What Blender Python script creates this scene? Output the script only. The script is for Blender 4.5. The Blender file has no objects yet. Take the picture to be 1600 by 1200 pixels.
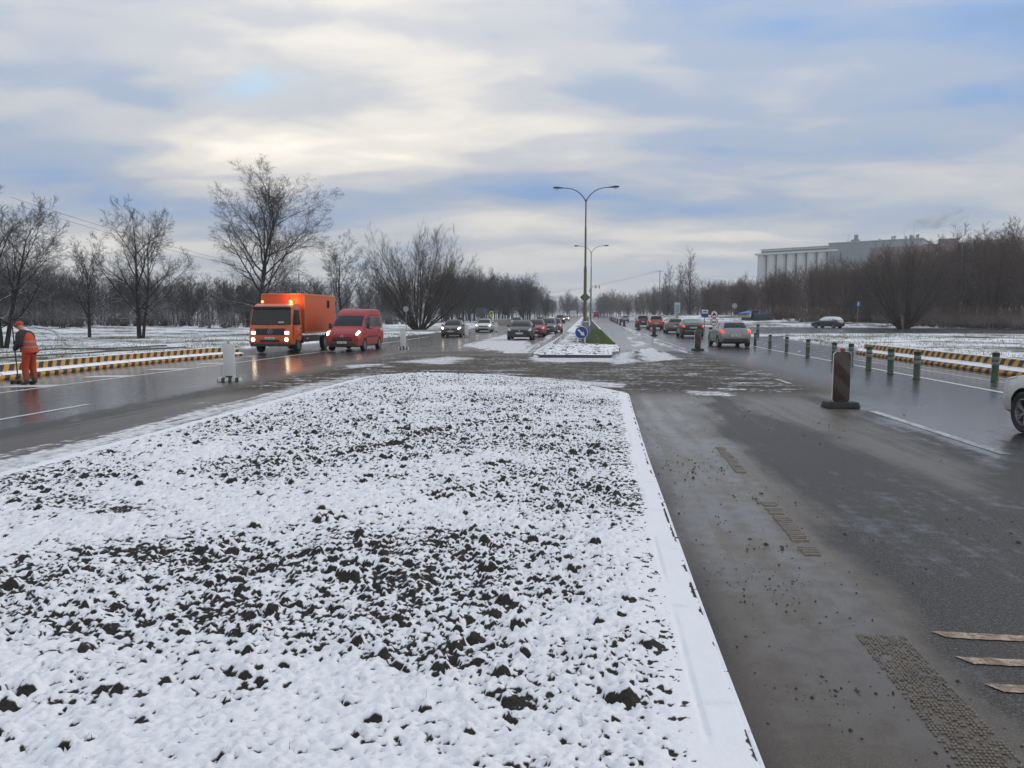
import bpy, bmesh, math, random
import numpy as np
from mathutils import Vector, Matrix, noise as mnoise

# ------------------------------------------------------------------ camera
F, HC, HZ, VPX = 1155.0, 1.65, 497.0, 915.0
PIT = math.atan((600 - HZ) / F)
YAW = math.atan((VPX - 800) / math.hypot(F, 600 - HZ))
sc = bpy.context.scene
COL = sc.collection
cam = bpy.data.cameras.new('camera')
cam.sensor_width = 36.0
cam.lens = 36.0 * F / 1600.0
cam.clip_start = 0.05
cam.clip_end = 5000
camo = bpy.data.objects.new('camera', cam)
COL.objects.link(camo)
camo.location = (0, 0, HC)
camo.rotation_euler = (math.pi / 2 - PIT, 0, YAW)
sc.camera = camo

# ------------------------------------------------------------------ exposure
sc.view_settings.view_transform = 'Standard'
sc.view_settings.look = 'None'
sc.view_settings.gamma = 1.0
sc.view_settings.exposure = 0.12
sc.view_settings.use_curve_mapping = False

# ------------------------------------------------------------------ sun and sky
SUN_EL, SUN_AZ = math.radians(28), math.radians(68)     # azimuth measured from +Y towards +X
sun = bpy.data.lights.new('sun', 'SUN')
sun.energy = 1.1
sun.angle = math.radians(46)
sun.color = (1.0, 0.90, 0.77)
suno = bpy.data.objects.new('sun', sun)
COL.objects.link(suno)
sd = Vector((math.sin(SUN_AZ) * math.cos(SUN_EL), math.cos(SUN_AZ) * math.cos(SUN_EL), math.sin(SUN_EL)))
suno.rotation_euler = sd.to_track_quat('Z', 'Y').to_euler()
suno.location = (0, 0, 60)

class NT:
    """small helper to write node trees"""
    def __init__(s, tree):
        s.t = tree
        tree.nodes.clear()
    def n(s, typ, **kw):
        nd = s.t.nodes.new(typ)
        for k, v in kw.items():
            if k.startswith('i_'):
                nd.inputs[k[2:].replace('_', ' ')].default_value = v
            else:
                setattr(nd, k, v)
        return nd
    def l(s, a, b):
        s.t.links.new(a, b)
    def math(s, op, a, b=None, c=None, clamp=False):
        nd = s.n('ShaderNodeMath', operation=op)
        nd.use_clamp = clamp
        for i, v in enumerate((a, b, c)):
            if v is None: continue
            if isinstance(v, (int, float)): nd.inputs[i].default_value = v
            else: s.l(v, nd.inputs[i])
        return nd.outputs[0]
    def mix(s, f, a, b, blend='MIX'):
        nd = s.n('ShaderNodeMix', data_type='RGBA', blend_type=blend)
        for i, v in ((0, f), (6, a), (7, b)):
            if isinstance(v, (int, float)): nd.inputs[i].default_value = v
            elif isinstance(v, tuple): nd.inputs[i].default_value = (*v[:3], 1)
            else: s.l(v, nd.inputs[i])
        return nd.outputs[2]
    def mixf(s, f, a, b):
        nd = s.n('ShaderNodeMix', data_type='FLOAT')
        for i, v in ((0, f), (2, a), (3, b)):
            if isinstance(v, (int, float)): nd.inputs[i].default_value = v
            else: s.l(v, nd.inputs[i])
        return nd.outputs[0]
    def sstep(s, v, lo, hi):
        nd = s.n('ShaderNodeMapRange', interpolation_type='SMOOTHSTEP')
        nd.inputs[1].default_value = lo; nd.inputs[2].default_value = hi
        s.l(v, nd.inputs[0])
        return nd.outputs[0]
    def noise(s, vec, scale, detail=4, rough=0.55, dist=0.0, lac=2.0):
        nd = s.n('ShaderNodeTexNoise')
        nd.inputs['Scale'].default_value = scale
        nd.inputs['Detail'].default_value = detail
        nd.inputs['Roughness'].default_value = rough
        nd.inputs['Distortion'].default_value = dist
        nd.inputs['Lacunarity'].default_value = lac
        if vec is not None: s.l(vec, nd.inputs['Vector'])
        return nd.outputs['Fac']
    def mapping(s, vec, loc=(0, 0, 0), rot=(0, 0, 0), scale=(1, 1, 1)):
        nd = s.n('ShaderNodeMapping')
        nd.inputs[1].default_value = loc; nd.inputs[2].default_value = rot; nd.inputs[3].default_value = scale
        s.l(vec, nd.inputs[0])
        return nd.outputs[0]

wd = bpy.data.worlds.new('World')
sc.world = wd
wd.use_nodes = True
g = NT(wd.node_tree)
tc = g.n('ShaderNodeTexCoord')
D = tc.outputs['Generated']
sky = g.n('ShaderNodeTexSky', sky_type='NISHITA')
sky.sun_disc = False
sky.sun_elevation = SUN_EL
sky.sun_rotation = SUN_AZ
sky.air_density = 1.0; sky.dust_density = 1.0; sky.ozone_density = 1.0
clear = g.mix(1.0, sky.outputs[0], (0.07, 0.07, 0.07), 'MULTIPLY')
sep = g.n('ShaderNodeSeparateXYZ'); g.l(D, sep.inputs[0])
zc = g.math('MAXIMUM', sep.outputs[2], 0.0)
den = g.math('ADD', zc, 0.15)
cx = g.math('DIVIDE', sep.outputs[0], den)
cy = g.math('DIVIDE', sep.outputs[1], den)
comb = g.n('ShaderNodeCombineXYZ'); g.l(cx, comb.inputs[0]); g.l(cy, comb.inputs[1])
# cloud sheet seen in perspective: broad banks plus softer streaks
pv = g.mapping(comb.outputs[0], loc=(0.55, 0.35, 0.0), rot=(0, 0, 0.10), scale=(0.6, 0.8, 1))
big = g.noise(pv, 0.8, 2, 0.4, 0.3)
pv2 = g.mapping(comb.outputs[0], loc=(3.1, 7.7, 0.0), rot=(0, 0, -0.08), scale=(0.5, 0.8, 1))
med = g.noise(pv2, 1.9, 3, 0.42, 0.5)
fine = g.noise(g.mapping(comb.outputs[0], loc=(1.3, 2.2, 0), scale=(0.55, 0.9, 1)), 4.6, 4, 0.5, 0.4)
cl = g.math('ADD', g.math('ADD', g.math('MULTIPLY', big, 0.55), g.math('MULTIPLY', med, 0.31)), g.math('MULTIPLY', fine, 0.14))
cl = g.math('ADD', g.math('MULTIPLY', g.math('SUBTRACT', cl, 0.5), 1.18), 0.5)
gapdir = Vector((-0.4465, 0.9926, 0.3122)).normalized()      # a small rift in the cloud, upper left
nrm_ = g.n('ShaderNodeVectorMath', operation='NORMALIZE'); g.l(D, nrm_.inputs[0])
df_ = g.n('ShaderNodeVectorMath', operation='SUBTRACT'); g.l(nrm_.outputs[0], df_.inputs[0]); df_.inputs[1].default_value = gapdir
ln_ = g.n('ShaderNodeVectorMath', operation='LENGTH'); g.l(g.mapping(df_.outputs[0], scale=(0.75, 0.75, 2.3)), ln_.inputs[0])
rn_ = g.noise(g.mapping(nrm_.outputs[0], scale=(1, 1, 2)), 16.0, 3, 0.5)
rift = g.sstep(g.math('ADD', ln_.outputs['Value'], g.math('MULTIPLY', g.math('SUBTRACT', rn_, 0.5), 0.11)), 0.070, -0.012)
rp = g.n('ShaderNodeValToRGB')
rp.color_ramp.interpolation = 'EASE'
els = rp.color_ramp.elements
els[0].position = 0.35; els[0].color = (0.23, 0.36, 0.60, 1)
els[1].position = 0.64; els[1].color = (0.98, 0.92, 0.82, 1)
e = els.new(0.44); e.color = (0.365, 0.435, 0.555, 1)
e = els.new(0.505); e.color = (0.53, 0.545, 0.58, 1)
e = els.new(0.575); e.color = (0.77, 0.735, 0.68, 1)
g.l(cl, rp.inputs[0])
# pale haze towards the horizon, brighter vault overhead as under any overcast
hz = g.n('ShaderNodeMapRange', interpolation_type='SMOOTHSTEP'); g.l(zc, hz.inputs[0])
hz.inputs[1].default_value = 0.0; hz.inputs[2].default_value = 0.16; hz.inputs[3].default_value = 0.75; hz.inputs[4].default_value = 0.0
cl2 = g.mix(hz.outputs[0], rp.outputs[0], (0.60, 0.625, 0.645))
vault = g.math('ADD', g.math('MULTIPLY', zc, 0.75), 0.92)
vc = g.n('ShaderNodeVectorMath', operation='SCALE'); g.l(cl2, vc.inputs[0]); g.l(vault, vc.inputs['Scale'])
hole = g.math('MULTIPLY', g.sstep(cl, 0.375, 0.315), g.sstep(zc, 0.12, 0.22))
skyc = g.mix(g.math('MULTIPLY', hole, 0.75), vc.outputs[0], clear)
skyc = g.mix(g.math('MULTIPLY', rift, 0.7), skyc, (0.50, 0.70, 0.90))
bg = g.n('ShaderNodeBackground'); g.l(skyc, bg.inputs[0]); bg.inputs[1].default_value = 1.0
wo = g.n('ShaderNodeOutputWorld'); g.l(bg.outputs[0], wo.inputs[0])

# ------------------------------------------------------------------ geometry of the place
def zr(y):
    """the road climbs gently beyond the crossing"""
    y = np.asarray(y, float)
    d = np.maximum(y - 35.0, 0)
    return 0.0062 * d * d / (d + 15.0)
def zr1(y): return float(zr(y))
def cf(x):
    """cross-fall of the left carriageway"""
    return -0.02 * np.clip(-np.asarray(x, float) - 5.8, 0, 13.0)
def zg(x, y): return float(zr(y) + cf(x))
def W_(x, y):
    s_ = 1.534 / (1.65 - 0.02 * max(-x, 5.8)); return (x * s_, y * s_)

def gp(px, py, z=0.0):
    """point of the ground that the photograph shows at a pixel"""
    r = (px - 800) / F; u = -(py - 600) / F
    fy = math.cos(PIT) + u * math.sin(PIT); uz = -math.sin(PIT) + u * math.cos(PIT)
    x = r * math.cos(YAW) - fy * math.sin(YAW); y = r * math.sin(YAW) + fy * math.cos(YAW)
    lo, hi = 0.5, 900.0
    for _ in range(60):
        t = 0.5 * (lo + hi)
        if HC + uz * t > z + zg(x * t, y * t): lo = t
        else: hi = t
    return x * lo, y * lo

def far_at(px, dist):
    """ground position at a given distance in the direction of a pixel column"""
    r = (px - 800) / F
    x = r * math.cos(YAW) - math.sin(YAW); y = r * math.sin(YAW) + math.cos(YAW)
    return x * dist, y * dist

def hgt(py, dist):
    return HC + (HZ - py) * dist / F

# ---- numpy noise
_rng = np.random.RandomState(7)
_perm = np.concatenate([_rng.permutation(512)] * 2)
_gr = np.stack([np.cos(np.arange(512) * 0.7368), np.sin(np.arange(512) * 0.7368)], 1)
def pn(x, y):
    xi = np.floor(x).astype(np.int64); yi = np.floor(y).astype(np.int64)
    xf = x - xi; yf = y - yi
    u = xf * xf * xf * (xf * (xf * 6 - 15) + 10); v = yf * yf * yf * (yf * (yf * 6 - 15) + 10)
    def gd(ix, iy, dx, dy):
        h = _perm[(_perm[ix & 511] + iy) & 511]
        return _gr[h, 0] * dx + _gr[h, 1] * dy
    a = gd(xi, yi, xf, yf); b = gd(xi + 1, yi, xf - 1, yf)
    c = gd(xi, yi + 1, xf, yf - 1); d = gd(xi + 1, yi + 1, xf - 1, yf - 1)
    return (a + u * (b - a)) * (1 - v) + (c + u * (d - c)) * v
def fbm(x, y, f, o=4, g_=0.5):
    s = 0; a = 1.0
    for i in range(o):
        s = s + a * pn(x * f + 17.3 * i, y * f - 9.1 * i); f = f * 2.03; a *= g_
    return s
def smooth(v, a, b):
    t = np.clip((v - a) / (b - a), 0, 1)
    return t * t * (3 - 2 * t)

# ---- mesh helpers
def mesh_np(name, V, Fc, smooth_=True):
    me = bpy.data.meshes.new(name)
    V = np.asarray(V, np.float32); Fc = np.asarray(Fc, np.int32)
    k = Fc.shape[1]
    me.vertices.add(len(V)); me.vertices.foreach_set('co', V.ravel())
    me.loops.add(Fc.size); me.loops.foreach_set('vertex_index', Fc.ravel())
    me.polygons.add(len(Fc)); me.polygons.foreach_set('loop_start', np.arange(0, Fc.size, k, dtype=np.int32))
    me.polygons.foreach_set('use_smooth', np.full(len(Fc), smooth_, bool))
    me.update(calc_edges=True)
    return me
def grid_faces(nr, nc):
    i = np.arange(nr - 1)[:, None] * nc + np.arange(nc - 1)[None, :]
    return np.stack([i, i + 1, i + nc + 1, i + nc], -1).reshape(-1, 4)
def add_attr(me, name, arr):
    a = me.attributes.new(name, 'FLOAT', 'POINT')
    a.data.foreach_set('value', np.asarray(arr, np.float32).ravel())
def link(name, me, mat=None, parent=None):
    o = bpy.data.objects.new(name, me)
    COL.objects.link(o)
    if mat is not None and me is not None and len(me.materials) == 0:
        me.materials.append(mat)
    if parent is not None: o.parent = parent
    return o
def tag(o, label, cat, group=None):
    o['label'] = label; o['category'] = cat
    if group: o['group'] = group
    return o
def structure(o):
    o['kind'] = 'structure'; return o
def stuff(o, label=None, cat=None):
    o['kind'] = 'stuff'
    if label: o['label'] = label
    if cat: o['category'] = cat
    return o
def empty(name, loc, rz=0.0):
    o = bpy.data.objects.new(name, None)
    COL.objects.link(o)
    o.location = loc; o.rotation_euler = (0, 0, rz); o.empty_display_size = 0.2
    return o
def thing(name, label, cat, loc, rz=0.0, group=None):
    return tag(empty(name, loc, rz), label, cat, group)
def copy_tree(o, parent=None):
    c = o.copy(); COL.objects.link(c); c.parent = parent
    for ch in list(o.children): copy_tree(ch, c)
    return c

class MB:
    """collects simple solids and builds one mesh"""
    def __init__(s): s.v = []; s.f = []
    def add(s, vs, fs):
        b = len(s.v); s.v += [tuple(p) for p in vs]; s.f += [tuple(i + b for i in q) for q in fs]; return s
    def box(s, c, d, rz=0.0, taper=None):
        x, y, z = d[0] / 2, d[1] / 2, d[2] / 2
        tx, ty = taper or (1, 1)
        ca, sa = math.cos(rz), math.sin(rz); vs = []
        for k, (a, b) in ((-1, (1, 1)), (1, (tx, ty))):
            for (i, j) in ((-1, -1), (1, -1), (1, 1), (-1, 1)):
                px, py = i * x * a, j * y * b
                vs.append((c[0] + px * ca - py * sa, c[1] + px * sa + py * ca, c[2] + k * z))
        return s.add(vs, [(3, 2, 1, 0), (4, 5, 6, 7), (0, 1, 5, 4), (1, 2, 6, 5), (2, 3, 7, 6), (3, 0, 4, 7)])
    def tube(s, pts, rad, n=8, cap=True):
        pts = [Vector(p) for p in pts]
        if not hasattr(rad, '__len__'): rad = [rad] * len(pts)
        vs = []; fs = []
        up = None
        for i, p in enumerate(pts):
            t = (pts[min(i + 1, len(pts) - 1)] - pts[max(i - 1, 0)]).normalized()
            if up is None: up = Vector((0, 0, 1)) if abs(t.z) < 0.9 else Vector((1, 0, 0))
            a = t.cross(up).normalized(); b = a.cross(t).normalized(); up = b
            for k in range(n):
                th = 2 * math.pi * k / n
                vs.append(p + (a * math.cos(th) + b * math.sin(th)) * rad[i])
        for i in range(len(pts) - 1):
            for k in range(n):
                k2 = (k + 1) % n
                fs.append((i * n + k, i * n + k2, (i + 1) * n + k2, (i + 1) * n + k))
        if cap:
            fs.append(tuple(range(n - 1, -1, -1))); m = (len(pts) - 1) * n
            fs.append(tuple(range(m, m + n)))
        return s.add(vs, fs)
    def lathe(s, prof, n=24, axis='z', c=(0, 0, 0), closed=False, cap=True):
        """prof: (radius, height) pairs"""
        vs = []; fs = []
        m = len(prof)
        for k in range(n):
            th = 2 * math.pi * k / n
            for r, h in prof:
                a, b = r * math.cos(th), r * math.sin(th)
                p = {'z': (a, b, h), 'x': (h, a, b), 'y': (b, h, a)}[axis]
                vs.append((p[0] + c[0], p[1] + c[1], p[2] + c[2]))
        rng = m if closed else m - 1
        for k in range(n):
            k2 = (k + 1) % n
            for i in range(rng):
                j = (i + 1) % m
                fs.append((k * m + i, k2 * m + i, k2 * m + j, k * m + j))
        if not closed and cap:
            if prof[0][0] > 1e-6: fs.append(tuple(k * m for k in range(n - 1, -1, -1)))
            if prof[-1][0] > 1e-6: fs.append(tuple(k * m + m - 1 for k in range(n)))
        return s.add(vs, fs)
    def prism(s, pts, y0, y1):
        """outline in x,z pushed along y"""
        n = len(pts)
        vs = [(x, y0, z) for x, z in pts] + [(x, y1, z) for x, z in pts]
        fs = [tuple(range(n)), tuple(range(2 * n - 1, n - 1, -1))]
        for i in range(n):
            j = (i + 1) % n
            fs.append((j, i, n + i, n + j))
        return s.add(vs, fs)
    def prism_x(s, pts, x0, x1):
        """outline in y,z pushed along x"""
        n = len(pts)
        vs = [(x0, y, z) for y, z in pts] + [(x1, y, z) for y, z in pts]
        fs = [tuple(range(n - 1, -1, -1)), tuple(range(n, 2 * n))]
        for i in range(n):
            j = (i + 1) % n
            fs.append((i, j, n + j, n + i))
        return s.add(vs, fs)
    def mesh(s, name, bevel=0.0, seg=2, smooth_=True, sharp=35):
        me = bpy.data.meshes.new(name)
        me.from_pydata(s.v, [], s.f)
        bm = bmesh.new(); bm.from_mesh(me)
        bmesh.ops.remove_doubles(bm, verts=bm.verts, dist=1e-5)
        if bevel:
            es = [e for e in bm.edges if len(e.link_faces) == 2 and e.calc_face_angle(0) > math.radians(30)]
            bmesh.ops.bevel(bm, geom=es, offset=bevel, segments=seg, profile=0.6, affect='EDGES', clamp_overlap=True)
        bmesh.ops.recalc_face_normals(bm, faces=bm.faces)
        bm.to_mesh(me); bm.free()
        if smooth_:
            me.polygons.foreach_set('use_smooth', np.ones(len(me.polygons), bool))
            me.set_sharp_from_angle(angle=math.radians(sharp))
        me.update()
        return me
    def build(s, name, mat, parent=None, **kw):
        return link(name, s.mesh(name, **kw), mat, parent)

# ------------------------------------------------------------------ materials
MATS = {}
def mat(name, col, rough=0.5, metal=0.0, var=0.18, vscale=4.0, bump=0.0, bscale=60.0, coat=0.0, dirt=0.0, dirtz=0.7,
        spec=0.5, snow=0.0, emit=None, estr=0.0, alpha=1.0):
    if name in MATS: return MATS[name]
    m = bpy.data.materials.new(name); m.use_nodes = True
    g = NT(m.node_tree)
    tc = g.n('ShaderNodeTexCoord'); P = tc.outputs['Object']
    n1 = g.noise(P, vscale, 5, 0.6)
    c = g.mix(n1, tuple(v * (1 - var) for v in col), tuple(min(1, v * (1 + var)) for v in col))
    b = g.n('ShaderNodeBsdfPrincipled')
    r = g.mixf(n1, max(rough * 0.8, 0.02), min(rough * 1.2, 1))
    if dirt:
        sp = g.n('ShaderNodeSeparateXYZ'); g.l(P, sp.inputs[0])
        hgt_ = g.n('ShaderNodeMapRange'); g.l(sp.outputs[2], hgt_.inputs[0])
        hgt_.inputs[1].default_value = 0.15; hgt_.inputs[2].default_value = dirtz; hgt_.inputs[3].default_value = 1; hgt_.inputs[4].default_value = 0
        dn = g.noise(P, 7, 5, 0.65)
        df = g.math('MULTIPLY', g.sstep(g.math('ADD', hgt_.outputs[0], g.math('SUBTRACT', dn, 0.5)), 0.15, 0.85), dirt)
        c = g.mix(df, c, (0.085, 0.074, 0.062)); r = g.mixf(df, r, 0.75)
    if snow:
        ge = g.n('ShaderNodeNewGeometry'); s3 = g.n('ShaderNodeSeparateXYZ'); g.l(ge.outputs['Normal'], s3.inputs[0])
        sn = g.noise(ge.outputs['Position'], 6, 4, 0.6)
        sf = g.math('MULTIPLY', g.sstep(g.math('ADD', s3.outputs[2], g.math('MULTIPLY', g.math('SUBTRACT', sn, 0.5), 1.2)), 0.45, 0.8), snow)
        c = g.mix(sf, c, (0.72, 0.74, 0.78)); r = g.mixf(sf, r, 0.8)
    g.l(c, b.inputs['Base Color']); g.l(r, b.inputs['Roughness'])
    b.inputs['Metallic'].default_value = metal
    b.inputs['Specular IOR Level'].default_value = spec
    if coat:
        b.inputs['Coat Weight'].default_value = coat; b.inputs['Coat Roughness'].default_value = 0.08
    if bump:
        bn = g.noise(P, bscale, 4, 0.6)
        bp = g.n('ShaderNodeBump'); bp.inputs['Strength'].default_value = bump; bp.inputs['Distance'].default_value = 0.02
        g.l(bn, bp.inputs['Height']); g.l(bp.outputs[0], b.inputs['Normal'])
    if emit:
        b.inputs['Emission Color'].default_value = (*emit, 1); b.inputs['Emission Strength'].default_value = estr
    o = g.n('ShaderNodeOutputMaterial'); g.l(b.outputs[0], o.inputs[0])
    MATS[name] = m
    return m

def stripes_mat(name, ca, cb, period, slant, axis=0, dirt=0.3, rough=0.55, duty=0.5, dirtcol=(0.06, 0.052, 0.045), snow=0.0):
    """slanted painted stripes along an object axis"""
    if name in MATS: return MATS[name]
    m = bpy.data.materials.new(name); m.use_nodes = True
    g = NT(m.node_tree)
    tc = g.n('ShaderNodeTexCoord'); P = tc.outputs['Object']
    sp = g.n('ShaderNodeSeparateXYZ'); g.l(P, sp.inputs[0])
    w = g.math('MULTIPLY', g.math('SUBTRACT', g.noise(P, 25, 3), 0.5), 0.02)
    s_ = g.math('ADD', g.math('ADD', sp.outputs[axis], g.math('MULTIPLY', sp.outputs[2 if axis != 2 else 0], slant)), w)
    fr = g.math('FRACT', g.math('DIVIDE', s_, period))
    st = g.math('GREATER_THAN', fr, duty)
    c = g.mix(st, ca, cb)
    n2 = g.noise(P, 9, 6, 0.65)
    c = g.mix(g.math('MULTIPLY', g.sstep(n2, 0.45, 0.75), dirt), c, dirtcol)
    n3 = g.noise(P, 2.2, 3, 0.5)
    c = g.mix(g.math('MULTIPLY', n3, dirt * 0.6), c, dirtcol)
    b = g.n('ShaderNodeBsdfPrincipled')
    if snow:
        ge = g.n('ShaderNodeNewGeometry'); s3 = g.n('ShaderNodeSeparateXYZ'); g.l(ge.outputs['Normal'], s3.inputs[0])
        sf = g.math('MULTIPLY', g.sstep(s3.outputs[2], 0.5, 0.8), snow)
        c = g.mix(sf, c, (0.75, 0.77, 0.8))
    g.l(c, b.inputs['Base Color']); b.inputs['Roughness'].default_value = rough
    bp = g.n('ShaderNodeBump'); bp.inputs['Strength'].default_value = 0.3; bp.inputs['Distance'].default_value = 0.01
    g.l(g.noise(P, 50, 4), bp.inputs['Height']); g.l(bp.outputs[0], b.inputs['Normal'])
    o = g.n('ShaderNodeOutputMaterial'); g.l(b.outputs[0], o.inputs[0])
    MATS[name] = m
    return m

def glass_mat():
    if 'glass' in MATS: return MATS['glass']
    m = mat('glass', (0.012, 0.016, 0.019), rough=0.08, var=0.3, vscale=2.5, spec=0.30)
    return m

M_BLACK = mat('black_plastic', (0.016, 0.016, 0.017), 0.5, var=0.3, dirt=0.35, dirtz=0.8)
M_TYRE = mat('tyre_rubber', (0.016, 0.0155, 0.015), 0.75, var=0.3, bump=0.3, bscale=80)
M_RIM = mat('rim_alloy', (0.28, 0.28, 0.28), 0.4, 0.7, var=0.3)
M_GLASS = glass_mat()
M_STEEL = mat('galvanised_steel', (0.30, 0.31, 0.32), 0.45, 0.6, var=0.25, vscale=9)
M_PLATE = mat('number_plate_white', (0.62, 0.62, 0.6), 0.5)
M_SNOWCAP = mat('snow_cap', (0.80, 0.82, 0.85), 0.8, var=0.06, bump=0.5, bscale=30)
M_TAIL = mat('tail_light_lit', (0.35, 0.01, 0.008), 0.2, emit=(1.0, 0.05, 0.03), estr=1.3)
M_TAILOFF = mat('tail_light_red', (0.30, 0.012, 0.01), 0.2)
M_HEAD = mat('head_light_lit', (0.8, 0.78, 0.7), 0.15, emit=(1.0, 0.80, 0.52), estr=5.5)
M_HEADDIM = mat('head_light_dim', (0.8, 0.78, 0.7), 0.15, emit=(1.0, 0.9, 0.75), estr=2.2)
M_HEADOFF = mat('head_light_clear', (0.45, 0.46, 0.47), 0.12, 0.4)
M_AMBER = mat('beacon_amber_lit', (0.8, 0.3, 0.03), 0.2, emit=(1.0, 0.36, 0.05), estr=22.0)
M_GREY = mat('light_grey_paint', (0.42, 0.43, 0.43), 0.45)
M_WHITEP = mat('white_sign_paint', (0.72, 0.72, 0.70), 0.45, var=0.08)

# snow / soil on the islands: the attribute tells where the snow lies
def m_snowsoil():
    m = bpy.data.materials.new('snow_over_soil'); m.use_nodes = True
    g = NT(m.node_tree)
    at = g.n('ShaderNodeAttribute', attribute_name='snow')
    ge = g.n('ShaderNodeNewGeometry'); P = ge.outputs['Position']
    n1 = g.noise(P, 45, 4, 0.6); n2 = g.noise(P, 160, 3, 0.6); n3 = g.noise(P, 5, 3)
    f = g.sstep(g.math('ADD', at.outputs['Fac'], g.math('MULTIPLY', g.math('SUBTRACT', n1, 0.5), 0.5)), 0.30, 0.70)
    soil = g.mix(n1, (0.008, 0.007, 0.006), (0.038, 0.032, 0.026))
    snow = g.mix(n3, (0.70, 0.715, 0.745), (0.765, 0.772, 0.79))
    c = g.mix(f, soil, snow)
    b = g.n('ShaderNodeBsdfPrincipled')
    g.l(c, b.inputs['Base Color']); g.l(g.mixf(f, 0.7, 0.65), b.inputs['Roughness'])
    b.inputs['Specular IOR Level'].default_value = 0.3
    h = g.math('ADD', g.math('MULTIPLY', n1, g.mixf(f, 1.0, 0.35)), g.math('MULTIPLY', n2, g.mixf(f, 0.5, 0.22)))
    bp = g.n('ShaderNodeBump'); bp.inputs['Strength'].default_value = 0.7; bp.inputs['Distance'].default_value = 0.012
    g.l(h, bp.inputs['Height']); g.l(bp.outputs[0], b.inputs['Normal'])
    o = g.n('ShaderNodeOutputMaterial'); g.l(b.outputs[0], o.inputs[0])
    return m
M_ISL = m_snowsoil()

# wet asphalt with mud film and snow patches given by attributes
def m_road():
    m = bpy.data.materials.new('wet_asphalt_with_mud'); m.use_nodes = True
    g = NT(m.node_tree)
    A = lambda n: g.n('ShaderNodeAttribute', attribute_name=n).outputs['Fac']
    a_mud, a_snow, a_wet, a_dir, a_dark = A('mud'), A('snow'), A('wet'), A('across'), A('damp')
    ge = g.n('ShaderNodeNewGeometry'); P = ge.outputs['Position']
    n1 = g.noise(P, 0.9, 5, 0.6); n2 = g.noise(P, 7, 5, 0.62); n3 = g.noise(P, 85, 3, 0.7); n4 = g.noise(P, 260, 2, 0.6)
    sx = g.noise(g.mapping(P, rot=(0, 0, 0.10), scale=(0.30, 1.35, 1)), 1.7, 6, 0.62, 1.4)
    sy = g.noise(g.mapping(P, scale=(2.4, 0.16, 1)), 1.6, 5, 0.6, 0.3)
    st = g.mixf(a_dir, sy, sx)
    c0 = lambda v, k: g.math('MULTIPLY', g.math('SUBTRACT', v, 0.5), k)
    def add(*vs):
        r = vs[0]
        for v in vs[1:]: r = g.math('ADD', r, v)
        return r
    snow = g.sstep(add(a_snow, c0(st, 1.5), c0(n2, 0.75), c0(n1, 0.3)), 0.42, 0.66)
    mud = g.sstep(add(a_mud, g.math('MULTIPLY', add(c0(st, 1.2), c0(n2, 0.45), c0(n1, 0.5)), g.math('ADD', g.math('MULTIPLY', a_mud, 0.9), 0.12))), 0.30, 0.72)
    wet = g.sstep(add(a_wet, c0(sy, 0.8), c0(n2, 0.6), c0(n1, 0.7)), 0.35, 0.72)
    asp = g.mix(g.sstep(n3, 0.38, 0.70), (0.014, 0.0135, 0.014), (0.085, 0.079, 0.075))
    asp = g.mix(g.math('MULTIPLY', g.sstep(g.noise(g.mapping(P, scale=(1, 1.6, 1)), 38, 4, 0.75), 0.54, 0.64), 0.75), asp, (0.15, 0.135, 0.118))  # pale flecks stretched across the road, painting in glints of the grain
    asp = g.mix(g.math('MULTIPLY', wet, 0.6), asp, (0.016, 0.016, 0.018))
    mudc = g.mix(n2, (0.090, 0.074, 0.052), (0.175, 0.148, 0.108))
    mudc = g.mix(g.math('MULTIPLY', a_dir, 0.85), mudc, g.mix(st, (0.030, 0.026, 0.021), (0.085, 0.074, 0.058)))
    mudc = g.mix(g.math('MULTIPLY', g.sstep(sy, 0.52, 0.62), 0.30), mudc, (0.055, 0.048, 0.040))
    mudc = g.mix(g.math('MULTIPLY', g.sstep(n1, 0.40, 0.7), 0.8), mudc, (0.085, 0.068, 0.050))
    mudc = g.mix(g.math('MULTIPLY', g.sstep(g.noise(P, 30, 4, 0.7), 0.60, 0.70), 0.75), mudc, (0.030, 0.024, 0.019))
    mudc = g.mix(g.math('MULTIPLY', g.sstep(n4, 0.45, 0.7), 0.45), mudc, (0.035, 0.030, 0.025))
    mudc = g.mix(g.math('MULTIPLY', a_dark, 0.88), mudc, (0.040, 0.026, 0.017))
    c = g.mix(g.math('MULTIPLY', mud, 0.9), asp, mudc)
    snc = g.mix(g.sstep(n2, 0.35, 0.7), (0.42, 0.42, 0.43), (0.72, 0.74, 0.76))
    c = g.mix(snow, c, snc)
    b = g.n('ShaderNodeBsdfPrincipled')
    g.l(c, b.inputs['Base Color'])
    r = g.mixf(wet, 0.52, 0.27)
    r = g.mixf(mud, r, g.mixf(n2, 0.22, 0.44))
    r = g.mixf(g.math('MULTIPLY', a_dir, 0.9), r, g.mixf(st, 0.30, 0.75))
    r = g.mixf(snow, r, 0.75)
    g.l(r, b.inputs['Roughness'])
    sl = g.mixf(wet, 0.24, 0.72)
    sl = g.mixf(mud, sl, 0.48)
    sl = g.mixf(a_dir, sl, 0.02)
    g.l(sl, b.inputs['Specular IOR Level'])
    cw = g.math('MULTIPLY', wet, g.math('SUBTRACT', 1.0, snow))
    g.l(g.math('MULTIPLY', g.math('MULTIPLY', cw, g.math('SUBTRACT', 1.0, a_dir)), 0.6), b.inputs['Coat Weight']); b.inputs['Coat Roughness'].default_value = 0.14
    b.inputs['Coat IOR'].default_value = 1.33
    hh = add(g.math('MULTIPLY', n3, g.mixf(wet, 0.9, 0.12)), g.math('MULTIPLY', g.math('MULTIPLY', n2, mud), 0.9), g.math('MULTIPLY', snow, 1.2))
    bp = g.n('ShaderNodeBump'); bp.inputs['Strength'].default_value = 0.5; bp.inputs['Distance'].default_value = 0.012
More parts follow.
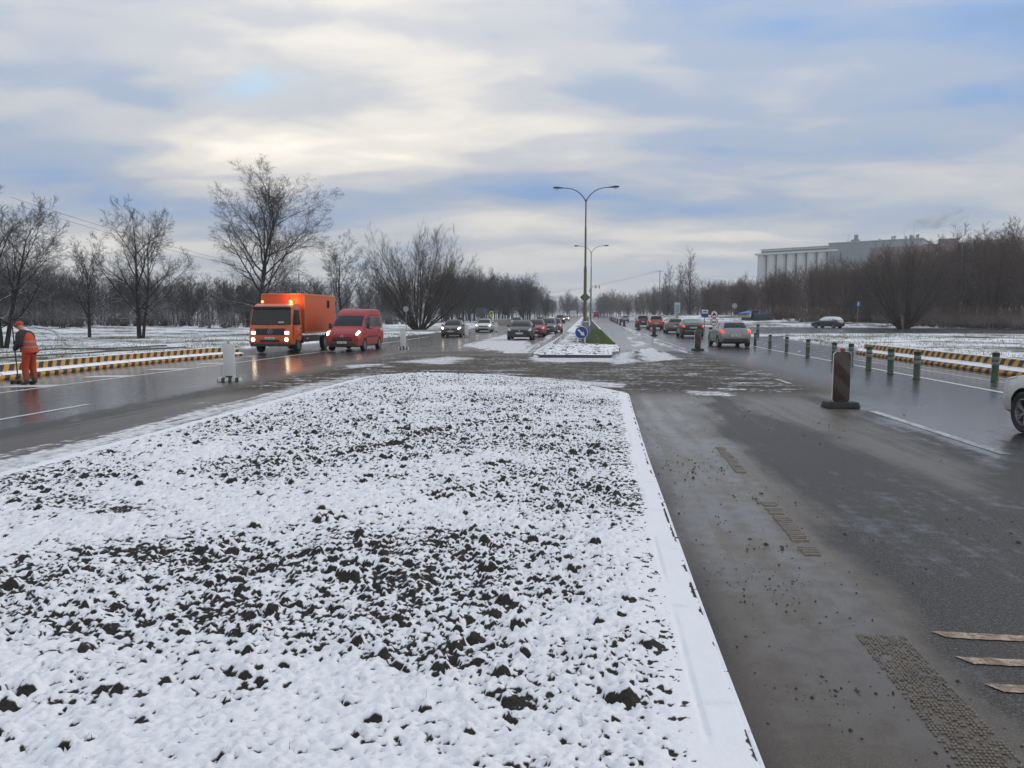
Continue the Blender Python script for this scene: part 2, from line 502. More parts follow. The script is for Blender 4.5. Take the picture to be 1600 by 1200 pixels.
    g.l(hh, bp.inputs['Height']); g.l(bp.outputs[0], b.inputs['Normal'])
    o = g.n('ShaderNodeOutputMaterial'); g.l(b.outputs[0], o.inputs[0])
    return m
M_ROAD = m_road()

# meadow under thin snow
def m_meadow(name, amount, grass=(0.075, 0.095, 0.035), brown=(0.075, 0.058, 0.04)):
    m = bpy.data.materials.new(name); m.use_nodes = True
    g = NT(m.node_tree)
    ge = g.n('ShaderNodeNewGeometry'); P = ge.outputs['Position']
    n1 = g.noise(P, 0.14, 4, 0.6); n2 = g.noise(P, 1.6, 5, 0.65); n3 = g.noise(P, 14, 4, 0.65)
    c = g.mix(g.sstep(n2, 0.35, 0.65), grass, brown)
    c = g.mix(n3, c, tuple(v * 0.5 for v in grass))
    s_ = g.math('ADD', g.math('ADD', g.math('MULTIPLY', n1, 0.8), g.math('MULTIPLY', n2, 0.6)), g.math('MULTIPLY', n3, 0.5))
    f = g.sstep(s_, 0.95 - amount * 0.4 - 0.06, 0.95 - amount * 0.4 + 0.14)
    c = g.mix(f, c, (0.76, 0.78, 0.82))
    b = g.n('ShaderNodeBsdfPrincipled'); g.l(c, b.inputs['Base Color']); b.inputs['Roughness'].default_value = 0.85
    b.inputs['Specular IOR Level'].default_value = 0.2
    bp = g.n('ShaderNodeBump'); bp.inputs['Strength'].default_value = 0.8; bp.inputs['Distance'].default_value = 0.05
    g.l(n3, bp.inputs['Height']); g.l(bp.outputs[0], b.inputs['Normal'])
    o = g.n('ShaderNodeOutputMaterial'); g.l(b.outputs[0], o.inputs[0])
    return m
M_MEADOW = m_meadow('meadow_snow', 0.17, grass=(0.085, 0.11, 0.042))
M_VERGE = m_meadow('verge_snow', 0.14, grass=(0.10, 0.12, 0.045), brown=(0.10, 0.08, 0.05))
M_FLOOR = m_meadow('wood_floor', 0.12, grass=(0.055, 0.05, 0.03), brown=(0.06, 0.045, 0.033))

def m_bark(name, col, snow, snowtop=9.0):
    m = bpy.data.materials.new(name); m.use_nodes = True
    g = NT(m.node_tree)
    tc = g.n('ShaderNodeTexCoord'); P = tc.outputs['Object']
    ge = g.n('ShaderNodeNewGeometry'); sp = g.n('ShaderNodeSeparateXYZ'); g.l(ge.outputs['Normal'], sp.inputs[0])
    so = g.n('ShaderNodeSeparateXYZ'); g.l(P, so.inputs[0])
    n1 = g.noise(P, 3, 4, 0.65); n2 = g.noise(g.mapping(P, scale=(18, 18, 3)), 1, 4)
    c = g.mix(n2, tuple(v * 0.55 for v in col), tuple(v * 1.35 for v in col))
    low = g.n('ShaderNodeMapRange'); g.l(so.outputs[2], low.inputs[0])
    low.inputs[1].default_value = 1.0; low.inputs[2].default_value = snowtop; low.inputs[3].default_value = 1.0; low.inputs[4].default_value = 0.12
    f = g.math('MULTIPLY', g.sstep(g.math('ADD', sp.outputs[2], g.math('MULTIPLY', g.math('SUBTRACT', n1, 0.5), 1.6)), 0.45, 0.85), g.math('MULTIPLY', low.outputs[0], snow))
    c = g.mix(f, c, (0.74, 0.76, 0.8))
    b = g.n('ShaderNodeBsdfPrincipled'); g.l(c, b.inputs['Base Color']); b.inputs['Roughness'].default_value = 0.85
    b.inputs['Specular IOR Level'].default_value = 0.2
    bp = g.n('ShaderNodeBump'); bp.inputs['Strength'].default_value = 0.6; bp.inputs['Distance'].default_value = 0.02
    g.l(n2, bp.inputs['Height']); g.l(bp.outputs[0], b.inputs['Normal'])
    o = g.n('ShaderNodeOutputMaterial'); g.l(b.outputs[0], o.inputs[0])
    return m
M_BARK = m_bark('bark_dark', (0.030, 0.025, 0.022), 0.75)
M_BARKW = m_bark('bark_willow', (0.058, 0.044, 0.032), 0.45, 5.0)
M_BARKR = m_bark('bark_wood', (0.088, 0.058, 0.043), 0.22, 8.0)
M_WOODL = m_bark('bark_wood_left', (0.036, 0.029, 0.025), 0.22, 6.0)
M_BIRCH = m_bark('bark_birch', (0.30, 0.28, 0.26), 0.2)

# ------------------------------------------------------------------ ground sheets
def rows_geo(y0, y1, n):
    return y0 * (y1 / y0) ** np.linspace(0, 1, n)

# ground to the horizon
gx = np.concatenate([np.linspace(-900, -60, 15)[:-1], np.linspace(-60, 80, 29)[:-1], np.linspace(80, 900, 15)])
gy = np.concatenate([np.linspace(-300, 0, 7)[:-1], np.linspace(0, 200, 41)[:-1], np.linspace(200, 900, 24)])
X, Y = np.meshgrid(gx, gy)
Z = zr(Y) + cf(X) - 0.07
structure(link('ground', mesh_np('ground', np.stack([X, Y, Z], -1).reshape(-1, 3), grid_faces(*X.shape)), M_FLOOR))

# ---- island outline
def isl_l(y): return -5.82 + 0.0 * y
def isl_r(y): return np.interp(y, [0, 3, 8, 12, 15.4, 22], [0.62, 0.63, 0.70, 0.80, 0.90, 0.9])
def isl_back(x): return np.interp(x, [-5.82, -5.6, -5.0, -4.0, -2.3, -0.2, 0.55, 0.9], [18.2, 19.6, 20.3, 20.6, 20.0, 17.6, 16.1, 15.2])

def poly_mask(X, Y, poly, soft=0.4):
    """1 inside, falling to 0 over soft metres around the outline"""
    n = len(poly); inside = np.zeros(X.shape, bool); dist = np.full(X.shape, 1e9)
    for i in range(n):
        x0, y0 = poly[i]; x1, y1 = poly[(i + 1) % n]
        if y0 != y1:
            c = ((y0 > Y) != (y1 > Y)) & (X < (x1 - x0) * (Y - y0) / (y1 - y0) + x0)
            inside ^= c
        dx, dy = x1 - x0, y1 - y0
        t = np.clip(((X - x0) * dx + (Y - y0) * dy) / (dx * dx + dy * dy + 1e-9), 0, 1)
        dist = np.minimum(dist, np.hypot(X - x0 - t * dx, Y - y0 - t * dy))
    sd_ = np.where(inside, dist, -dist)
    return smooth(sd_, -soft, soft)

def pix(*pts): return [gp(*p) for p in pts]

# ---- the road: one sheet, fine near the camera
ry = np.concatenate([np.linspace(-4, 1.2, 12)[:-1], rows_geo(1.2, 150, 350)])
rx = np.concatenate([np.linspace(-24, 0.4, 200)[:-1], np.linspace(0.4, 6, 110)[:-1], np.linspace(6, 16.5, 75)])
X, Y = np.meshgrid(rx, ry)
wx = X + 0.35 * fbm(X, Y, 0.5, 3); wy = Y + 0.8 * fbm(X + 40, Y, 0.4, 3)
mud = np.zeros_like(X); snw = np.zeros_like(X); wet = np.full_like(X, 0.30); acr = np.zeros_like(X); damp = np.zeros_like(X)
cross = smooth(Y, 14.5, 17.5) * smooth(-Y, -37, -31) * smooth(X, -10.2, -8.0) * smooth(-X, -7.5, -4.8)
acr = np.maximum(acr, cross)
mud = np.maximum(mud, 0.92 * cross)
# crossing: brown lane with leftover snow both sides
snw = np.maximum(snw, 0.37 * cross)
snw = np.maximum(snw, 0.80 * poly_mask(wx, wy, pix((610, 566), (700, 556), (745, 560), (690, 570)), 1.2))
snw = np.maximum(snw, 0.80 * poly_mask(wx, wy, pix((520, 572), (600, 567), (610, 571), (540, 576)), 0.9))
snw = np.maximum(snw, 0.92 * poly_mask(wx, wy, pix((716, 540), (800, 520), (830, 528), (835, 552), (790, 552)), 1.0))
snw = np.maximum(snw, 0.95 * poly_mask(wx, wy, pix((822, 550), (850, 535), (880, 515), (870, 512), (832, 545), (825, 565), (965, 566), (965, 558), (830, 557)), 0.5))
snw = np.maximum(snw, 0.95 * poly_mask(wx, wy, pix((990, 547), (1020, 543), (1070, 562), (1005, 566)), 0.9))
snw = np.maximum(snw, 0.85 * poly_mask(wx, wy, pix((960, 552), (990, 548), (1000, 568), (950, 572)), 0.8))
snw = np.maximum(snw, 0.85 * poly_mask(wx, wy, pix((982, 532), (1010, 534), (1015, 542), (985, 541)), 0.8))
snw = np.maximum(snw, 0.80 * poly_mask(wx, wy, pix((977, 526), (994, 527), (996, 531), (978, 531)), 0.8))
snw = np.maximum(snw, 0.58 * poly_mask(wx, wy, pix((965, 508), (985, 512), (1100, 556), (1060, 552), (985, 522)), 0.7))
snw = np.maximum(snw, 0.70 * poly_mask(wx, wy, pix((800, 588), (985, 600), (1000, 612), (900, 600)), 0.35))
snw = np.maximum(snw, 0.60 * poly_mask(wx, wy, pix((1075, 609), (1160, 612), (1165, 620), (1080, 616)), 0.25))
# snow left in the gutter along the island's left kerb
gut = smooth(-X, 5.7, 5.9) * smooth(X, -7.9 - 0.3 * fbm(X, Y, 0.4, 3), -6.6) * smooth(-Y, -27, -18)
snw = np.maximum(snw, 0.66 * gut)
mud = np.maximum(mud, 0.80 * smooth(X, -9.0, -7.6) * smooth(-X, 5.5, 6.5) * smooth(-Y, -32, -20))
# muddy lane on the right of the island
mudlane = poly_mask(wx, wy, pix((985, 615), (1085, 605), (1120, 660), (1165, 710), (1255, 780), (1340, 870), (1600, 1130), (1600, 1200), (1100, 1400)) + [(0.6, -4), (0.5, 10)], 0.55)
mud = np.maximum(mud, 0.98 * mudlane)
wet = np.maximum(wet, 0.55 * mudlane)
damp = np.maximum(damp, smooth(-(X - isl_r(Y)), -0.34, -0.02) * (Y < 16.5))
damp = np.maximum(damp, 0.85 * mudlane * smooth(-Y, -5.5, -2.4))
damp = np.maximum(damp, 0.75 * smooth(X, -9.4, -8.0) * smooth(-X, 5.5, 6.5) * smooth(-Y, -30, -18))
# brown patches right of it
mud = np.maximum(mud, 0.66 * poly_mask(wx, wy, pix((1080, 606), (1190, 600), (1330, 640), (1450, 690), (1590, 740), (1600, 800), (1500, 790), (1350, 720), (1200, 660)), 0.7))
# wet running lane with puddles along the mud's edge
wet = np.maximum(wet, 0.95 * poly_mask(wx, wy, pix((1150, 590), (1250, 605), (1330, 640), (1450, 680), (1600, 740), (1600, 620), (1400, 590), (1200, 548), (1110, 545)), 0.8))
wet = np.maximum(wet, 0.45 * poly_mask(wx, wy, pix((1180, 700), (1260, 720), (1420, 840), (1500, 960), (1420, 980), (1300, 860)), 0.7))
wet = np.maximum(wet, 0.84 * smooth(-X, 8.2, 9.6))
rough_patch = poly_mask(wx, wy, pix((1090, 625), (1200, 640), (1330, 665), (1600, 780), (1600, 930), (1450, 850), (1330, 790), (1190, 715), (1130, 670)), 1.0)
wet = wet * (1 - 0.35 * rough_patch) + 0.10 * rough_patch
wet = np.maximum(wet, 0.74 * smooth(X, 4.7, 6.2))
wet = np.maximum(wet, 0.72 * smooth(Y, 32, 40))
me = mesh_np('road', np.stack([X, Y, zr(Y) + cf(X)], -1).reshape(-1, 3), grid_faces(*X.shape))
for n_, a_ in (('mud', mud), ('snow', snw), ('wet', wet), ('across', acr), ('damp', damp)): add_attr(me, n_, a_)
structure(link('road', me, M_ROAD))

# road further out and the side street
def plain_road(name, X, Y, dz, snowamt=0.0, wetamt=0.6, mudamt=0.1):
    me = mesh_np(name, np.stack([X, Y, zr(Y) + cf(X) + dz], -1).reshape(-1, 3), grid_faces(*X.shape))
    one = np.ones_like(X)
    sv = snowamt if hasattr(snowamt, 'shape') else snowamt * one
    for n_, a_ in (('mud', one * mudamt), ('snow', sv), ('wet', one * wetamt), ('across', one * 0), ('damp', one * 0)): add_attr(me, n_, a_)
    return structure(link(name, me, M_ROAD))
fx = np.linspace(-16, 12.5, 20); fy = np.linspace(150, 800, 60)
X, Y = np.meshgrid(fx, fy); plain_road('road', X, Y, 0.0, 0.12)
# side street on the right: joins the main road and runs off behind the verge
ys = np.linspace(0, 1, 40)
SX = np.linspace(13.0, 190, 110)
near_e = np.interp(SX, [13, 17, 24, 32, 48, 80, 190], [62, 66, 70, 70, 66, 58, 40])
far_e = np.interp(SX, [13, 17, 30, 40, 52, 80, 190], [150, 116, 112, 108, 103, 88, 62])
XX = np.repeat(SX[None, :], 40, 0); YY = near_e[None, :] * (1 - ys[:, None]) + far_e[None, :] * ys[:, None]
sp_ = smooth(np.abs(ys[:, None] - 0.5) * 2, 0.55, 0.95) * np.ones_like(XX) * 0.75
sp_ = np.maximum(sp_, 0.62 * smooth(XX, 45, 60) * smooth(-np.abs(ys[:, None] - 0.45), -0.25, -0.1))
plain_road('side_street', XX, YY, 0.004, sp_, 0.75, 0.1)

# ---- verges: raised sheets with an edge curve
M_KERB = mat('kerb_concrete', (0.20, 0.195, 0.185), 0.7, var=0.3, bump=0.4, snow=0.5)
M_KERBD = mat('kerb_wet', (0.055, 0.050, 0.045), 0.55, var=0.4, bump=0.4, snow=0.92)

LE_Y = [-6, 17, 35, 38.5, 43, 52, 68, 88, 130, 300, 900]
LE_X = [-20.1, -20.1, -19.8, -20.2, -21.4, -20.3, -17.9, -16.3, -15.2, -15.0, -15.0]
yy = np.concatenate([np.linspace(-6, 60, 90)[:-1], np.linspace(60, 300, 60)[:-1], np.linspace(300, 880, 30)])
uu = np.concatenate([[0, 0.0006], (np.linspace(0.04, 1, 60) ** 2.0)])
U, YYv = np.meshgrid(uu, yy)
edge = np.interp(YYv, LE_Y, LE_X)
XL = edge - U * 260
ZL = zr(YYv) + cf(XL) + 0.10 + 0.10 * np.minimum(U * 26, 1) * (fbm(XL, YYv, 0.25, 4) + 0.25) + 1.0 * smooth(-XL, 40, 95)
ZL[:, 0] = zr(yy) + cf(XL[:, 0]) - 0.03
structure(link('verge_left', mesh_np('verge_left', np.stack([XL, YYv, ZL], -1).reshape(-1, 3), grid_faces(*XL.shape)[:, ::-1]), M_MEADOW))
def zl(x, y):
    e_ = float(np.interp(y, LE_Y, LE_X))
    u = max((e_ - x), 0) / 260
    return zg(x, y) + 0.10 + 0.10 * min(u * 26, 1) * (float(fbm(np.array([x]), np.array([y]), 0.25, 4)[0]) + 0.25) + 1.0 * float(smooth(-x, 40, 95))

# right verge, a long wedge between main road and side street
xs = np.linspace(0, 1, 60)
RE = [( -6, 13.2), (20, 13.2), (36, 13.7), (46, 14.4), (60, 15.4), (66, 17.5)]
yv = np.linspace(-6, 70, 120)
A_, YV = np.meshgrid(xs, yv)
x0 = np.interp(YV, [p[0] for p in RE], [p[1] for p in RE])
x1 = np.interp(YV, [-6, 40, 58, 66, 70], [190, 190, 80, 48, 34])
XV = x0 + (x1 - x0) * A_ ** 1.6
ZV = zr(YV) + 0.09 + 0.06 * np.minimum(A_ * 12, 1) * (fbm(XV, YV, 0.35, 4) + 0.2)
ZV[:, 0] = zr(yv) - 0.03
structure(link('verge_right', mesh_np('verge_right', np.stack([XV, YV, ZV], -1).reshape(-1, 3), grid_faces(*XV.shape)), M_VERGE))
# far right verge along the main road and wood edge beyond the side street
SX2 = np.concatenate([np.linspace(12.6, 60, 60), np.linspace(62, 190, 30)])
n_e = np.interp(SX2, [12.6, 16.9, 17.2, 30, 40, 52, 80, 190], [150, 117, 116.6, 112.2, 108.2, 103.2, 88.2, 62.2])
YY2 = n_e[None, :] + np.concatenate([[0, 0.15], np.linspace(1, 60, 40)])[:, None]
XX2 = np.repeat(SX2[None, :], YY2.shape[0], 0)
def zwood(x, y):
    e_ = np.interp(x, [12.6, 16.9, 17.2, 30, 40, 52, 80, 190], [150, 117, 116.6, 112.2, 108.2, 103.2, 88.2, 62.2])
    return zr(y) + 0.12 + 0.25 * smooth(y - e_, 0, 6) + 1.2 * smooth(y - e_, 4, 40)
ZZ2 = zwood(XX2, YY2) + 0.1 * fbm(XX2, YY2, 0.3, 4); ZZ2[0] = zr(YY2[0]) - 0.03
structure(link('wood_edge', mesh_np('wood_edge', np.stack([XX2, YY2, ZZ2], -1).reshape(-1, 3), grid_faces(*XX2.shape)), m_meadow('wood_edge_snow', 0.10, grass=(0.075, 0.085, 0.035), brown=(0.10, 0.07, 0.045))))

# ------------------------------------------------------------------ the snowy island in the foreground
def make_island():
    nc, nr = 630, 700
    a = np.linspace(0, 1, nc)
    b = np.concatenate([np.linspace(-3.0, 1.9, 40)[:-1], 1.9 * (22.0 / 1.9) ** np.linspace(0, 1, nr - 39)])
    bn = (b - b[0]) / (b[-1] - b[0])
    xl_, xr_ = -5.82, 0.62
    Xg = np.zeros((nr, nc)); Yg = np.zeros((nr, nc))
    x_ref = xl_ + (0.90 - xl_) * a
    yb = isl_back(x_ref)
    for it in range(1):
        for j in range(nc):
            # rows keep the near spacing and are squeezed only to meet the back edge
            s_ = (b - b[0])
            k = (yb[j] - b[0]) / (b[-1] - b[0])
            w = smooth(b, 4.0, 22.0)
            Yg[:, j] = b * (1 - w) + (b[0] + s_ * k) * w
    L_ = isl_l(Yg); R_ = isl_r(Yg)
    Xg = L_ + (R_ - L_) * a[None, :]
    rng = np.random.RandomState(11)
    edge = np.minimum(np.minimum((R_ - Xg), (Xg - L_)), isl_back(Xg) - Yg)
    inner = smooth(edge, 0.08, 0.26)
    # soil
    rub = fbm(Xg, Yg, 0.42, 3)                       # where the rubble is
    rub = 0.42 + 0.58 * smooth(rub + 0.34 * smooth(Yg, 4.2, 7.5) - 0.05 - 0.22 * smooth(-Yg, -3.4, -2.6), -0.25, 0.38)
    rub *= inner
    S = 0.035 * fbm(Xg, Yg, 0.8, 3)
    S += 0.016 * fbm(Xg, Yg, 3.5, 3) + 0.010 * fbm(Xg - 3, Yg, 9.0, 2)
    S += (0.005 + 0.020 * rub) * (fbm(Xg + 3, Yg, 8.0, 3, 0.6))
    bil = np.abs(fbm(Xg + 1.7, Yg * 1.05, 20.0, 2, 0.6))
    S += (0.004 + 0.026 * rub) * np.clip(bil - 0.05, 0, 1)
    fin = fbm(Xg, Yg + 2.2, 30.0, 2, 0.6)
    S += (0.002 + 0.009 * rub) * fin
    # clods
    cx_ = rng.uniform(-5.6, 0.6, 12000); cy_ = 2.1 + 18.2 * rng.uniform(0, 1, 12000) ** 1.15
    dens = fbm(cx_, cy_, 0.42, 3) + 0.34 * smooth(cy_, 4.6, 8.0) - 0.07
    keep = rng.uniform(0, 1, 12000) < np.clip(smooth(dens, -0.30, 0.30) * 0.75 + 0.12, 0, 1)
    cx_, cy_ = cx_[keep], cy_[keep]
    rad = 0.009 + 0.042 * rng.uniform(0, 1, len(cx_)) ** 5.0
    big_ = rng.uniform(0, 1, len(cx_)) < 0.006; rad[big_] *= 1.5
    C = np.zeros_like(S)
    ycol = Yg[:, nc // 2]
    for q in range(len(cx_)):
        r = rad[q] * 1.35
        if cy_[q] > isl_back(cx_[q]) - 0.25 or cx_[q] > isl_r(cy_[q]) - 0.25: continue
        j0 = int((cx_[q] - r + 5.82) / 6.6 * (nc - 1)) - 2; j1 = int((cx_[q] + r + 5.82) / 6.42 * (nc - 1)) + 3
        j0, j1 = max(j0, 0), min(j1, nc)
        jm = min(max((j0 + j1) // 2, 0), nc - 1)
        i0, i1 = np.searchsorted(Yg[:, jm], [cy_[q] - r, cy_[q] + r])
        i0 = max(i0 - 1, 0); i1 = min(i1 + 1, nr)
        if i1 <= i0 or j1 <= j0: continue
        xx = Xg[i0:i1, j0:j1] - cx_[q]; y2 = Yg[i0:i1, j0:j1] - cy_[q]
        th = rng.uniform(0, 3.14); el = rng.uniform(0.7, 1.0)
        xa = xx * math.cos(th) + y2 * math.sin(th); ya = (-xx * math.sin(th) + y2 * math.cos(th)) / el
        d = np.hypot(xa, ya) / rad[q]
        d = d * (1 + 0.35 * pn(xx * 28 + q, y2 * 28))
        hh = rad[q] * rng.uniform(0.55, 1.0) * np.sqrt(np.clip(1 - d ** 2.4, 0, 1))
        C[i0:i1, j0:j1] = np.maximum(C[i0:i1, j0:j1], hh)
    # a few drag ruts
    for (p0, p1, w_) in (((-1.9, 5.2), (-0.75, 6.6), 0.03), ((-3.2, 7.2), (-2.1, 8.6), 0.03), ((-2.2, 9.2), (-1.0, 11.0), 0.04)):
        dx, dy = p1[0] - p0[0], p1[1] - p0[1]
        t = np.clip(((Xg - p0[0]) * dx + (Yg - p0[1]) * dy) / (dx * dx + dy * dy), 0, 1)
        dd = np.hypot(Xg - p0[0] - t * dx, Yg - p0[1] - t * dy)
        S += 0.035 * np.exp(-((dd - 0.05) / w_) ** 2) - 0.03 * np.exp(-(dd / w_) ** 2)
    H = S + C
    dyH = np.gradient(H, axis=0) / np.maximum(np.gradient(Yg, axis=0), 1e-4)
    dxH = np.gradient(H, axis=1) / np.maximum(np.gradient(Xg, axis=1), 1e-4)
    face = np.clip(dyH, 0, 3)                          # slopes turned towards -Y: bare soil, its dark colour standing in for shade
    slope = np.hypot(dxH, dyH)
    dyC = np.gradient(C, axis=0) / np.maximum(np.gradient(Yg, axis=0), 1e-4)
    # snow thickness: generous on the smooth parts, thin on the rubble
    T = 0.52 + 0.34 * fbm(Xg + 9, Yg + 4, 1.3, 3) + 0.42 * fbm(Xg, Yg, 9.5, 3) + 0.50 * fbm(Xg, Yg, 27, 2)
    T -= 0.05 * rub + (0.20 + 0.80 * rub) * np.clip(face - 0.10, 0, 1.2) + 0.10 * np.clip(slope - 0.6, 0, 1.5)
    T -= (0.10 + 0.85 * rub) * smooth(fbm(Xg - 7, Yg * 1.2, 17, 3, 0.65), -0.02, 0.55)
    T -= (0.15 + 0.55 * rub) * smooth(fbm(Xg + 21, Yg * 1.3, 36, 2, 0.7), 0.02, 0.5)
    T -= 0.50 * smooth(np.clip(dyC, 0, 3), 0.20, 0.9)  # clod sides towards -Y turn soil-dark, shade put into the colour
    T -= 2.2 * smooth(-edge, -0.060, -0.008) * smooth(fbm(Xg, Yg, 4.0, 4), -0.25, 0.35)
    T += 0.22 * smooth(-Yg, -4.2, -2.8) + 0.5 * smooth(-edge, -0.22, -0.12)
    # a few bare hollows with pillows of snow round them
    for (hx, hy, hr) in ((-0.75, 3.15, 0.30), (-0.72, 2.45, 0.16), (-1.9, 3.5, 0.20), (-2.35, 3.2, 0.2), (-0.25, 2.8, 0.16), (-1.35, 2.75, 0.18),
                         (-2.9, 4.4, 0.3), (-1.1, 4.1, 0.22), (-0.1, 3.9, 0.18), (-2.0, 2.6, 0.15), (-3.6, 5.3, 0.3), (-0.2, 2.35, 0.12)):
        d = np.hypot((Xg - hx), (Yg - hy) * 1.5) / hr
        T -= 0.40 * np.exp(-d ** 2)
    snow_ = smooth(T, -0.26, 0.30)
    pil = 0.034 * np.sqrt(np.clip(T, 0, 1.0)) * (1 - 0.45 * rub)
    Hs = H + pil * inner
    Hs = Hs * (0.15 + 0.85 * smooth(edge, 0.16, 0.5))
    kz = 0.118
    Zg = kz + np.maximum(Hs, -0.06) + 0.035 * smooth(edge, 0.3, 2.2)
    jt = np.abs(((Yg + 0.1) % 1.0) - 0.5)
    Zg -= 0.016 * smooth(-np.abs(jt - 0.5), -0.018, -0.004) * (edge < 0.17) * smooth(fbm(Xg, Yg, 2.5, 2), -0.25, 0.1)
    Zg -= 0.010 * smooth(-np.abs(edge - 0.17), -0.02, -0.004) * smooth(fbm(Xg + 4, Yg, 1.7, 2), -0.1, 0.3)
    Zg[edge < 0.012] = 0.03
    me = mesh_np('island_snow', np.stack([Xg, Yg, Zg], -1).reshape(-1, 3), grid_faces(nr, nc))
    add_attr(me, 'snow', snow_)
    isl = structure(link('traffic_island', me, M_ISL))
    return isl, (Xg, Yg, Zg)
ISLAND, ISL_G = make_island()

def isl_z(x, y):
    Xg, Yg, Zg = ISL_G
    j = int(np.clip((x + 5.82) / (float(isl_r(y)) + 5.82) * (Xg.shape[1] - 1), 0, Xg.shape[1] - 1))
    i = int(np.clip(np.searchsorted(Yg[:, j], y), 0, Xg.shape[0] - 1))
    return float(Zg[i, j])

# kerb stones round the island, each one a stone of about a metre
def kerb_run(pts, parent, matl, h0=-0.05, h1=0.108, w=0.16, length=1.0, jitter=0.004, snowtop=None):
    """pts: outline of the outer edge, island on the left-hand side of the walking direction"""
    P_ = [Vector((p[0], p[1], 0)) for p in pts]
    seg = []
    cum = [0]
    for i in range(len(P_) - 1): cum.append(cum[-1] + (P_[i + 1] - P_[i]).length)
    def at(s_):
        s_ = max(0, min(s_, cum[-1] - 1e-6))
        for i in range(len(P_) - 1):
            if cum[i + 1] >= s_:
                t = (s_ - cum[i]) / (cum[i + 1] - cum[i]); return P_[i].lerp(P_[i + 1], t)
    rr = random.Random(5)
    n = max(1, int(cum[-1] / length))
    out = []
    for k in range(n):
        a, b = at(k * cum[-1] / n + 0.003), at((k + 1) * cum[-1] / n - 0.003)
        d = (b - a); L = d.length; ang = math.atan2(d.y, d.x); mid = (a + b) / 2
        nrm = Vector((-d.y, d.x, 0)).normalized()
        key = (round(L, 2), w, h1, matl.name)
        me = KERBS.get(key)
        if me is None:
            mb = MB(); mb.box((0, 0, (h0 + h1) / 2), (L, w, h1 - h0)); me = mb.mesh('kerb_stone', bevel=0.014); me.materials.append(matl); KERBS[key] = me
        o = link('kerb_stone', me, None, parent)
        c = mid + nrm * (w / 2)
        o.location = (c.x, c.y, zg(c.x, c.y) + rr.uniform(-jitter, jitter)); o.rotation_euler = (rr.uniform(-.006, .006), 0, ang + rr.uniform(-.004, .004))
        out.append(o)
    return out
KERBS = {}
M_KERBI = mat('kerb_under_snow', (0.075, 0.062, 0.05), 0.6, var=0.4, bump=0.5, snow=1.0, vscale=6)
yr_ = np.concatenate([np.linspace(-2.8, 15.2, 19)])
right_pts = [(float(isl_r(y)) + 0.005, y) for y in yr_]
back_pts = [(x, float(isl_back(x)) + 0.01) for x in (0.90, 0.55, 0.2, -0.2, -0.9, -1.6, -2.3, -3.1, -4.0, -4.6, -5.0, -5.4, -5.6, -5.75)]
left_pts = [(-5.83, y) for y in np.linspace(18.2, -2.8, 22)]
kerb_run(right_pts, ISLAND, M_KERBI, jitter=0.006)
kerb_run(back_pts, ISLAND, M_KERBI, length=0.8)
kerb_run(left_pts, ISLAND, M_KERBI)

# dead grass stalks sticking out of the snow
def stalks(name, pts, hmin, hmax, w, matl, seed=3, lean=0.5, seg=1):
    rr = np.random.RandomState(seed); n = len(pts)
    pts = np.asarray(pts, float)
    h = rr.uniform(hmin, hmax, n); az = rr.uniform(0, 6.283, n); ln = rr.uniform(0, lean, n) * h; fa = rr.uniform(0, 6.283, n)
    wx_ = np.cos(fa) * w / 2; wy_ = np.sin(fa) * w / 2
    b0 = pts + np.stack([wx_, wy_, np.zeros(n)], 1); b1 = pts - np.stack([wx_, wy_, np.zeros(n)], 1)
    tip = pts + np.stack([np.cos(az) * ln, np.sin(az) * ln, h], 1)
    V = np.stack([b0, b1, tip], 1).reshape(-1, 3)
    Fc = np.arange(3 * n).reshape(-1, 3)
    return link(name, mesh_np(name, V, Fc, False), matl)
M_STALK = mat('dead_grass', (0.10, 0.075, 0.045), 0.8, var=0.4)
M_GRASS = mat('green_grass', (0.10, 0.17, 0.035), 0.7, var=0.45, vscale=2.0)
M_GRASSY = mat('yellow_green_grass', (0.13, 0.135, 0.045), 0.75, var=0.5, vscale=2.0)
rr = np.random.RandomState(21)
sp_pts = []
while len(sp_pts) < 650:
    x = rr.uniform(-5.6, 0.5); y = 2.2 + 14 * rr.uniform() ** 1.4
    if y < isl_back(x) - 0.3: sp_pts.append((x, y, isl_z(x, y) - 0.01))
stuff(stalks('grass_stalks', sp_pts, 0.015, 0.055, 0.003, M_STALK, 4, 1.2), 'thin dead grass stalks poking out of the snow on the island', 'grass')

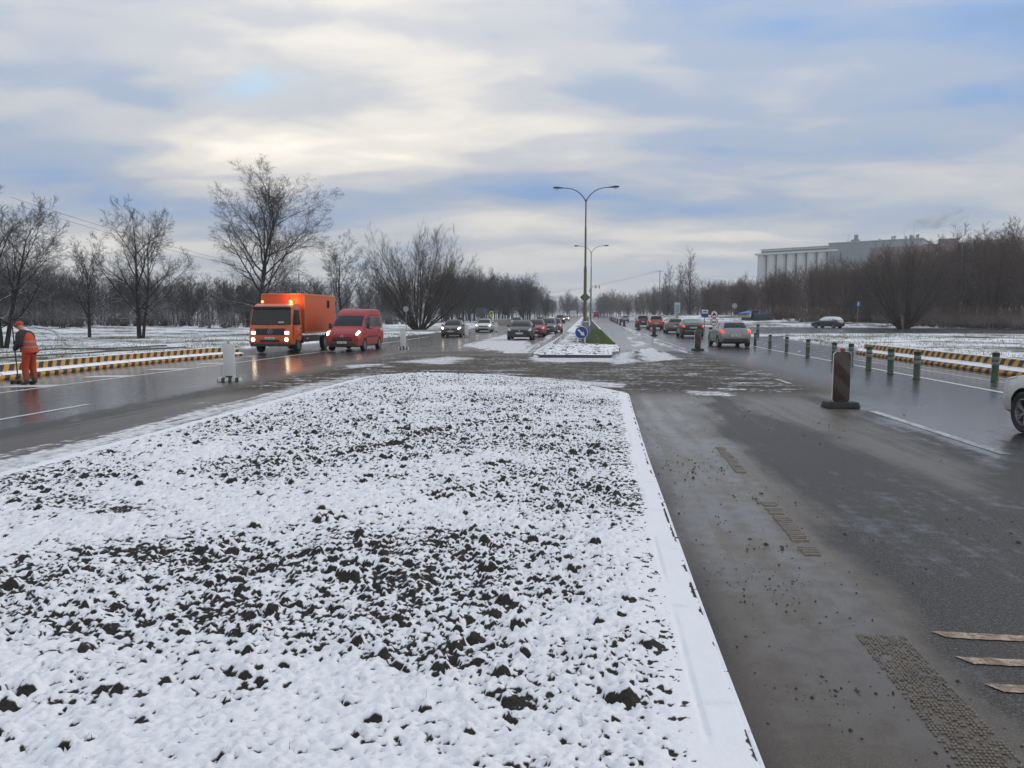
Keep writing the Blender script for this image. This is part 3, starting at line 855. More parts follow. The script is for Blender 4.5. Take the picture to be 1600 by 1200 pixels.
# ------------------------------------------------------------------ markings
def m_paint():
    m = bpy.data.materials.new('worn_white_paint'); m.use_nodes = True
    g = NT(m.node_tree)
    ge = g.n('ShaderNodeNewGeometry'); P = ge.outputs['Position']
    n1 = g.noise(P, 11, 5, 0.7); n2 = g.noise(P, 1.3, 3)
    c = g.mix(g.sstep(g.math('ADD', n1, g.math('MULTIPLY', n2, 0.5)), 0.62, 0.98), (0.50, 0.50, 0.49), (0.09, 0.085, 0.08))
    b = g.n('ShaderNodeBsdfPrincipled'); g.l(c, b.inputs['Base Color']); b.inputs['Roughness'].default_value = 0.35
    o = g.n('ShaderNodeOutputMaterial'); g.l(b.outputs[0], o.inputs[0])
    return m
M_PAINT = m_paint()
def m_dirty_paint():
    m = bpy.data.materials.new('mud_stained_paint'); m.use_nodes = True
    g = NT(m.node_tree)
    ge = g.n('ShaderNodeNewGeometry'); P = ge.outputs['Position']
    n1 = g.noise(P, 14, 6, 0.7); n2 = g.noise(P, 40, 4, 0.7)
    c = g.mix(g.sstep(n1, 0.38, 0.62), (0.42, 0.31, 0.21), (0.17, 0.095, 0.055))
    c = g.mix(g.math('MULTIPLY', g.sstep(n2, 0.50, 0.62), 0.8), c, (0.055, 0.042, 0.032))
    b = g.n('ShaderNodeBsdfPrincipled'); g.l(c, b.inputs['Base Color']); b.inputs['Roughness'].default_value = 0.4
    o = g.n('ShaderNodeOutputMaterial'); g.l(b.outputs[0], o.inputs[0])
    return m
M_DPAINT = m_dirty_paint()
M_LINE = mat('line_white', (0.52, 0.52, 0.51), 0.45, var=0.45, vscale=3)
def m_ribs():
    m = bpy.data.materials.new('mud_on_ribs'); m.use_nodes = True
    g = NT(m.node_tree)
    ge = g.n('ShaderNodeNewGeometry'); P = ge.outputs['Position']
    n1 = g.noise(P, 35, 5, 0.7); n2 = g.noise(P, 6, 4, 0.6)
    c = g.mix(n1, (0.075, 0.061, 0.046), (0.25, 0.21, 0.16))
    c = g.mix(g.sstep(n2, 0.5, 0.7), c, (0.085, 0.065, 0.05))
    b = g.n('ShaderNodeBsdfPrincipled'); g.l(c, b.inputs['Base Color']); b.inputs['Roughness'].default_value = 0.35
    o = g.n('ShaderNodeOutputMaterial'); g.l(b.outputs[0], o.inputs[0])
    return m
M_RIBS = m_ribs()

def strip(name, x0, x1, y0, y1, matl=M_PAINT, dz=0.005, slant=0.0, n=None, label='white line'):
    n = n or max(2, int((y1 - y0) / 3) + 1)
    y = np.linspace(y0, y1, n); V = []
    for q in y:
        xo = slant * (q - y0)
        V += [(x0 + xo, q, zg(x0 + xo, q) + dz), (x1 + xo, q, zg(x1 + xo, q) + dz)]
    Fc = [(2 * i, 2 * i + 1, 2 * i + 3, 2 * i + 2) for i in range(n - 1)]
    o = link(name, mesh_np(name, V, Fc), matl)
    return structure(o)
# left carriageway
strip('lane_line', -14.25, -14.07, -4, 66, M_LINE)
strip('lane_line', -14.0, -13.87, 72, 160, M_LINE)
for k in range(5): strip('lane_dash', -15.65, -14.27, 14.8 + k * 3.35, 15.5 + k * 3.35, M_LINE)
strip('lane_dash', -10.03, -9.9, 8.8, 13.9, M_LINE)
for k in range(3): strip('lane_dash', -9.95, -9.83, 65 + 12.5 * k, 69.5 + 12.5 * k)
for k in range(2): strip('lane_dash', -16.7, -15.9, 31.6 + 2.5 * k, 32.5 + 2.5 * k)
# right carriageway
strip('lane_line', 9.25, 9.40, 22.0, 60, M_LINE, slant=0.018)
strip('lane_line', 8.75, 8.9, -4, 22.0, M_LINE, slant=0.019)
strip('lane_dash', 5.02, 5.16, 9.4, 13.6); strip('lane_dash', 5.1, 5.22, 19.2, 20.6, slant=0.0)
strip('bay_line', 10.6, 10.72, 16.5, 31); strip('bay_line', 11.35, 11.45, 18, 33)
strip('lane_line', 5.25, 5.37, 40, 118, slant=0.004)
strip('lane_line', 9.9, 10.05, 118, 260)
for k in range(5): strip('bay_line', 10.2 + 0.2 * k, 10.3 + 0.2 * k, 37 + 3.2 * k, 38.6 + 3.2 * k, slant=0.35)
# three stained bars by the near lane
for (a, b) in (((1475, 993), (1640, 1003)), ((1515, 1033), (1650, 1043)), ((1563, 1077), (1660, 1085))):
    x0_, y0_ = gp(*a)
    n_ = 40; V = []; rb_ = np.random.RandomState(int(x0_ * 1000) % 97)
    for k in range(n_ + 1):
        u_ = k / n_; xx = x0_ + 1.6 * u_
        V += [(xx, y0_ - 0.035 - 0.04 * u_ + rb_.uniform(-.006, .006), 0.005), (xx - 0.05 * (1 - u_), y0_ + 0.04 - 0.035 * u_ + rb_.uniform(-.006, .006), 0.005)]
    me = mesh_np('hatch_bar', V, [(2 * k, 2 * k + 2, 2 * k + 3, 2 * k + 1) for k in range(n_)])
    structure(link('hatch_bar', me, M_DPAINT))

# profiled marking: rows of small raised lumps of thermoplastic, coated in mud
def ribbed(name, x0, x1, y0, y1, step, dots, hgt_, seed, slant=0.0):
    mb = MB(); rr = random.Random(seed)
    ny = int((y1 - y0) / step)
    for i in range(ny):
        y = y0 + (i + 0.5) * step; xo = slant * (y - y0)
        if dots:
            nx = int((x1 - x0) / 0.0165)
            for j in range(nx):
                if rr.random() < 0.26 or mnoise.noise(Vector((x0 * 3 + j * 0.22, y * 7, seed))) > 0.42: continue
                x = x0 + (j + 0.5) * (x1 - x0) / nx + xo + rr.uniform(-.003, .003)
                mb.box((x, y + rr.uniform(-.002, .002), 0.006), (0.013, step * 0.5, rr.uniform(0.6, 1.1) * hgt_ * 2), rz=rr.uniform(-.3, .3), taper=(0.6, 0.5))
        else:
            if rr.random() < 0.06: continue
            a = x0 + rr.uniform(-.008, .008); b = x1 + rr.uniform(-.012, .012)
            mb.box(((a + b) / 2 + xo, y, 0.006), (b - a, step * 0.5, hgt_ * rr.uniform(0.7, 1.1)), rz=rr.uniform(-.03, .03), taper=(0.95, 0.5))
    o = link(name, mb.mesh(name, smooth_=False), M_RIBS)
    o['kind'] = 'structure'
    return o
ribbed('profiled_line', 1.37, 1.62, 2.35, 3.92, 0.021, True, 0.0024, 1, slant=0.03)
ribbed('profiled_line', 1.53, 1.66, 5.2, 6.75, 0.055, False, 0.010, 2, slant=0.03)
ribbed('profiled_line', 1.62, 1.73, 8.0, 9.6, 0.055, False, 0.009, 3, slant=0.03)

# crumbs of earth lying on the road
def crumbs():
    rr = np.random.RandomState(8)
    base = np.array([(1, 0, 0), (-1, 0, 0), (0, 1, 0), (0, -1, 0), (0, 0, 1), (0, 0, -0.4)], float)
    fc = np.array([(0, 2, 4), (2, 1, 4), (1, 3, 4), (3, 0, 4), (2, 0, 5), (1, 2, 5), (3, 1, 5), (0, 3, 5)])
    P_ = []
    def put(n, fx_, fy_, r0, r1):
        for _ in range(n):
            x, y = fx_(), fy_()
            P_.append((x, y, r0 + (r1 - r0) * rr.uniform() ** 3))
    put(420, lambda: 0.75 + abs(rr.normal(0, 0.7)), lambda: 2.3 + 9 * rr.uniform() ** 1.3, 0.0025, 0.011)
    for (cx_, cy_, sx_, sy_, n, r1) in ((1.22, 8.1, 0.22, 0.22, 90, 0.020), (1.35, 5.4, 0.12, 0.12, 22, 0.022), (1.1, 4.6, 0.25, 0.25, 80, 0.010), (1.45, 3.4, 0.1, 0.3, 30, 0.012),
                                    (3.9, 6.0, 0.5, 0.35, 160, 0.022), (1.9, 5.6, 0.3, 0.5, 30, 0.012), (1.05, 3.25, 0.12, 0.1, 26, 0.011), (3.4, 11.5, 0.9, 0.9, 60, 0.018),
                                    (1.5, 6.9, 0.15, 0.1, 22, 0.018)):
        put(n, lambda: cx_ + rr.normal(0, sx_), lambda: cy_ + rr.normal(0, sy_), 0.003, r1)
    put(160, lambda: rr.uniform(1, 6.5), lambda: rr.uniform(4, 16), 0.003, 0.013)
    V = []; Fc = []
    for i, (x, y, r) in enumerate(P_):
        if x < float(isl_r(y)) + 0.03: x = float(isl_r(y)) + 0.05 + rr.uniform(0, 0.4)
        s = r * rr.uniform(0.6, 1.3, 3) * np.array([1.3, 1.0, 0.8])
        th = rr.uniform(0, 6.28); c_, s_ = math.cos(th), math.sin(th)
        q = base * s * rr.uniform(0.75, 1.2, (6, 1))
        q = np.stack([q[:, 0] * c_ - q[:, 1] * s_ + x, q[:, 0] * s_ + q[:, 1] * c_ + y, q[:, 2] + s[2] * 0.3], 1)
        V.append(q); Fc.append(fc + 6 * i)
    o = link('earth_crumbs', mesh_np('earth_crumbs', np.concatenate(V), np.concatenate(Fc), False), mat('crumb_earth', (0.035, 0.028, 0.022), 0.7, var=0.4))
    stuff(o, 'small dark crumbs of earth scattered on the muddy lane', 'earth')
crumbs()

# ------------------------------------------------------------------ the far median with grass, lamps and crash barrier
def median_l(y): return np.interp(y, [30.9, 31.6, 34, 40, 60, 120, 400], [-1.9, -2.25, -2.3, -2.25, -2.0, -2.0, -2.0])
def median_r(y): return np.interp(y, [30.9, 31.6, 36, 38, 60, 120, 400], [1.05, 1.15, 1.2, 1.75, 1.9, 1.9, 1.9])
def make_median():
    b = np.concatenate([np.linspace(30.95, 60, 260)[:-1], np.linspace(60, 400, 120)])
    a = np.linspace(0, 1, 60)
    A, Yg = np.meshgrid(a, b)
    Lm, Rm = median_l(Yg), median_r(Yg)
    Xg = Lm + (Rm - Lm) * A
    edge = np.minimum(np.minimum(Xg - Lm, Rm - Xg), Yg - 30.95)
    nose = smooth(-Yg, -45, -41)
    gr = smooth(Yg, 41, 45)
    hh = 0.05 * nose * fbm(Xg, Yg, 3.0, 3) + 0.03 * fbm(Xg, Yg, 0.9, 3)
    Zg = zr(Yg) + 0.105 + hh * smooth(edge, 0.1, 0.4) + 0.06 * smooth(edge, 0.1, 0.9)
    Zg[edge < 0.01] = (zr(Yg) - 0.03)[edge < 0.01]
    T = 0.30 + 0.8 * fbm(Xg, Yg, 2.6, 3) + 0.5 * fbm(Xg, Yg, 9, 2) - 0.8 * np.clip(fbm(Xg + 5, Yg, 6, 2), 0, 1)
    T = T * nose + (1 - nose) * (-0.35 + 0.9 * smooth(-Xg, -0.2, 1.6) * 0.7 + 0.6 * fbm(Xg, Yg, 1.2, 3) + 0.9 * smooth(-edge, -0.35, -0.1))
    me = mesh_np('median', np.stack([Xg, Yg, Zg], -1).reshape(-1, 3), grid_faces(*Xg.shape))
    add_attr(me, 'snow', smooth(T, -0.05, 0.12))
    m = structure(link('median', me, M_ISL))
    return m, Xg, Yg, Zg, T
MEDIAN, mX, mY, mZ, mT = make_median()
kerb_run([(float(median_l(y)) - 0.01, y) for y in (62, 54, 46, 40, 35, 31.6)] + [(-1.85, 30.85), (1.05, 30.85)] + [(float(median_r(y)) + 0.01, y) for y in (31.6, 36)], MEDIAN, M_KERBD, h1=0.13)
kerb_run([(float(median_r(y)) + 0.01, y) for y in (38, 46, 54, 62)], MEDIAN, M_KERBD, h1=0.12)
# green grass of the median, right of the crash barrier, yellowing on the left
rr = np.random.RandomState(31)
def blades_on(n, fx_, fy_, fz_):
    P_ = []
    while len(P_) < n:
        x, y = fx_(), fy_()
        z = fz_(x, y)
        if z is not None: P_.append((x, y, z))
    return P_
gpts = blades_on(16000, lambda: rr.uniform(0.05, 1.75), lambda: 43 + 40 * rr.uniform() ** 1.5, lambda x, y: zr1(y) + 0.12)
stuff(stalks('grass', gpts, 0.04, 0.13, 0.02, M_GRASS, 5, 0.7), 'short green grass on the median beside the crash barrier', 'grass')
gpts = blades_on(4500, lambda: rr.uniform(-1.9, -0.1), lambda: 43 + 30 * rr.uniform() ** 1.6, lambda x, y: zr1(y) + 0.11 if rr.uniform() < 0.9 else None)
stuff(stalks('grass', gpts, 0.04, 0.12, 0.02, M_GRASSY, 6, 0.8), 'yellowed patchy grass on the median on the snowy side of the barrier', 'grass')

# crash barrier on the median
def crash_barrier():
    t = thing('crash_barrier', 'galvanised steel crash barrier with snow along its top on the median', 'barrier', (0.0, 44.6, zr1(44.6)))
    z0 = zr1(44.6)
    def line(y): return float(np.interp(y, [44.6, 48, 60, 90, 140, 200], [-0.05, 0.0, 0.25, 0.55, 0.7, 0.8]))
    def top(y): return float(np.interp(y, [44.6, 46, 50, 52], [0.10, 0.35, 0.72, 0.76]))
    ys_ = np.concatenate([np.linspace(44.6, 52, 12), np.linspace(54, 180, 60)])
    prof = [(-0.03, -0.15), (0.02, -0.10), (0.02, -0.05), (-0.03, 0.0), (0.02, 0.05), (0.02, 0.10), (-0.03, 0.15)]
    V = []; Fc = []
    for i, y in enumerate(ys_):
        for (dx, dz) in prof: V.append((line(y) + dx, y - 44.6, zr1(y) - z0 + 0.10 + max(top(y) - 0.15, 0.06) + dz))
    n = len(prof)
    for i in range(len(ys_) - 1):
        for k in range(n - 1): Fc.append((i * n + k, i * n + k + 1, (i + 1) * n + k + 1, (i + 1) * n + k))
    link('rail', mesh_np('rail', V, Fc), M_STEEL, t)
    mb = MB()
    mb.tube([(line(y) - 0.01, y - 44.6, zr1(y) - z0 + 0.10 + max(top(y) - 0.15, 0.06) + 0.16) for y in ys_[2:]], 0.035, 5)
    mb.build('snow_strip', M_SNOWCAP, t)
    pm = MB().box((0, 0, 0.36), (0.06, 0.10, 0.72)).mesh('post')
    pm.materials.append(M_STEEL)
    for k in range(30):
        y = 51 + 2.0 * k
        o = link('post', pm, None, t); o.location = (line(y) + 0.06, y - 44.6, zr1(y) - z0 + 0.05)
crash_barrier()

# double-arm street lamps
M_POLE = mat('lamp_pole_paint', (0.105, 0.095, 0.06), 0.55, var=0.35, vscale=3)
M_POLE2 = mat('lamp_pole_grey', (0.15, 0.155, 0.16), 0.5, 0.2, var=0.3)
def street_lamp(label, x, y, htop, span, pole_m, rz=0.0):
    z = zr1(y) + 0.08
    t = thing('street_lamp', label, 'street lamp', (x, y, z), rz, 'double-arm lamps along the median')
    fork = htop - 0.9
    p = MB()
    p.lathe([(0.16, 0), (0.16, 0.35), (0.115, 0.40), (0.105, fork * 0.52), (0.075, fork * 0.53), (0.068, fork * 0.80), (0.052, fork * 0.81), (0.048, fork)], 14)
    p.build('pole', pole_m, t)
    for s in (-1, 1):
        a = MB()
        pts = []
        for k in range(13):
            u = k / 12
            pts.append((s * (0.015 + (span / 2 - 0.75) * (u ** 1.25)), 0, fork - 0.15 + (htop - fork + 0.05) * (1 - (1 - u) ** 2.2)))
        a.tube(pts, [0.036 - 0.008 * k / 12 for k in range(13)], 8)
        a.build('arm', pole_m, t)
        e = pts[-1]
        h = MB()
        L = 0.78
        for k in range(9):
            pass
        h.add(*lamp_head(e, s, L))
        ho = h.build('lamp_head', M_BLACK, t, sharp=50)
        b = MB(); b.lathe([(0.0, -0.07), (0.08, -0.06), (0.115, -0.02), (0.12, 0.0)], 12, c=(0, 0, 0))
        bo = b.build('lamp_cover', M_GREY, ho); bo.location = (e[0] + s * 0.52, 0, e[2] + 0.01); bo.scale = (1.6, 1, 1.1)
    return t
def lamp_head(e, s, L):
    st = [(0.0, 0.045, 0.045), (0.12, 0.055, 0.05), (0.28, 0.10, 0.075), (0.5, 0.15, 0.10), (0.68, 0.14, 0.09), (0.78, 0.06, 0.05)]
    vs = []; fs = []; n = 10
    for (d, w, h_) in st:
        for k in range(n):
            th = 2 * math.pi * k / n
            vs.append((e[0] + s * d, w * math.cos(th), e[2] + 0.035 * d + h_ * max(math.sin(th), -0.25)))
    for i in range(len(st) - 1):
        for k in range(n):
            k2 = (k + 1) % n; fs.append((i * n + k, i * n + k2, (i + 1) * n + k2, (i + 1) * n + k))
    fs.append(tuple(range(n))); fs.append(tuple(range((len(st) - 1) * n, len(st) * n)))
    return vs, fs
L1D, L2D = 52.0, 99.0
x1_, y1_ = far_at(913.5, L1D); x2_, y2_ = far_at(922.5, L2D)
lamp1 = street_lamp('tall double-arm street lamp with a diamond sign low on its pole', x1_, y1_, hgt(296, L1D) - zr1(y1_) - 0.08, 4.45, M_POLE)
lamp2 = street_lamp('slender grey double-arm street lamp carrying a small camera bracket', x2_, y2_, hgt(385, L2D) - zr1(y2_) - 0.08, 4.45, M_POLE2)
# diamond sign on the first pole (seen from behind and edge on its mate)
def rel(t, px, py, dist):
    w = Vector((*far_at(px, dist), hgt(py, dist)))
    return w - Vector(t.location)
q = rel(lamp1, 913.5, 465, L1D)
for (nm, cc, s_, dy) in (('sign_plate', mat('sign_back_olive', (0.10, 0.095, 0.06), 0.5), 0.36, -0.14), ('sign_plate', mat('sign_back_grey', (0.22, 0.22, 0.2), 0.5), 0.36, 0.14)):
    m = MB().prism([(0, -s_), (s_, 0), (0, s_), (-s_, 0)], -0.01, 0.01)
    o = m.build(nm, cc, lamp1, bevel=0.004); o.location = (q.x, dy, q.z)
m = MB().prism([(0, -.25), (.25, 0), (0, .25), (-.25, 0)], -0.004, 0.004).build('sign_face', mat('sign_back_dull', (0.13, 0.12, 0.08), 0.5), lamp1)
m.location = (q.x, -0.157, q.z)
m = MB().box((0, 0, 0), (0.10, 0.26, 0.08)).build('sign_clamp', M_STEEL, lamp1); m.location = (q.x, 0, q.z)
# camera bracket on the second pole
q = rel(lamp2, 922.5, 449, L2D)
MB().tube([(0, 0, q.z), (1.15, 0, q.z)], 0.03, 6).build('bracket', M_POLE2, lamp2)
for dx in (0.62, 1.1):
    mb = MB(); mb.box((dx, 0, q.z + 0.12), (0.16, 0.3, 0.2)); mb.box((dx, 0, q.z - 0.12), (0.2, 0.3, 0.14)); mb.build('detector', M_GREY, lamp2, bevel=0.02)
MB().box((-0.12, 0, q.z - 0.5), (0.22, 0.2, 0.5)).build('control_box', M_GREY, lamp2, bevel=0.02)

# keep-right sign on the nose of the median
M_BLUE = mat('sign_blue', (0.012, 0.055, 0.26), 0.35, var=0.12)
def keep_sign():
    d = 44.5
    x, y = far_at(908, d)
    t = thing('keep_right_sign', 'round blue sign with a white arrow slanting down, on the nose of the median', 'road sign', (x, y, zr1(y) + 0.10), 0.0)
    cz = hgt(519.5, d) - zr1(y) - 0.10
    r = 0.37
    for s in (-0.22, 0.22): MB().tube([(s, 0.05, -0.1), (s, 0.05, cz)], 0.045, 8).build('post', M_WHITEP, t)
    disc = MB().lathe([(0, -0.02), (r, -0.02), (r, 0.0), (0, 0.0)], 32, axis='y').build('sign_disc', M_BLUE, t)
    disc.location = (0, -0.02, cz)
    rim = MB().lathe([(r - 0.012, -0.027), (r + 0.014, -0.027), (r + 0.014, 0.004), (r - 0.012, 0.004)], 32, axis='y', closed=True).build('rim', M_WHITEP, disc)
    a = math.radians(-43)
    pts = [(-0.27, -0.052), (0.06, -0.052), (0.06, -0.14), (0.28, 0.0), (0.06, 0.14), (0.06, 0.052), (-0.27, 0.052)]
    pts = [(px_ * math.cos(a) - pz_ * math.sin(a), px_ * math.sin(a) + pz_ * math.cos(a)) for px_, pz_ in pts]
    MB().prism(pts, -0.028, -0.022).build('arrow', M_WHITEP, disc, smooth_=False)
keep_sign()
xb, yb_ = far_at(916, 50.5)
t = thing('control_cabinet', 'narrow grey roadside cabinet with a snowy lid behind the keep-right sign', 'cabinet', (xb, yb_, zr1(yb_) + 0.08))
MB().box((0, 0, 0.62), (0.36, 0.30, 1.24)).build('housing', mat('cabinet_grey', (0.16, 0.18, 0.20), 0.5), t, bevel=0.015)
MB().box((0, 0, 1.27), (0.42, 0.36, 0.05)).build('lid', M_SNOWCAP, t, bevel=0.02)
MB().box((0, -0.155, 0.65), (0.30, 0.012, 1.05)).build('door', mat('cabinet_door', (0.19, 0.21, 0.23), 0.45), t, bevel=0.004)

# ------------------------------------------------------------------ beacons
M_RW = stripes_mat('red_white_dirty_shaded', (0.040, 0.008, 0.007), (0.080, 0.071, 0.060), 0.50, 1.0, axis=0, dirt=1.0)  # stripe colours darkened for mud and for the shade on the face
M_BASE = mat('rubber_base', (0.022, 0.021, 0.020), 0.7, var=0.4, bump=0.6, bscale=25)
M_BASEW = stripes_mat('rubber_base_blocks', (0.02, 0.02, 0.02), (0.55, 0.55, 0.53), 0.18, 0.0, axis=0, dirt=0.4)
M_WBACK = mat('beacon_back_white', (0.62, 0.63, 0.63), 0.5, var=0.08)
M_REDCAP = mat('red_plastic', (0.25, 0.05, 0.04), 0.5)
def make_beacon(front, base, knob):
    t = empty('guide_beacon', (0, 0, 0))
    w, h_ = 0.155, 1.03
    out = [(-w, 0.14), (-w + 0.03, 0.105), (w - 0.03, 0.105), (w, 0.14), (w, h_ - 0.05), (w - 0.04, h_), (-w + 0.04, h_), (-w, h_ - 0.05)]
    p = MB().prism(out, -0.022, 0.022).build('panel', front, t, bevel=0.008)
    if front is M_RW:
        MB().prism([(x * 1.06, z + (0.006 if z > .5 else -.006)) for x, z in out], -0.012, 0.012).build('panel_edge', M_WBACK, p)
    mb = MB(); mb.box((0, 0, 0.055), (0.60, 0.36, 0.11), taper=(0.92, 0.82)); b = mb.build('base', base, t, bevel=0.015)
    mb = MB(); mb.box((0, 0, 0.125), (0.17, 0.14, 0.05)); mb.build('socket', M_BASE, b, bevel=0.01)
    k = MB(); k.box((0, 0, h_ + 0.03), (0.075, 0.04, 0.07)); k.build('handle', knob, t, bevel=0.008)
    return t
bR = make_beacon(M_RW, M_BASE, M_REDCAP)
bL = make_beacon(M_WBACK, M_BASEW, M_GREY)
R_SPOTS = [((1313, 637), 'red and white guide beacon caked in mud beside the puddle on the running lane', 0.06),
           ((1090, 548), 'muddy guide beacon standing behind the silver hatchback', 0.1),
           ((1022, 525), 'muddy guide beacon in front of the orange sport utility car', 0.0),
           ((997.5, 515.5), 'muddy guide beacon beside the dark red sport utility car', 0.0)]
first = True
for (p, lab, rz) in R_SPOTS:
    o = bR if first else copy_tree(bR); first = False
    x, y = gp(*p); o.location = (x, y, zg(x, y) + 0.004); o.rotation_euler[2] = rz
    tag(o, lab, 'guide beacon', 'beacons along the muddy lane')
for k in range(7):
    y = 112 + 17 * k
    o = copy_tree(bR); o.location = (5.6 + 0.012 * (y - 100), y, zr1(y) + 0.004)
    tag(o, 'small dark guide beacon far along the row beyond the waiting cars', 'guide beacon', 'beacons along the muddy lane')
L_SPOTS = [((359, 596), 'plain white guide beacon on the wet road between worker and orange truck', 0.22),
           ((630, 545.5), 'plain white guide beacon on the road beside the red van', 0.1),
           ((729, 527), 'plain white guide beacon beside the grey car with lit headlights', 0.1),
           ((775, 519), 'plain white guide beacon beside the white saloon', 0.1)]
first = True
for (p, lab, rz) in L_SPOTS:
    o = bL if first else copy_tree(bL); first = False
    x, y = gp(*p); o.location = (x, y, zg(x, y) + 0.004); o.rotation_euler[2] = rz
    tag(o, lab, 'guide beacon', 'white beacons on the left carriageway')

# ------------------------------------------------------------------ green bollards
M_GREEN = mat('bollard_green', (0.007, 0.050, 0.029), 0.45, var=0.3, dirt=0.3, dirtz=0.5)
M_REFL = mat('bollard_band', (0.15, 0.18, 0.165), 0.4, var=0.3)
M_BOLTOP = mat('bollard_cap', (0.012, 0.02, 0.017), 0.5)
def make_bollard():
    t = empty('bollard', (0, 0, 0))
    r = 0.085
    MB().lathe([(r * 1.12, 0), (r * 1.12, 0.03), (r, 0.05), (r, 0.68), (r * 0.98, 0.70)], 18).build('tube', M_GREEN, t)
    for z in (0.42, 0.55): MB().lathe([(r + 0.002, z), (r + 0.006, z + 0.008), (r + 0.006, z + 0.082), (r + 0.002, z + 0.09)], 18, closed=False).build('reflective_band', M_REFL, t)
    MB().lathe([(r * 1.06, 0.685), (r * 1.08, 0.70), (r * 1.05, 0.745), (r * 0.7, 0.76), (0, 0.762)], 18).build('cap', M_BOLTOP, t)
    return t
bo0 = make_bollard()
B_SPOTS = [(1554, 596, 'green bollard before the striped kerb blocks, beside the white car'), (1432, 593, 'green bollard before the striped kerb blocks, standing in a puddle'),
           (1391, 585, 'green bollard where the striped kerb blocks begin, second of the closer pair'), (1357, 578.5, 'green bollard at the very end of the striped kerb blocks'),
           (1329, 571, 'green bollard hidden behind the large muddy beacon'), (1303, 567, 'green bollard next to the large muddy beacon on the side of the silver hatchback'),
           (1262, 558, 'green bollard on the edge line, third from the silver hatchback'), (1229, 551, 'green bollard on the edge line, second from the silver hatchback'),
           (1203, 545.5, 'green bollard on the edge line closest to the silver hatchback'), (1180, 541, 'green bollard just behind the corner of the silver hatchback')]
first = True
for (px, py, lab) in B_SPOTS:
    o = bo0 if first else copy_tree(bo0); first = False
    x, y = gp(px, py); o.location = (x, y, zg(x, y) + 0.004); o.rotation_euler[2] = px
    s_ = 1.0
    tag(o, lab, 'bollard', 'green bollards along the bay')
o = copy_tree(bo0); x, y = gp(1184, 526); o.location = (x, y, zr1(y)); o.scale = (1.5, 1.5, 1.35)
tag(o, 'thick green bollard on the far kerb at the mouth of the side street', 'bollard', 'green bollards along the bay')

# ------------------------------------------------------------------ striped kerb blocks of the bus bays
M_YB = stripes_mat('yellow_black_paint', (0.55, 0.27, 0.03), (0.014, 0.014, 0.015), 0.46, -0.6, axis=0, dirt=0.28, snow=0.0)
def make_block(L, mirror):
    t = empty('kerb_block', (0, 0, 0))
    # profile in y,z: rounded foot towards the road (-y), ledge, upright back
    prof = [(-0.42, 0.0), (-0.43, 0.07), (-0.40, 0.13), (-0.34, 0.155), (-0.16, 0.20), (-0.12, 0.22), (-0.09, 0.43), (-0.06, 0.45), (0.03, 0.45), (0.05, 0.43), (0.05, 0.0)]
    if mirror: pass
    MB().prism_x(prof, -L / 2 + 0.006, L / 2 - 0.006).build('body', M_YB, t, bevel=0.008)
    # snow left on the ledge: uneven rope of snow
    n = 26; V = []; Fc = []
    rr = random.Random(int(L * 100))
    ph = rr.uniform(0, 6)
    for i in range(n + 1):
        x = -L / 2 + 0.01 + (L - 0.02) * i / n
        w = 0.012 * math.sin(9 * x + ph) + rr.uniform(-.022, .022)
        V += [(x, -0.385 + w, 0.150), (x, -0.33 + w * 0.5, 0.195 + rr.uniform(-.01, .012)), (x, -0.22, 0.225 + rr.uniform(-.01, .012)), (x, -0.118, 0.24 + rr.uniform(-.008, .02)), (x, -0.112, 0.20)]
    for i in range(n):
        for k in range(4): Fc.append((i * 5 + k, (i + 1) * 5 + k, (i + 1) * 5 + k + 1, i * 5 + k + 1))
    me = mesh_np('snow_ledge', V, Fc); link('snow_ledge', me, M_SNOWCAP, t)
    MB().box((0, -0.015, 0.462), (L - 0.02, 0.11, 0.03)).build('snow_top', M_SNOWCAP, t, bevel=0.012)
    return t
def block_row(p_list, lab_first, lab_mid, lab_last, group):
    pts = [Vector((x, y, 0)) for x, y in p_list]
    cum = [0.0]
    for i in range(len(pts) - 1): cum.append(cum[-1] + (pts[i + 1] - pts[i]).length)
    n = int(round(cum[-1] / 1.38)); L = cum[-1] / n
    def at(s_):
        for i in range(len(pts) - 1):
            if cum[i + 1] >= s_ - 1e-6: return pts[i].lerp(pts[i + 1], (s_ - cum[i]) / (cum[i + 1] - cum[i]))
        return pts[-1]
    proto = make_block(L, False)
    for k in range(n):
        a, b = at(k * L), at((k + 1) * L)
        o = proto if k == 0 else copy_tree(proto)
        mid = (a + b) / 2; d = b - a
        o.location = (mid.x, mid.y, zg(mid.x, mid.y) + 0.004); o.rotation_euler = (0, 0, math.atan2(d.y, d.x))
        lab = lab_first if k == 0 else (lab_last if k == n - 1 else lab_mid)
        tag(o, lab, 'kerb block', group)
        if k == n - 1: o.scale = (1, 1, 0.72)
# left bay: walking so that the road lies on the right-hand (-y) side of each block
lb = [(-15.55, 11.0), (-15.75, 18.6), (-15.95, 22.7), (-15.95, 25.5), (-15.75, 28.5), (-15.35, 31.4)]
block_row([W_(*p) for p in lb], 'striped kerb block farthest from the truck in the row behind the worker', 'striped kerb block with snow on its ledge, in the row behind the worker', 'low tapered black and yellow end block close to the orange truck', 'striped kerb blocks by the worker')
rb = [(12.9, 35.6), (12.75, 32.0), (12.55, 26.0), (12.45, 21.4), (12.7, 19.9)]
block_row(rb, 'black and yellow striped kerb block ending the row on the side of the bollards', 'striped kerb block with snow on its ledge, in the row behind the bollards', 'lowered black and yellow end block behind the white car', 'striped kerb blocks by the bollards')

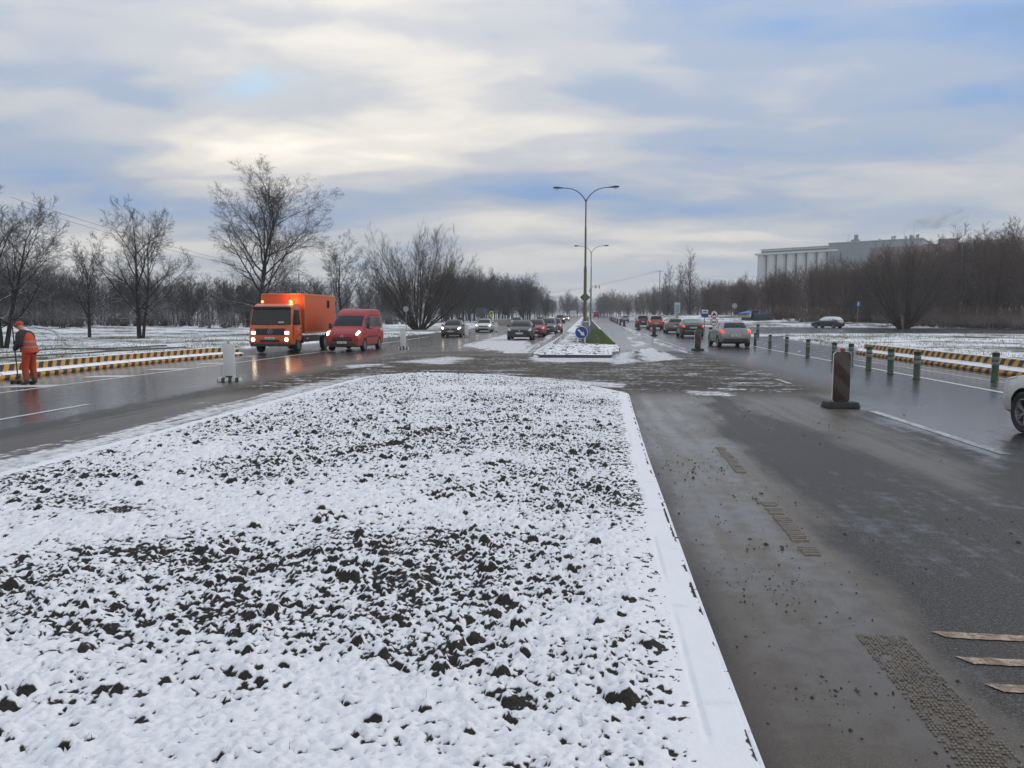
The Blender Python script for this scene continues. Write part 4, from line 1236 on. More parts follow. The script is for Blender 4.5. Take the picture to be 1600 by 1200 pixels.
# ------------------------------------------------------------------ vehicles
WHEELS = {}
def wheel_meshes(R, w, spokes=5, rim=0.66):
    key = (R, w, spokes, rim)
    if key in WHEELS: return WHEELS[key]
    h = w / 2
    ty = MB().lathe([(R * rim, -h * 0.85), (R * 0.90, -h), (R * 0.97, -h * 0.85), (R, -h * 0.5), (R, h * 0.5), (R * 0.97, h * 0.85), (R * 0.90, h), (R * rim, h * 0.85), (R * rim * 0.97, 0)], 28, axis='x', closed=True).lathe([(0, 0), (R * rim * 0.96, 0.0)], 28, axis='x', cap=False).mesh('wheel', sharp=50)
    ty.materials.append(M_TYRE)
    rm = MB()
    rr_ = R * rim
    rm.lathe([(rr_, h * 0.82), (rr_ * 0.93, h * 0.86), (rr_ * 0.88, h * 0.55), (rr_ * 0.85, -h * 0.2)], 28, axis='x', cap=False)
    rm.lathe([(0, h * 0.62), (rr_ * 0.20, h * 0.62), (rr_ * 0.24, h * 0.45)], 14, axis='x')
    for k in range(spokes):
        th = 2 * math.pi * k / spokes
        for da in (-0.13, 0.13):
            c0, c1 = (rr_ * 0.15), (rr_ * 0.90)
            a0, a1 = th + da * 0.7, th + da * 1.1
            p0 = (h * 0.52, c0 * math.cos(a0), c0 * math.sin(a0)); p1 = (h * 0.66, c1 * math.cos(a1), c1 * math.sin(a1))
            rm.tube([p0, p1], rr_ * 0.075, 5)
    rme = rm.mesh('rim', sharp=40); rme.materials.append(M_RIM)
    WHEELS[key] = (ty, rme)
    return WHEELS[key]
def put_wheel(t, x, y, R, w, side, **kw):
    ty, rm = wheel_meshes(R, w, **kw)
    o = link('wheel', ty, None, t); o.location = (x, y, R)
    if side < 0: o.rotation_euler = (0, 0, math.pi)
    link('rim', rm, None, o)
    return o

class Shell:
    """car body lofted through cross-sections; panels are cut from the same surface"""
    def __init__(s, st):
        # st: list of (y, zbottom, zbelt, ztop, w, wtop, cabin 0..1)
        s.st = st; s.P = []
        for (y, zb, zm, zt, w, wt, cab) in st:
            m = 0.5 * (zb + zm)
            pts = [(0, zb), (0.78 * w, zb), (0.955 * w, zb + 0.08), (w, m - 0.02), (0.995 * w, m + 0.12 * (zm - zb)), (0.965 * w, zm - 0.035), (0.935 * w, zm),
                   (wt, zt - 0.035 - 0.03 * cab), (wt * 0.90, zt - 0.012), (wt * 0.5, zt - 0.001), (0, zt)]
            s.P.append([Vector((px, y, pz)) for px, pz in pts])
        s.n = len(s.P[0])
    def S(s, u, v, side=1):
        i = min(int(u), len(s.P) - 2); j = min(int(v), s.n - 2); a, b = u - i, v - j
        p = (s.P[i][j] * (1 - a) + s.P[i + 1][j] * a) * (1 - b) + (s.P[i][j + 1] * (1 - a) + s.P[i + 1][j + 1] * a) * b
        return Vector((p.x * side, p.y, p.z))
    def u_at(s, y):
        for i in range(len(s.st) - 1):
            if s.st[i][0] >= y >= s.st[i + 1][0]: return i + (s.st[i][0] - y) / (s.st[i][0] - s.st[i + 1][0])
        return 0.0 if y > s.st[0][0] else len(s.st) - 1.0001
    def body(s):
        mb = MB(); m = s.n; ring = 2 * m - 2
        vs = []
        for r in s.P:
            vs += [tuple(p) for p in r] + [(-p.x, p.y, p.z) for p in r[-2:0:-1]]
        fs = []
        for i in range(len(s.P) - 1):
            for k in range(ring):
                k2 = (k + 1) % ring
                fs.append((i * ring + k, (i + 1) * ring + k, (i + 1) * ring + k2, i * ring + k2))
        fs.append(tuple(range(ring))); e_ = (len(s.P) - 1) * ring
        fs.append(tuple(range(e_ + ring - 1, e_ - 1, -1)))
        return mb.add(vs, fs)
    def panel(s, name, matl, parent, quad, side=1, off=0.006, n=6, center=None, thick=0.0):
        """quad: four (u,v) corners in order; side 0 means mirrored across the middle (v measured to the centre line)"""
        V = []; Fc = []
        (u0, v0), (u1, v1), (u2, v2), (u3, v3) = quad
        cols = [(a / n) for a in range(n + 1)]
        rows = cols
        def ev(a, b, sd):
            u = (u0 * (1 - a) + u1 * a) * (1 - b) + (u3 * (1 - a) + u2 * a) * b
            v = (v0 * (1 - a) + v1 * a) * (1 - b) + (v3 * (1 - a) + v2 * a) * b
            return s.S(u, v, sd)
        def block(sd):
            base = len(V)
            for b in rows:
                for a in cols:
                    p = ev(a, b, sd); e = 1e-3
                    du = ev(min(a + e, 1), b, sd) - ev(max(a - e, 0), b, sd); dv = ev(a, min(b + e, 1), sd) - ev(a, max(b - e, 0), sd)
                    nn = du.cross(dv)
                    nn = nn.normalized() if nn.length > 1e-12 else Vector((0, 0, 1))
                    ref = p - Vector((0, p.y * 0.75, 0.55))
                    if nn.dot(ref) < 0: nn = -nn
                    V.append(tuple(p + nn * off))
            k = n + 1
            for i in range(n):
                for j in range(n):
                    q = (base + i * k + j, base + i * k + j + 1, base + (i + 1) * k + j + 1, base + (i + 1) * k + j)
                    Fc.append(q if sd > 0 else q[::-1])
        if side == 0: block(1); block(-1)
        else: block(side)
        mb = MB(); mb.add(V, Fc)
        return mb.build(name, matl, parent, sharp=60)

def cut_arches(body_mb, axles, R, W, matl, name='body', sharp=32):
    me = body_mb.mesh('tmp_body'); me.materials.append(matl); me.materials.append(M_BLACK)
    o = bpy.data.objects.new('tmp_body', me); COL.objects.link(o)
    cut = MB()
    for y in axles:
        for sd in (-1, 1):
            cut.lathe([(R * 1.17, -0.17), (R * 1.17, 0.17)], 26, axis='x', c=(sd * (W / 2 - 0.08), y, R))
    cme = cut.mesh('tmp_cut'); co = bpy.data.objects.new('tmp_cut', cme); COL.objects.link(co)
    md = o.modifiers.new('b', 'BOOLEAN'); md.operation = 'DIFFERENCE'; md.object = co; md.solver = 'EXACT'
    dg = bpy.context.evaluated_depsgraph_get(); dg.update()
    res = bpy.data.meshes.new_from_object(o.evaluated_get(dg))
    bpy.data.objects.remove(o); bpy.data.objects.remove(co)
    res.name = name
    if len(res.polygons) < 20: res = me
    for p in res.polygons:
        c = p.center
        for y in axles:
            if math.hypot(c.y - y, c.z - R) < R * 1.175 and abs(c.x) < W / 2 - 0.02 and abs(c.x) > W / 2 - 0.4:
                # inside surfaces of the arch
                if math.hypot(c.y - y, c.z - R) < R * 1.165 or abs(p.normal.x) < 0.4: p.material_index = 1
        if c.z < 0.30 and p.normal.z < -0.5: p.material_index = 1
    res.polygons.foreach_set('use_smooth', np.ones(len(res.polygons), bool))
    res.set_sharp_from_angle(angle=math.radians(sharp))
    return res

def text_bars(parent, x0, x1, y, z0, z1, n, matl, name='plate_marks', seed=1):
    mb = MB(); rr = random.Random(seed); w = (x1 - x0) / n
    for k in range(n):
        if k == n // 2: continue
        mb.box((x0 + (k + 0.5) * w, y, (z0 + z1) / 2), (w * rr.uniform(0.45, 0.65), 0.002, (z1 - z0)))
    return mb.build(name, matl, parent, smooth_=False)

M_MARK = mat('plate_black', (0.02, 0.02, 0.022), 0.5)
STY = {
    'hatch': dict(L=4.42, W=1.80, H=1.44, R=0.325, hood=0.86, belt=0.95, cowl=1.22, rf=2.05, rr=3.75, rb=4.20, deck=1.0, fo=0.86, ro=0.83),
    'sedan': dict(L=4.70, W=1.82, H=1.46, R=0.325, hood=0.86, belt=0.95, cowl=1.35, rf=2.15, rr=3.35, rb=4.02, deck=1.05, fo=0.90, ro=1.0),
    'wagon': dict(L=4.70, W=1.80, H=1.50, R=0.325, hood=0.88, belt=0.96, cowl=1.30, rf=2.10, rr=4.20, rb=4.52, deck=1.0, fo=0.88, ro=0.95),
    'suv': dict(L=4.65, W=1.89, H=1.68, R=0.365, hood=1.00, belt=1.08, cowl=1.25, rf=1.98, rr=4.10, rb=4.45, deck=1.1, fo=0.88, ro=0.92),
    'compact': dict(L=4.05, W=1.72, H=1.45, R=0.30, hood=0.84, belt=0.93, cowl=1.05, rf=1.85, rr=3.45, rb=3.85, deck=0.95, fo=0.80, ro=0.72),
}
def car(name, label, style, paint, loc, rz, head=None, tail=None, group=None, plate=True, snow_roof=False, rear_glass=None, W=None, chrome=False, emblem='bar', front_black=True, snow_glass=False):
    q = dict(STY[style])
    if W: q['W'] = W
    L, Wd, H, R = q['L'], q['W'], q['H'], q['R']
    h = Wd / 2; f = L / 2
    zb = 0.20 if style != 'suv' else 0.25
    hood, belt, deck = q['hood'], q['belt'], q['deck']
    Y = lambda s_: f - s_
    st = [(Y(0.00), zb + 0.10, hood - 0.28, hood - 0.25, h * 0.66, h * 0.50, 0),
          (Y(0.05), zb + 0.03, hood - 0.17, hood - 0.13, h * 0.80, h * 0.64, 0),
          (Y(0.22), zb, hood - 0.09, hood - 0.045, h * 0.94, h * 0.72, 0),
          (Y(0.60), zb, hood - 0.03, hood + 0.03, h * 0.985, h * 0.74, 0),
          (Y(q['cowl']), zb, belt - 0.02, hood + 0.11, h, h * 0.78, 0),
          (Y(q['cowl'] + 0.45 * (q['rf'] - q['cowl'])), zb, belt, hood + 0.11 + 0.50 * (H - hood - 0.11), h, h * 0.74, 0.6),
          (Y(q['rf']), zb, belt + 0.01, H - 0.035, h, h * 0.68, 1),
          (Y(q['rf'] + 0.45), zb, belt + 0.02, H, h, h * 0.67, 1),
          (Y(0.5 * (q['rf'] + q['rr']) + 0.25), zb, belt + 0.03, H - 0.005, h, h * 0.67, 1),
          (Y(q['rr']), zb, belt + 0.05, H - 0.06, h * 0.985, h * 0.645, 1)]
    if style == 'sedan':
        st += [(Y(q['rb']), zb, belt + 0.05, deck + 0.05, h * 0.97, h * 0.70, 0.2), (Y(L - 0.18), zb + 0.02, deck - 0.06, deck + 0.02, h * 0.93, h * 0.70, 0),
               (Y(L - 0.05), zb + 0.08, deck - 0.12, deck - 0.06, h * 0.86, h * 0.66, 0), (Y(L), zb + 0.16, deck - 0.26, deck - 0.20, h * 0.78, h * 0.55, 0)]
    else:
        st += [(Y(q['rr'] + 0.5 * (q['rb'] - q['rr'])), zb, belt + 0.05, 0.5 * (H - 0.06 + deck + 0.04) + 0.03, h * 0.965, h * 0.68, 0.8),
               (Y(q['rb']), zb, belt + 0.02, deck + 0.06, h * 0.94, h * 0.72, 0.2), (Y(L - 0.07), zb + 0.05, deck - 0.14, deck - 0.08, h * 0.89, h * 0.68, 0),
               (Y(L), zb + 0.14, deck - 0.34, deck - 0.28, h * 0.80, h * 0.56, 0)]
    sh = Shell(st)
    t = thing(name, label, 'car', loc, rz, group)
    body = cut_arches(sh.body(), (Y(q['fo']), Y(L - q['ro'])), R, Wd, paint)
    link('body', body, None, t)
    u = sh.u_at
    uc, ur, urr, urb = u(Y(q['cowl'])), u(Y(q['rf'])), u(Y(q['rr'])), u(Y(q['rb']))
    # windscreen and rear window
    sh.panel('windscreen', M_GLASS, t, [(uc + 0.12, 7.15), (ur - 0.12, 7.25), (ur - 0.12, 10), (uc + 0.12, 10)], 0)
    sh.panel('rear_window', rear_glass or M_GLASS, t, [(urr + 0.10, 7.25), (urb - 0.15, 7.2), (urb - 0.15, 10), (urr + 0.10, 10)], 0)
    # side windows, with a pillar between them
    ym = Y(0.5 * (q['rf'] + q['rr']) + 0.05)
    for sd in (-1, 1):
        sh.panel('side_window', M_GLASS, t, [(uc + 0.9, 6.12), (u(ym + 0.04), 6.12), (u(ym + 0.04), 6.9), (ur + 0.05, 6.88)], sd)
        sh.panel('side_window', M_GLASS, t, [(u(ym - 0.05), 6.12), (urr + 0.25, 6.2), (urr - 0.2, 6.86), (u(ym - 0.05), 6.9)], sd)
        # doors: seam-outlined panels with handles
        d = sh.panel('door', paint, t, [(u(Y(q['cowl'] + 0.12)), 2.4), (u(ym), 2.4), (u(ym), 5.9), (u(Y(q['cowl'] + 0.12)), 5.9)], sd, off=0.004)
        hx = sh.S(u(ym + 0.18), 5.4, sd); MB().box((hx.x + sd * 0.015, hx.y, hx.z - 0.02), (0.03, 0.17, 0.028)).build('handle', M_BLACK, d, bevel=0.006)
        d = sh.panel('door', paint, t, [(u(ym - 0.03), 2.4), (u(Y(L - q['ro'] - R * 1.05)), 2.9), (u(Y(L - q['ro'] + 0.08)), 5.9), (u(ym - 0.03), 5.9)], sd, off=0.004)
        # mirror
        mx = sh.S(uc + 0.95, 6.1, sd)
        mb = MB(); mb.box((mx.x + sd * 0.10, mx.y + 0.02, mx.z + 0.05), (0.20, 0.10, 0.13), taper=(0.85, 0.8)); mb.build('mirror', M_BLACK, t, bevel=0.025)
        # wheels
        put_wheel(t, sd * (h - 0.115), Y(q['fo']), R, 0.215, sd); put_wheel(t, sd * (h - 0.125), Y(L - q['ro']), R, 0.215, sd)
        # lamps
        sh.panel('headlight', head or M_HEADOFF, t, [(0.8, 5.1), (2.9, 5.3), (2.75, 6.75), (0.95, 6.85)], sd, off=0.008)
        nst = len(st) - 1
        if style == 'sedan':
            sh.panel('tail_light', tail or M_TAILOFF, t, [(nst - 2.35, 4.75), (nst - 0.35, 4.75), (nst - 0.35, 6.5), (nst - 1.6, 6.1)], sd, off=0.010)
        else:
            sh.panel('tail_light', tail or M_TAILOFF, t, [(nst - 2.5, 5.0), (nst - 0.75, 4.8), (nst - 0.80, 6.9), (nst - 1.95, 6.3)], sd, off=0.010)
    # face: grille, lower intake, plate, emblem
    yf = f
    MB().box((0, yf + 0.004, hood - 0.24 + 0.02), (h * 0.98, 0.03, 0.10)).build('grille', M_BLACK, t, bevel=0.012)
    MB().box((0, yf + 0.002, zb + 0.16), (h * 1.15, 0.03, 0.12)).build('lower_intake', M_BLACK, t, bevel=0.012)
    if emblem == 'bar':
        MB().lathe([(0, 0), (0.055, 0), (0.055, 0.012), (0, 0.012)], 16, axis='y', c=(0, yf + 0.015, hood - 0.19)).build('emblem', M_STEEL, t)
    p = MB().box((0, yf + 0.022, zb + 0.30), (0.50, 0.012, 0.11)).build('number_plate', M_PLATE, t, bevel=0.003); text_bars(p, -0.2, 0.2, yf + 0.029, zb + 0.275, zb + 0.325, 8, M_MARK)
    # rear: bumper strip, plate, diffuser
    yr = -f
    MB().box((0, yr + 0.01, zb + 0.20), (h * 1.45, 0.05, 0.20)).build('rear_bumper', M_BLACK, t, bevel=0.03)
    pz = 0.5 * (zb + deck) + 0.06 if style != 'sedan' else deck - 0.26
    p = MB().box((0, yr - 0.006, pz), (0.50, 0.014, 0.11)).build('number_plate', M_PLATE, t, bevel=0.003); text_bars(p, -0.2, 0.2, yr - 0.0145, pz - 0.025, pz + 0.025, 8, M_MARK)
    if chrome: MB().box((0, yr - 0.006, zb + 0.33), (h * 1.5, 0.03, 0.025)).build('chrome_strip', mat('chrome', (0.6, 0.6, 0.6), 0.2, 0.9), t, bevel=0.006)
    if snow_roof:
        for ch in list(t.children):
            if ch.name.startswith(('side_window', 'windscreen', 'rear_window')): ch.data.materials.clear(); ch.data.materials.append(M_SNOWCAP)
        sn = sh.panel('roof_snow', M_SNOWCAP, t, [(uc + 0.15, 6.45), (urb - 0.05, 6.45), (urb - 0.05, 10), (uc + 0.15, 10)], 0, off=0.05, n=24)
    return t

P_SILVER = mat('paint_silver', (0.245, 0.243, 0.236), 0.36, 0.5, var=0.10, coat=0.2, dirt=0.55, dirtz=0.85)
P_BLACK = mat('paint_black', (0.012, 0.013, 0.015), 0.35, var=0.2, coat=0.25, dirt=0.45)
P_BROWN = mat('paint_bronze', (0.16, 0.115, 0.085), 0.3, 0.5, var=0.12, coat=0.6, dirt=0.6, dirtz=0.9)
P_ORANGE = mat('paint_copper_orange', (0.30, 0.075, 0.035), 0.3, 0.3, var=0.12, coat=0.6, dirt=0.5, dirtz=0.9)
P_DRED = mat('paint_dark_red', (0.075, 0.020, 0.022), 0.3, 0.3, var=0.12, coat=0.6, dirt=0.5)
P_GREY = mat('paint_grey', (0.070, 0.066, 0.064), 0.4, 0.35, var=0.1, coat=0.2, dirt=0.5)
P_WHITE = mat('paint_white', (0.50, 0.50, 0.48), 0.35, 0.0, var=0.06, coat=0.2, dirt=0.45)
P_BLUE = mat('paint_slate_blue', (0.014, 0.019, 0.029), 0.38, 0.2, var=0.12, coat=0.2, dirt=0.4)
P_RED = mat('paint_red', (0.28, 0.016, 0.012), 0.4, 0.0, var=0.1, coat=0.15, dirt=0.35)
P_GREENGREY = mat('paint_green_grey', (0.085, 0.095, 0.082), 0.4, 0.3, var=0.1, coat=0.2, dirt=0.4)
P_NAVY = mat('paint_navy', (0.018, 0.022, 0.055), 0.3, 0.1, var=0.15, coat=0.5, dirt=0.4)
M_FROST = mat('frosted_glass', (0.18, 0.24, 0.23), 0.45, var=0.45, vscale=9)

def on(x, y): return (x, y, zg(x, y) + 0.002)
def place(px, py):
    x, y = gp(px, py); return x, y
# going away on the right; positions are given by the rear wheels
xA, yA = 8.30, 44.2
car('hatchback_car', 'silver hatchback with lit red tail lights passing the green bollards', 'hatch', P_SILVER, on(xA, yA), 0.0, tail=M_TAIL, group='cars queueing away')
x, y = gp(1082, 528); car('saloon_car', 'black saloon with frosted rear window ahead of the silver hatchback', 'sedan', P_BLACK, on(x + 0.1, y + 2.4), -0.01, tail=M_TAIL, rear_glass=M_FROST, group='cars queueing away', chrome=True)
x, y = gp(1058, 521); car('hatchback_car', 'bronze brown hatchback between black saloon and orange sport utility car', 'hatch', P_BROWN, on(x - 0.1, y + 2.0), -0.02, tail=M_TAILOFF, group='cars queueing away', W=1.82)
x, y = gp(1026, 515); car('sport_utility_car', 'copper orange sport utility car with lit tail lights in the queue', 'suv', P_ORANGE, on(x, y + 2.2), -0.01, tail=M_TAIL, group='cars queueing away')
x, y = gp(1005, 511); car('sport_utility_car', 'dark red sport utility car at the head of the visible queue', 'suv', P_DRED, on(x, y + 2.2), -0.01, tail=M_TAIL, group='cars queueing away')
x, y = far_at(976, 170); car('hatchback_car', 'small pale car far ahead beyond the dark beacons', 'compact', P_SILVER, on(x, y), 0.0, tail=M_TAILOFF, group='cars queueing away')
# coming towards us on the left
R180 = math.pi
x, y = gp(703, 527); car('estate_car', 'grey estate car with lit headlights beside a white beacon', 'wagon', P_GREY, on(x, y + 2.0), R180 + 0.05, head=M_HEAD, group='oncoming cars')
x, y = gp(753, 519.5); car('saloon_car', 'white saloon with dim headlights behind the grey estate', 'sedan', P_WHITE, on(x, y + 2.2), R180 + 0.06, head=M_HEADDIM, group='oncoming cars')
x, y = gp(811, 532); car('hatchback_car', 'slate blue car waiting first in the queue beside the median', 'hatch', P_BLUE, on(x, y + 2.0), R180 + 0.015, group='cars waiting at the median', W=1.84)
x, y = gp(840, 526); car('hatchback_car', 'red car waiting second in the queue beside the median', 'compact', P_RED, on(x - 0.25, y + 1.8), R180 + 0.01, group='cars waiting at the median')
x, y = gp(857, 522.5); car('estate_car', 'grey green car waiting third in the queue beside the median', 'wagon', P_GREENGREY, on(x - 0.15, y + 2.0), R180, group='cars waiting at the median')
x, y = gp(868, 519.5); car('compact_car', 'dark red car waiting last in the queue beside the median', 'compact', mat('paint_wine', (0.20, 0.020, 0.020), 0.3, coat=0.6, dirt=0.3), on(x - 0.2, y + 2.0), R180, group='cars waiting at the median')
for (px_, d_, pm, st_, lab, hd) in ((808, 118, P_SILVER, 'wagon', 'pale car far back, roof showing above the slate blue car', None), (845, 122, P_GREENGREY, 'compact', 'far grey car, only its roof showing above the red car', None),
                                   (875, 150, P_BLACK, 'suv', 'dark far car with tiny lit headlights beyond the queue', M_HEAD), (884, 190, P_WHITE, 'sedan', 'very distant pale car with tiny lit headlights', M_HEAD)):
    x, y = far_at(px_, d_); car('distant_car', lab, st_, pm, on(x, y), R180, head=hd, group='cars far down the road')
# parked car under snow on the side street
x, y = gp(1293, 512.5); car('parked_car', 'dark blue parked car with snow on its roof on the side street', 'compact', P_NAVY, on(x, y), 0.70, snow_roof=True, rear_glass=M_SNOWCAP)
# white car entering on the right
car('white_car', 'white car driving past in the running lane, only its front wheel and wing in view', 'compact', P_WHITE, on(7.12, 10.0), 0.0, W=1.76)

# ---- red high-roof van
def van():
    paint = mat('paint_van_red', (0.30, 0.010, 0.010), 0.42, var=0.08, coat=0.12, dirt=0.5, dirtz=0.75)
    L, Wd, H, R = 4.97, 1.98, 2.30, 0.335
    h = Wd / 2; f = L / 2; Y = lambda s_: f - s_
    x, y = gp(550, 549.5)
    t = thing('delivery_van', 'red high-roof van with lit headlights driving beside the orange truck', 'van', on(x - 0.55, y + 2.45), R180 + 0.01)
    zb = 0.24
    st = [(Y(0), zb + 0.06, 0.74, 0.78, h * 0.76, h * 0.56, 0), (Y(0.05), zb, 0.88, 0.93, h * 0.88, h * 0.66, 0), (Y(0.22), zb, 1.0, 1.06, h * 0.955, h * 0.72, 0),
          (Y(0.55), zb, 1.08, 1.17, h * 0.985, h * 0.76, 0), (Y(0.92), zb, 1.16, 1.32, h, h * 0.82, 0.2), (Y(1.30), zb, 1.19, 1.66, h, h * 0.80, 0.6),
          (Y(1.68), zb, 1.21, 1.95, h, h * 0.78, 1), (Y(1.78), zb, 1.21, 2.04, h, h * 0.80, 1), (Y(2.20), zb, 1.22, 2.25, h, h * 0.80, 1), (Y(2.6), zb, 1.22, 2.30, h, h * 0.80, 1),
          (Y(4.5), zb, 1.22, 2.29, h * 0.99, h * 0.795, 1), (Y(4.82), zb, 1.2, 2.22, h * 0.975, h * 0.78, 1), (Y(4.95), zb + 0.04, 1.18, 2.0, h * 0.95, h * 0.78, 1), (Y(4.97), zb + 0.1, 1.1, 1.8, h * 0.93, h * 0.76, 1)]
    sh = Shell(st); u = sh.u_at
    axles = (Y(0.98), Y(3.92))
    link('body', cut_arches(sh.body(), axles, R, Wd, paint), None, t)
    sh.panel('windscreen', M_GLASS, t, [(4.12, 7.1), (5.85, 7.15), (5.85, 10), (4.12, 10)], 0)
    for sd in (-1, 1):
        d = sh.panel('door', paint, t, [(u(Y(1.30)), 2.5), (u(Y(2.28)), 2.5), (u(Y(2.28)), 6.0), (u(Y(0.98)), 6.0)], sd, off=0.006)
        hx = sh.S(u(Y(2.1)), 5.5, sd); MB().box((hx.x + sd * 0.02, hx.y, hx.z), (0.03, 0.18, 0.04)).build('handle', M_BLACK, d, bevel=0.008)
        d = sh.panel('sliding_door', paint, t, [(u(Y(2.32)), 2.5), (u(Y(3.45)), 2.5), (u(Y(3.45)), 6.0), (u(Y(2.32)), 6.0)], sd, off=0.006)
        hx = sh.S(u(Y(2.5)), 5.5, sd); MB().box((hx.x + sd * 0.02, hx.y, hx.z), (0.03, 0.18, 0.04)).build('handle', M_BLACK, d, bevel=0.008)
        sh.panel('side_window', M_GLASS, t, [(4.75, 6.1), (u(Y(2.26)), 6.1), (u(Y(2.26)), 6.62), (5.9, 6.8)], sd, off=0.01)
        sh.panel('side_window', M_GLASS, t, [(u(Y(2.36)), 6.1), (u(Y(4.6)), 6.1), (u(Y(4.6)), 6.62), (u(Y(2.36)), 6.62)], sd, off=0.01)
        sh.panel('roof_gutter', M_BLACK, t, [(u(Y(1.85)), 6.70), (u(Y(4.7)), 6.70), (u(Y(4.7)), 6.74), (u(Y(1.85)), 6.74)], sd, off=0.02)
        sh.panel('rub_strip', M_BLACK, t, [(u(Y(1.35)), 3.1), (u(Y(3.42)), 3.1), (u(Y(3.42)), 3.7), (u(Y(1.35)), 3.7)], sd, off=0.015)
        mx = sh.S(4.95, 6.1, sd)
        MB().box((mx.x + sd * 0.15, mx.y, mx.z + 0.12), (0.17, 0.11, 0.30), taper=(0.85, 0.8)).build('mirror', M_BLACK, t, bevel=0.03)
        sh.panel('headlight', M_HEAD, t, [(0.85, 5.3), (2.6, 5.75), (2.75, 6.9), (1.0, 6.6)], sd, off=0.012)
        sh.panel('tail_light', M_TAILOFF, t, [(11.1, 5.2), (11.9, 5.2), (11.9, 6.25), (11.1, 6.25)], sd, off=0.012)
        for a in axles: put_wheel(t, sd * (h - 0.115), a, R, 0.22, sd)
    MB().box((0, f + 0.006, 0.74), (1.05, 0.03, 0.05)).build('grille_bar', M_BLACK, t, bevel=0.012)
    MB().box((0, f + 0.004, 0.62), (1.10, 0.04, 0.13)).build('grille', M_BLACK, t, bevel=0.02)
    MB().box((0, f + 0.002, 0.40), (1.40, 0.05, 0.18)).build('bumper_insert', M_BLACK, t, bevel=0.03)
    p = MB().box((0, f + 0.034, 0.49), (0.52, 0.014, 0.115)).build('number_plate', M_PLATE, t, bevel=0.003); text_bars(p, -0.2, 0.2, f + 0.042, 0.465, 0.515, 8, M_MARK)
    MB().lathe([(0, 0), (0.09, 0), (0.09, 0.015), (0, 0.015)], 16, axis='y', c=(0, f + 0.0, 0.80)).build('emblem', M_STEEL, t)
    # pale stickers by the rear
    for (a, b, c_, d_) in ((4.15, 4.75, 4.6, 5.7),):
        sh.panel('sticker', mat('sticker_pale', (0.45, 0.38, 0.34), 0.4, var=0.6, vscale=9), t, [(u(Y(a)), c_), (u(Y(b)), c_), (u(Y(b)), d_), (u(Y(a)), d_)], 1, off=0.012)
        sh.panel('sticker', MATS['sticker_pale'], t, [(u(Y(a)), c_), (u(Y(b)), c_), (u(Y(b)), d_), (u(Y(a)), d_)], -1, off=0.012)
van()

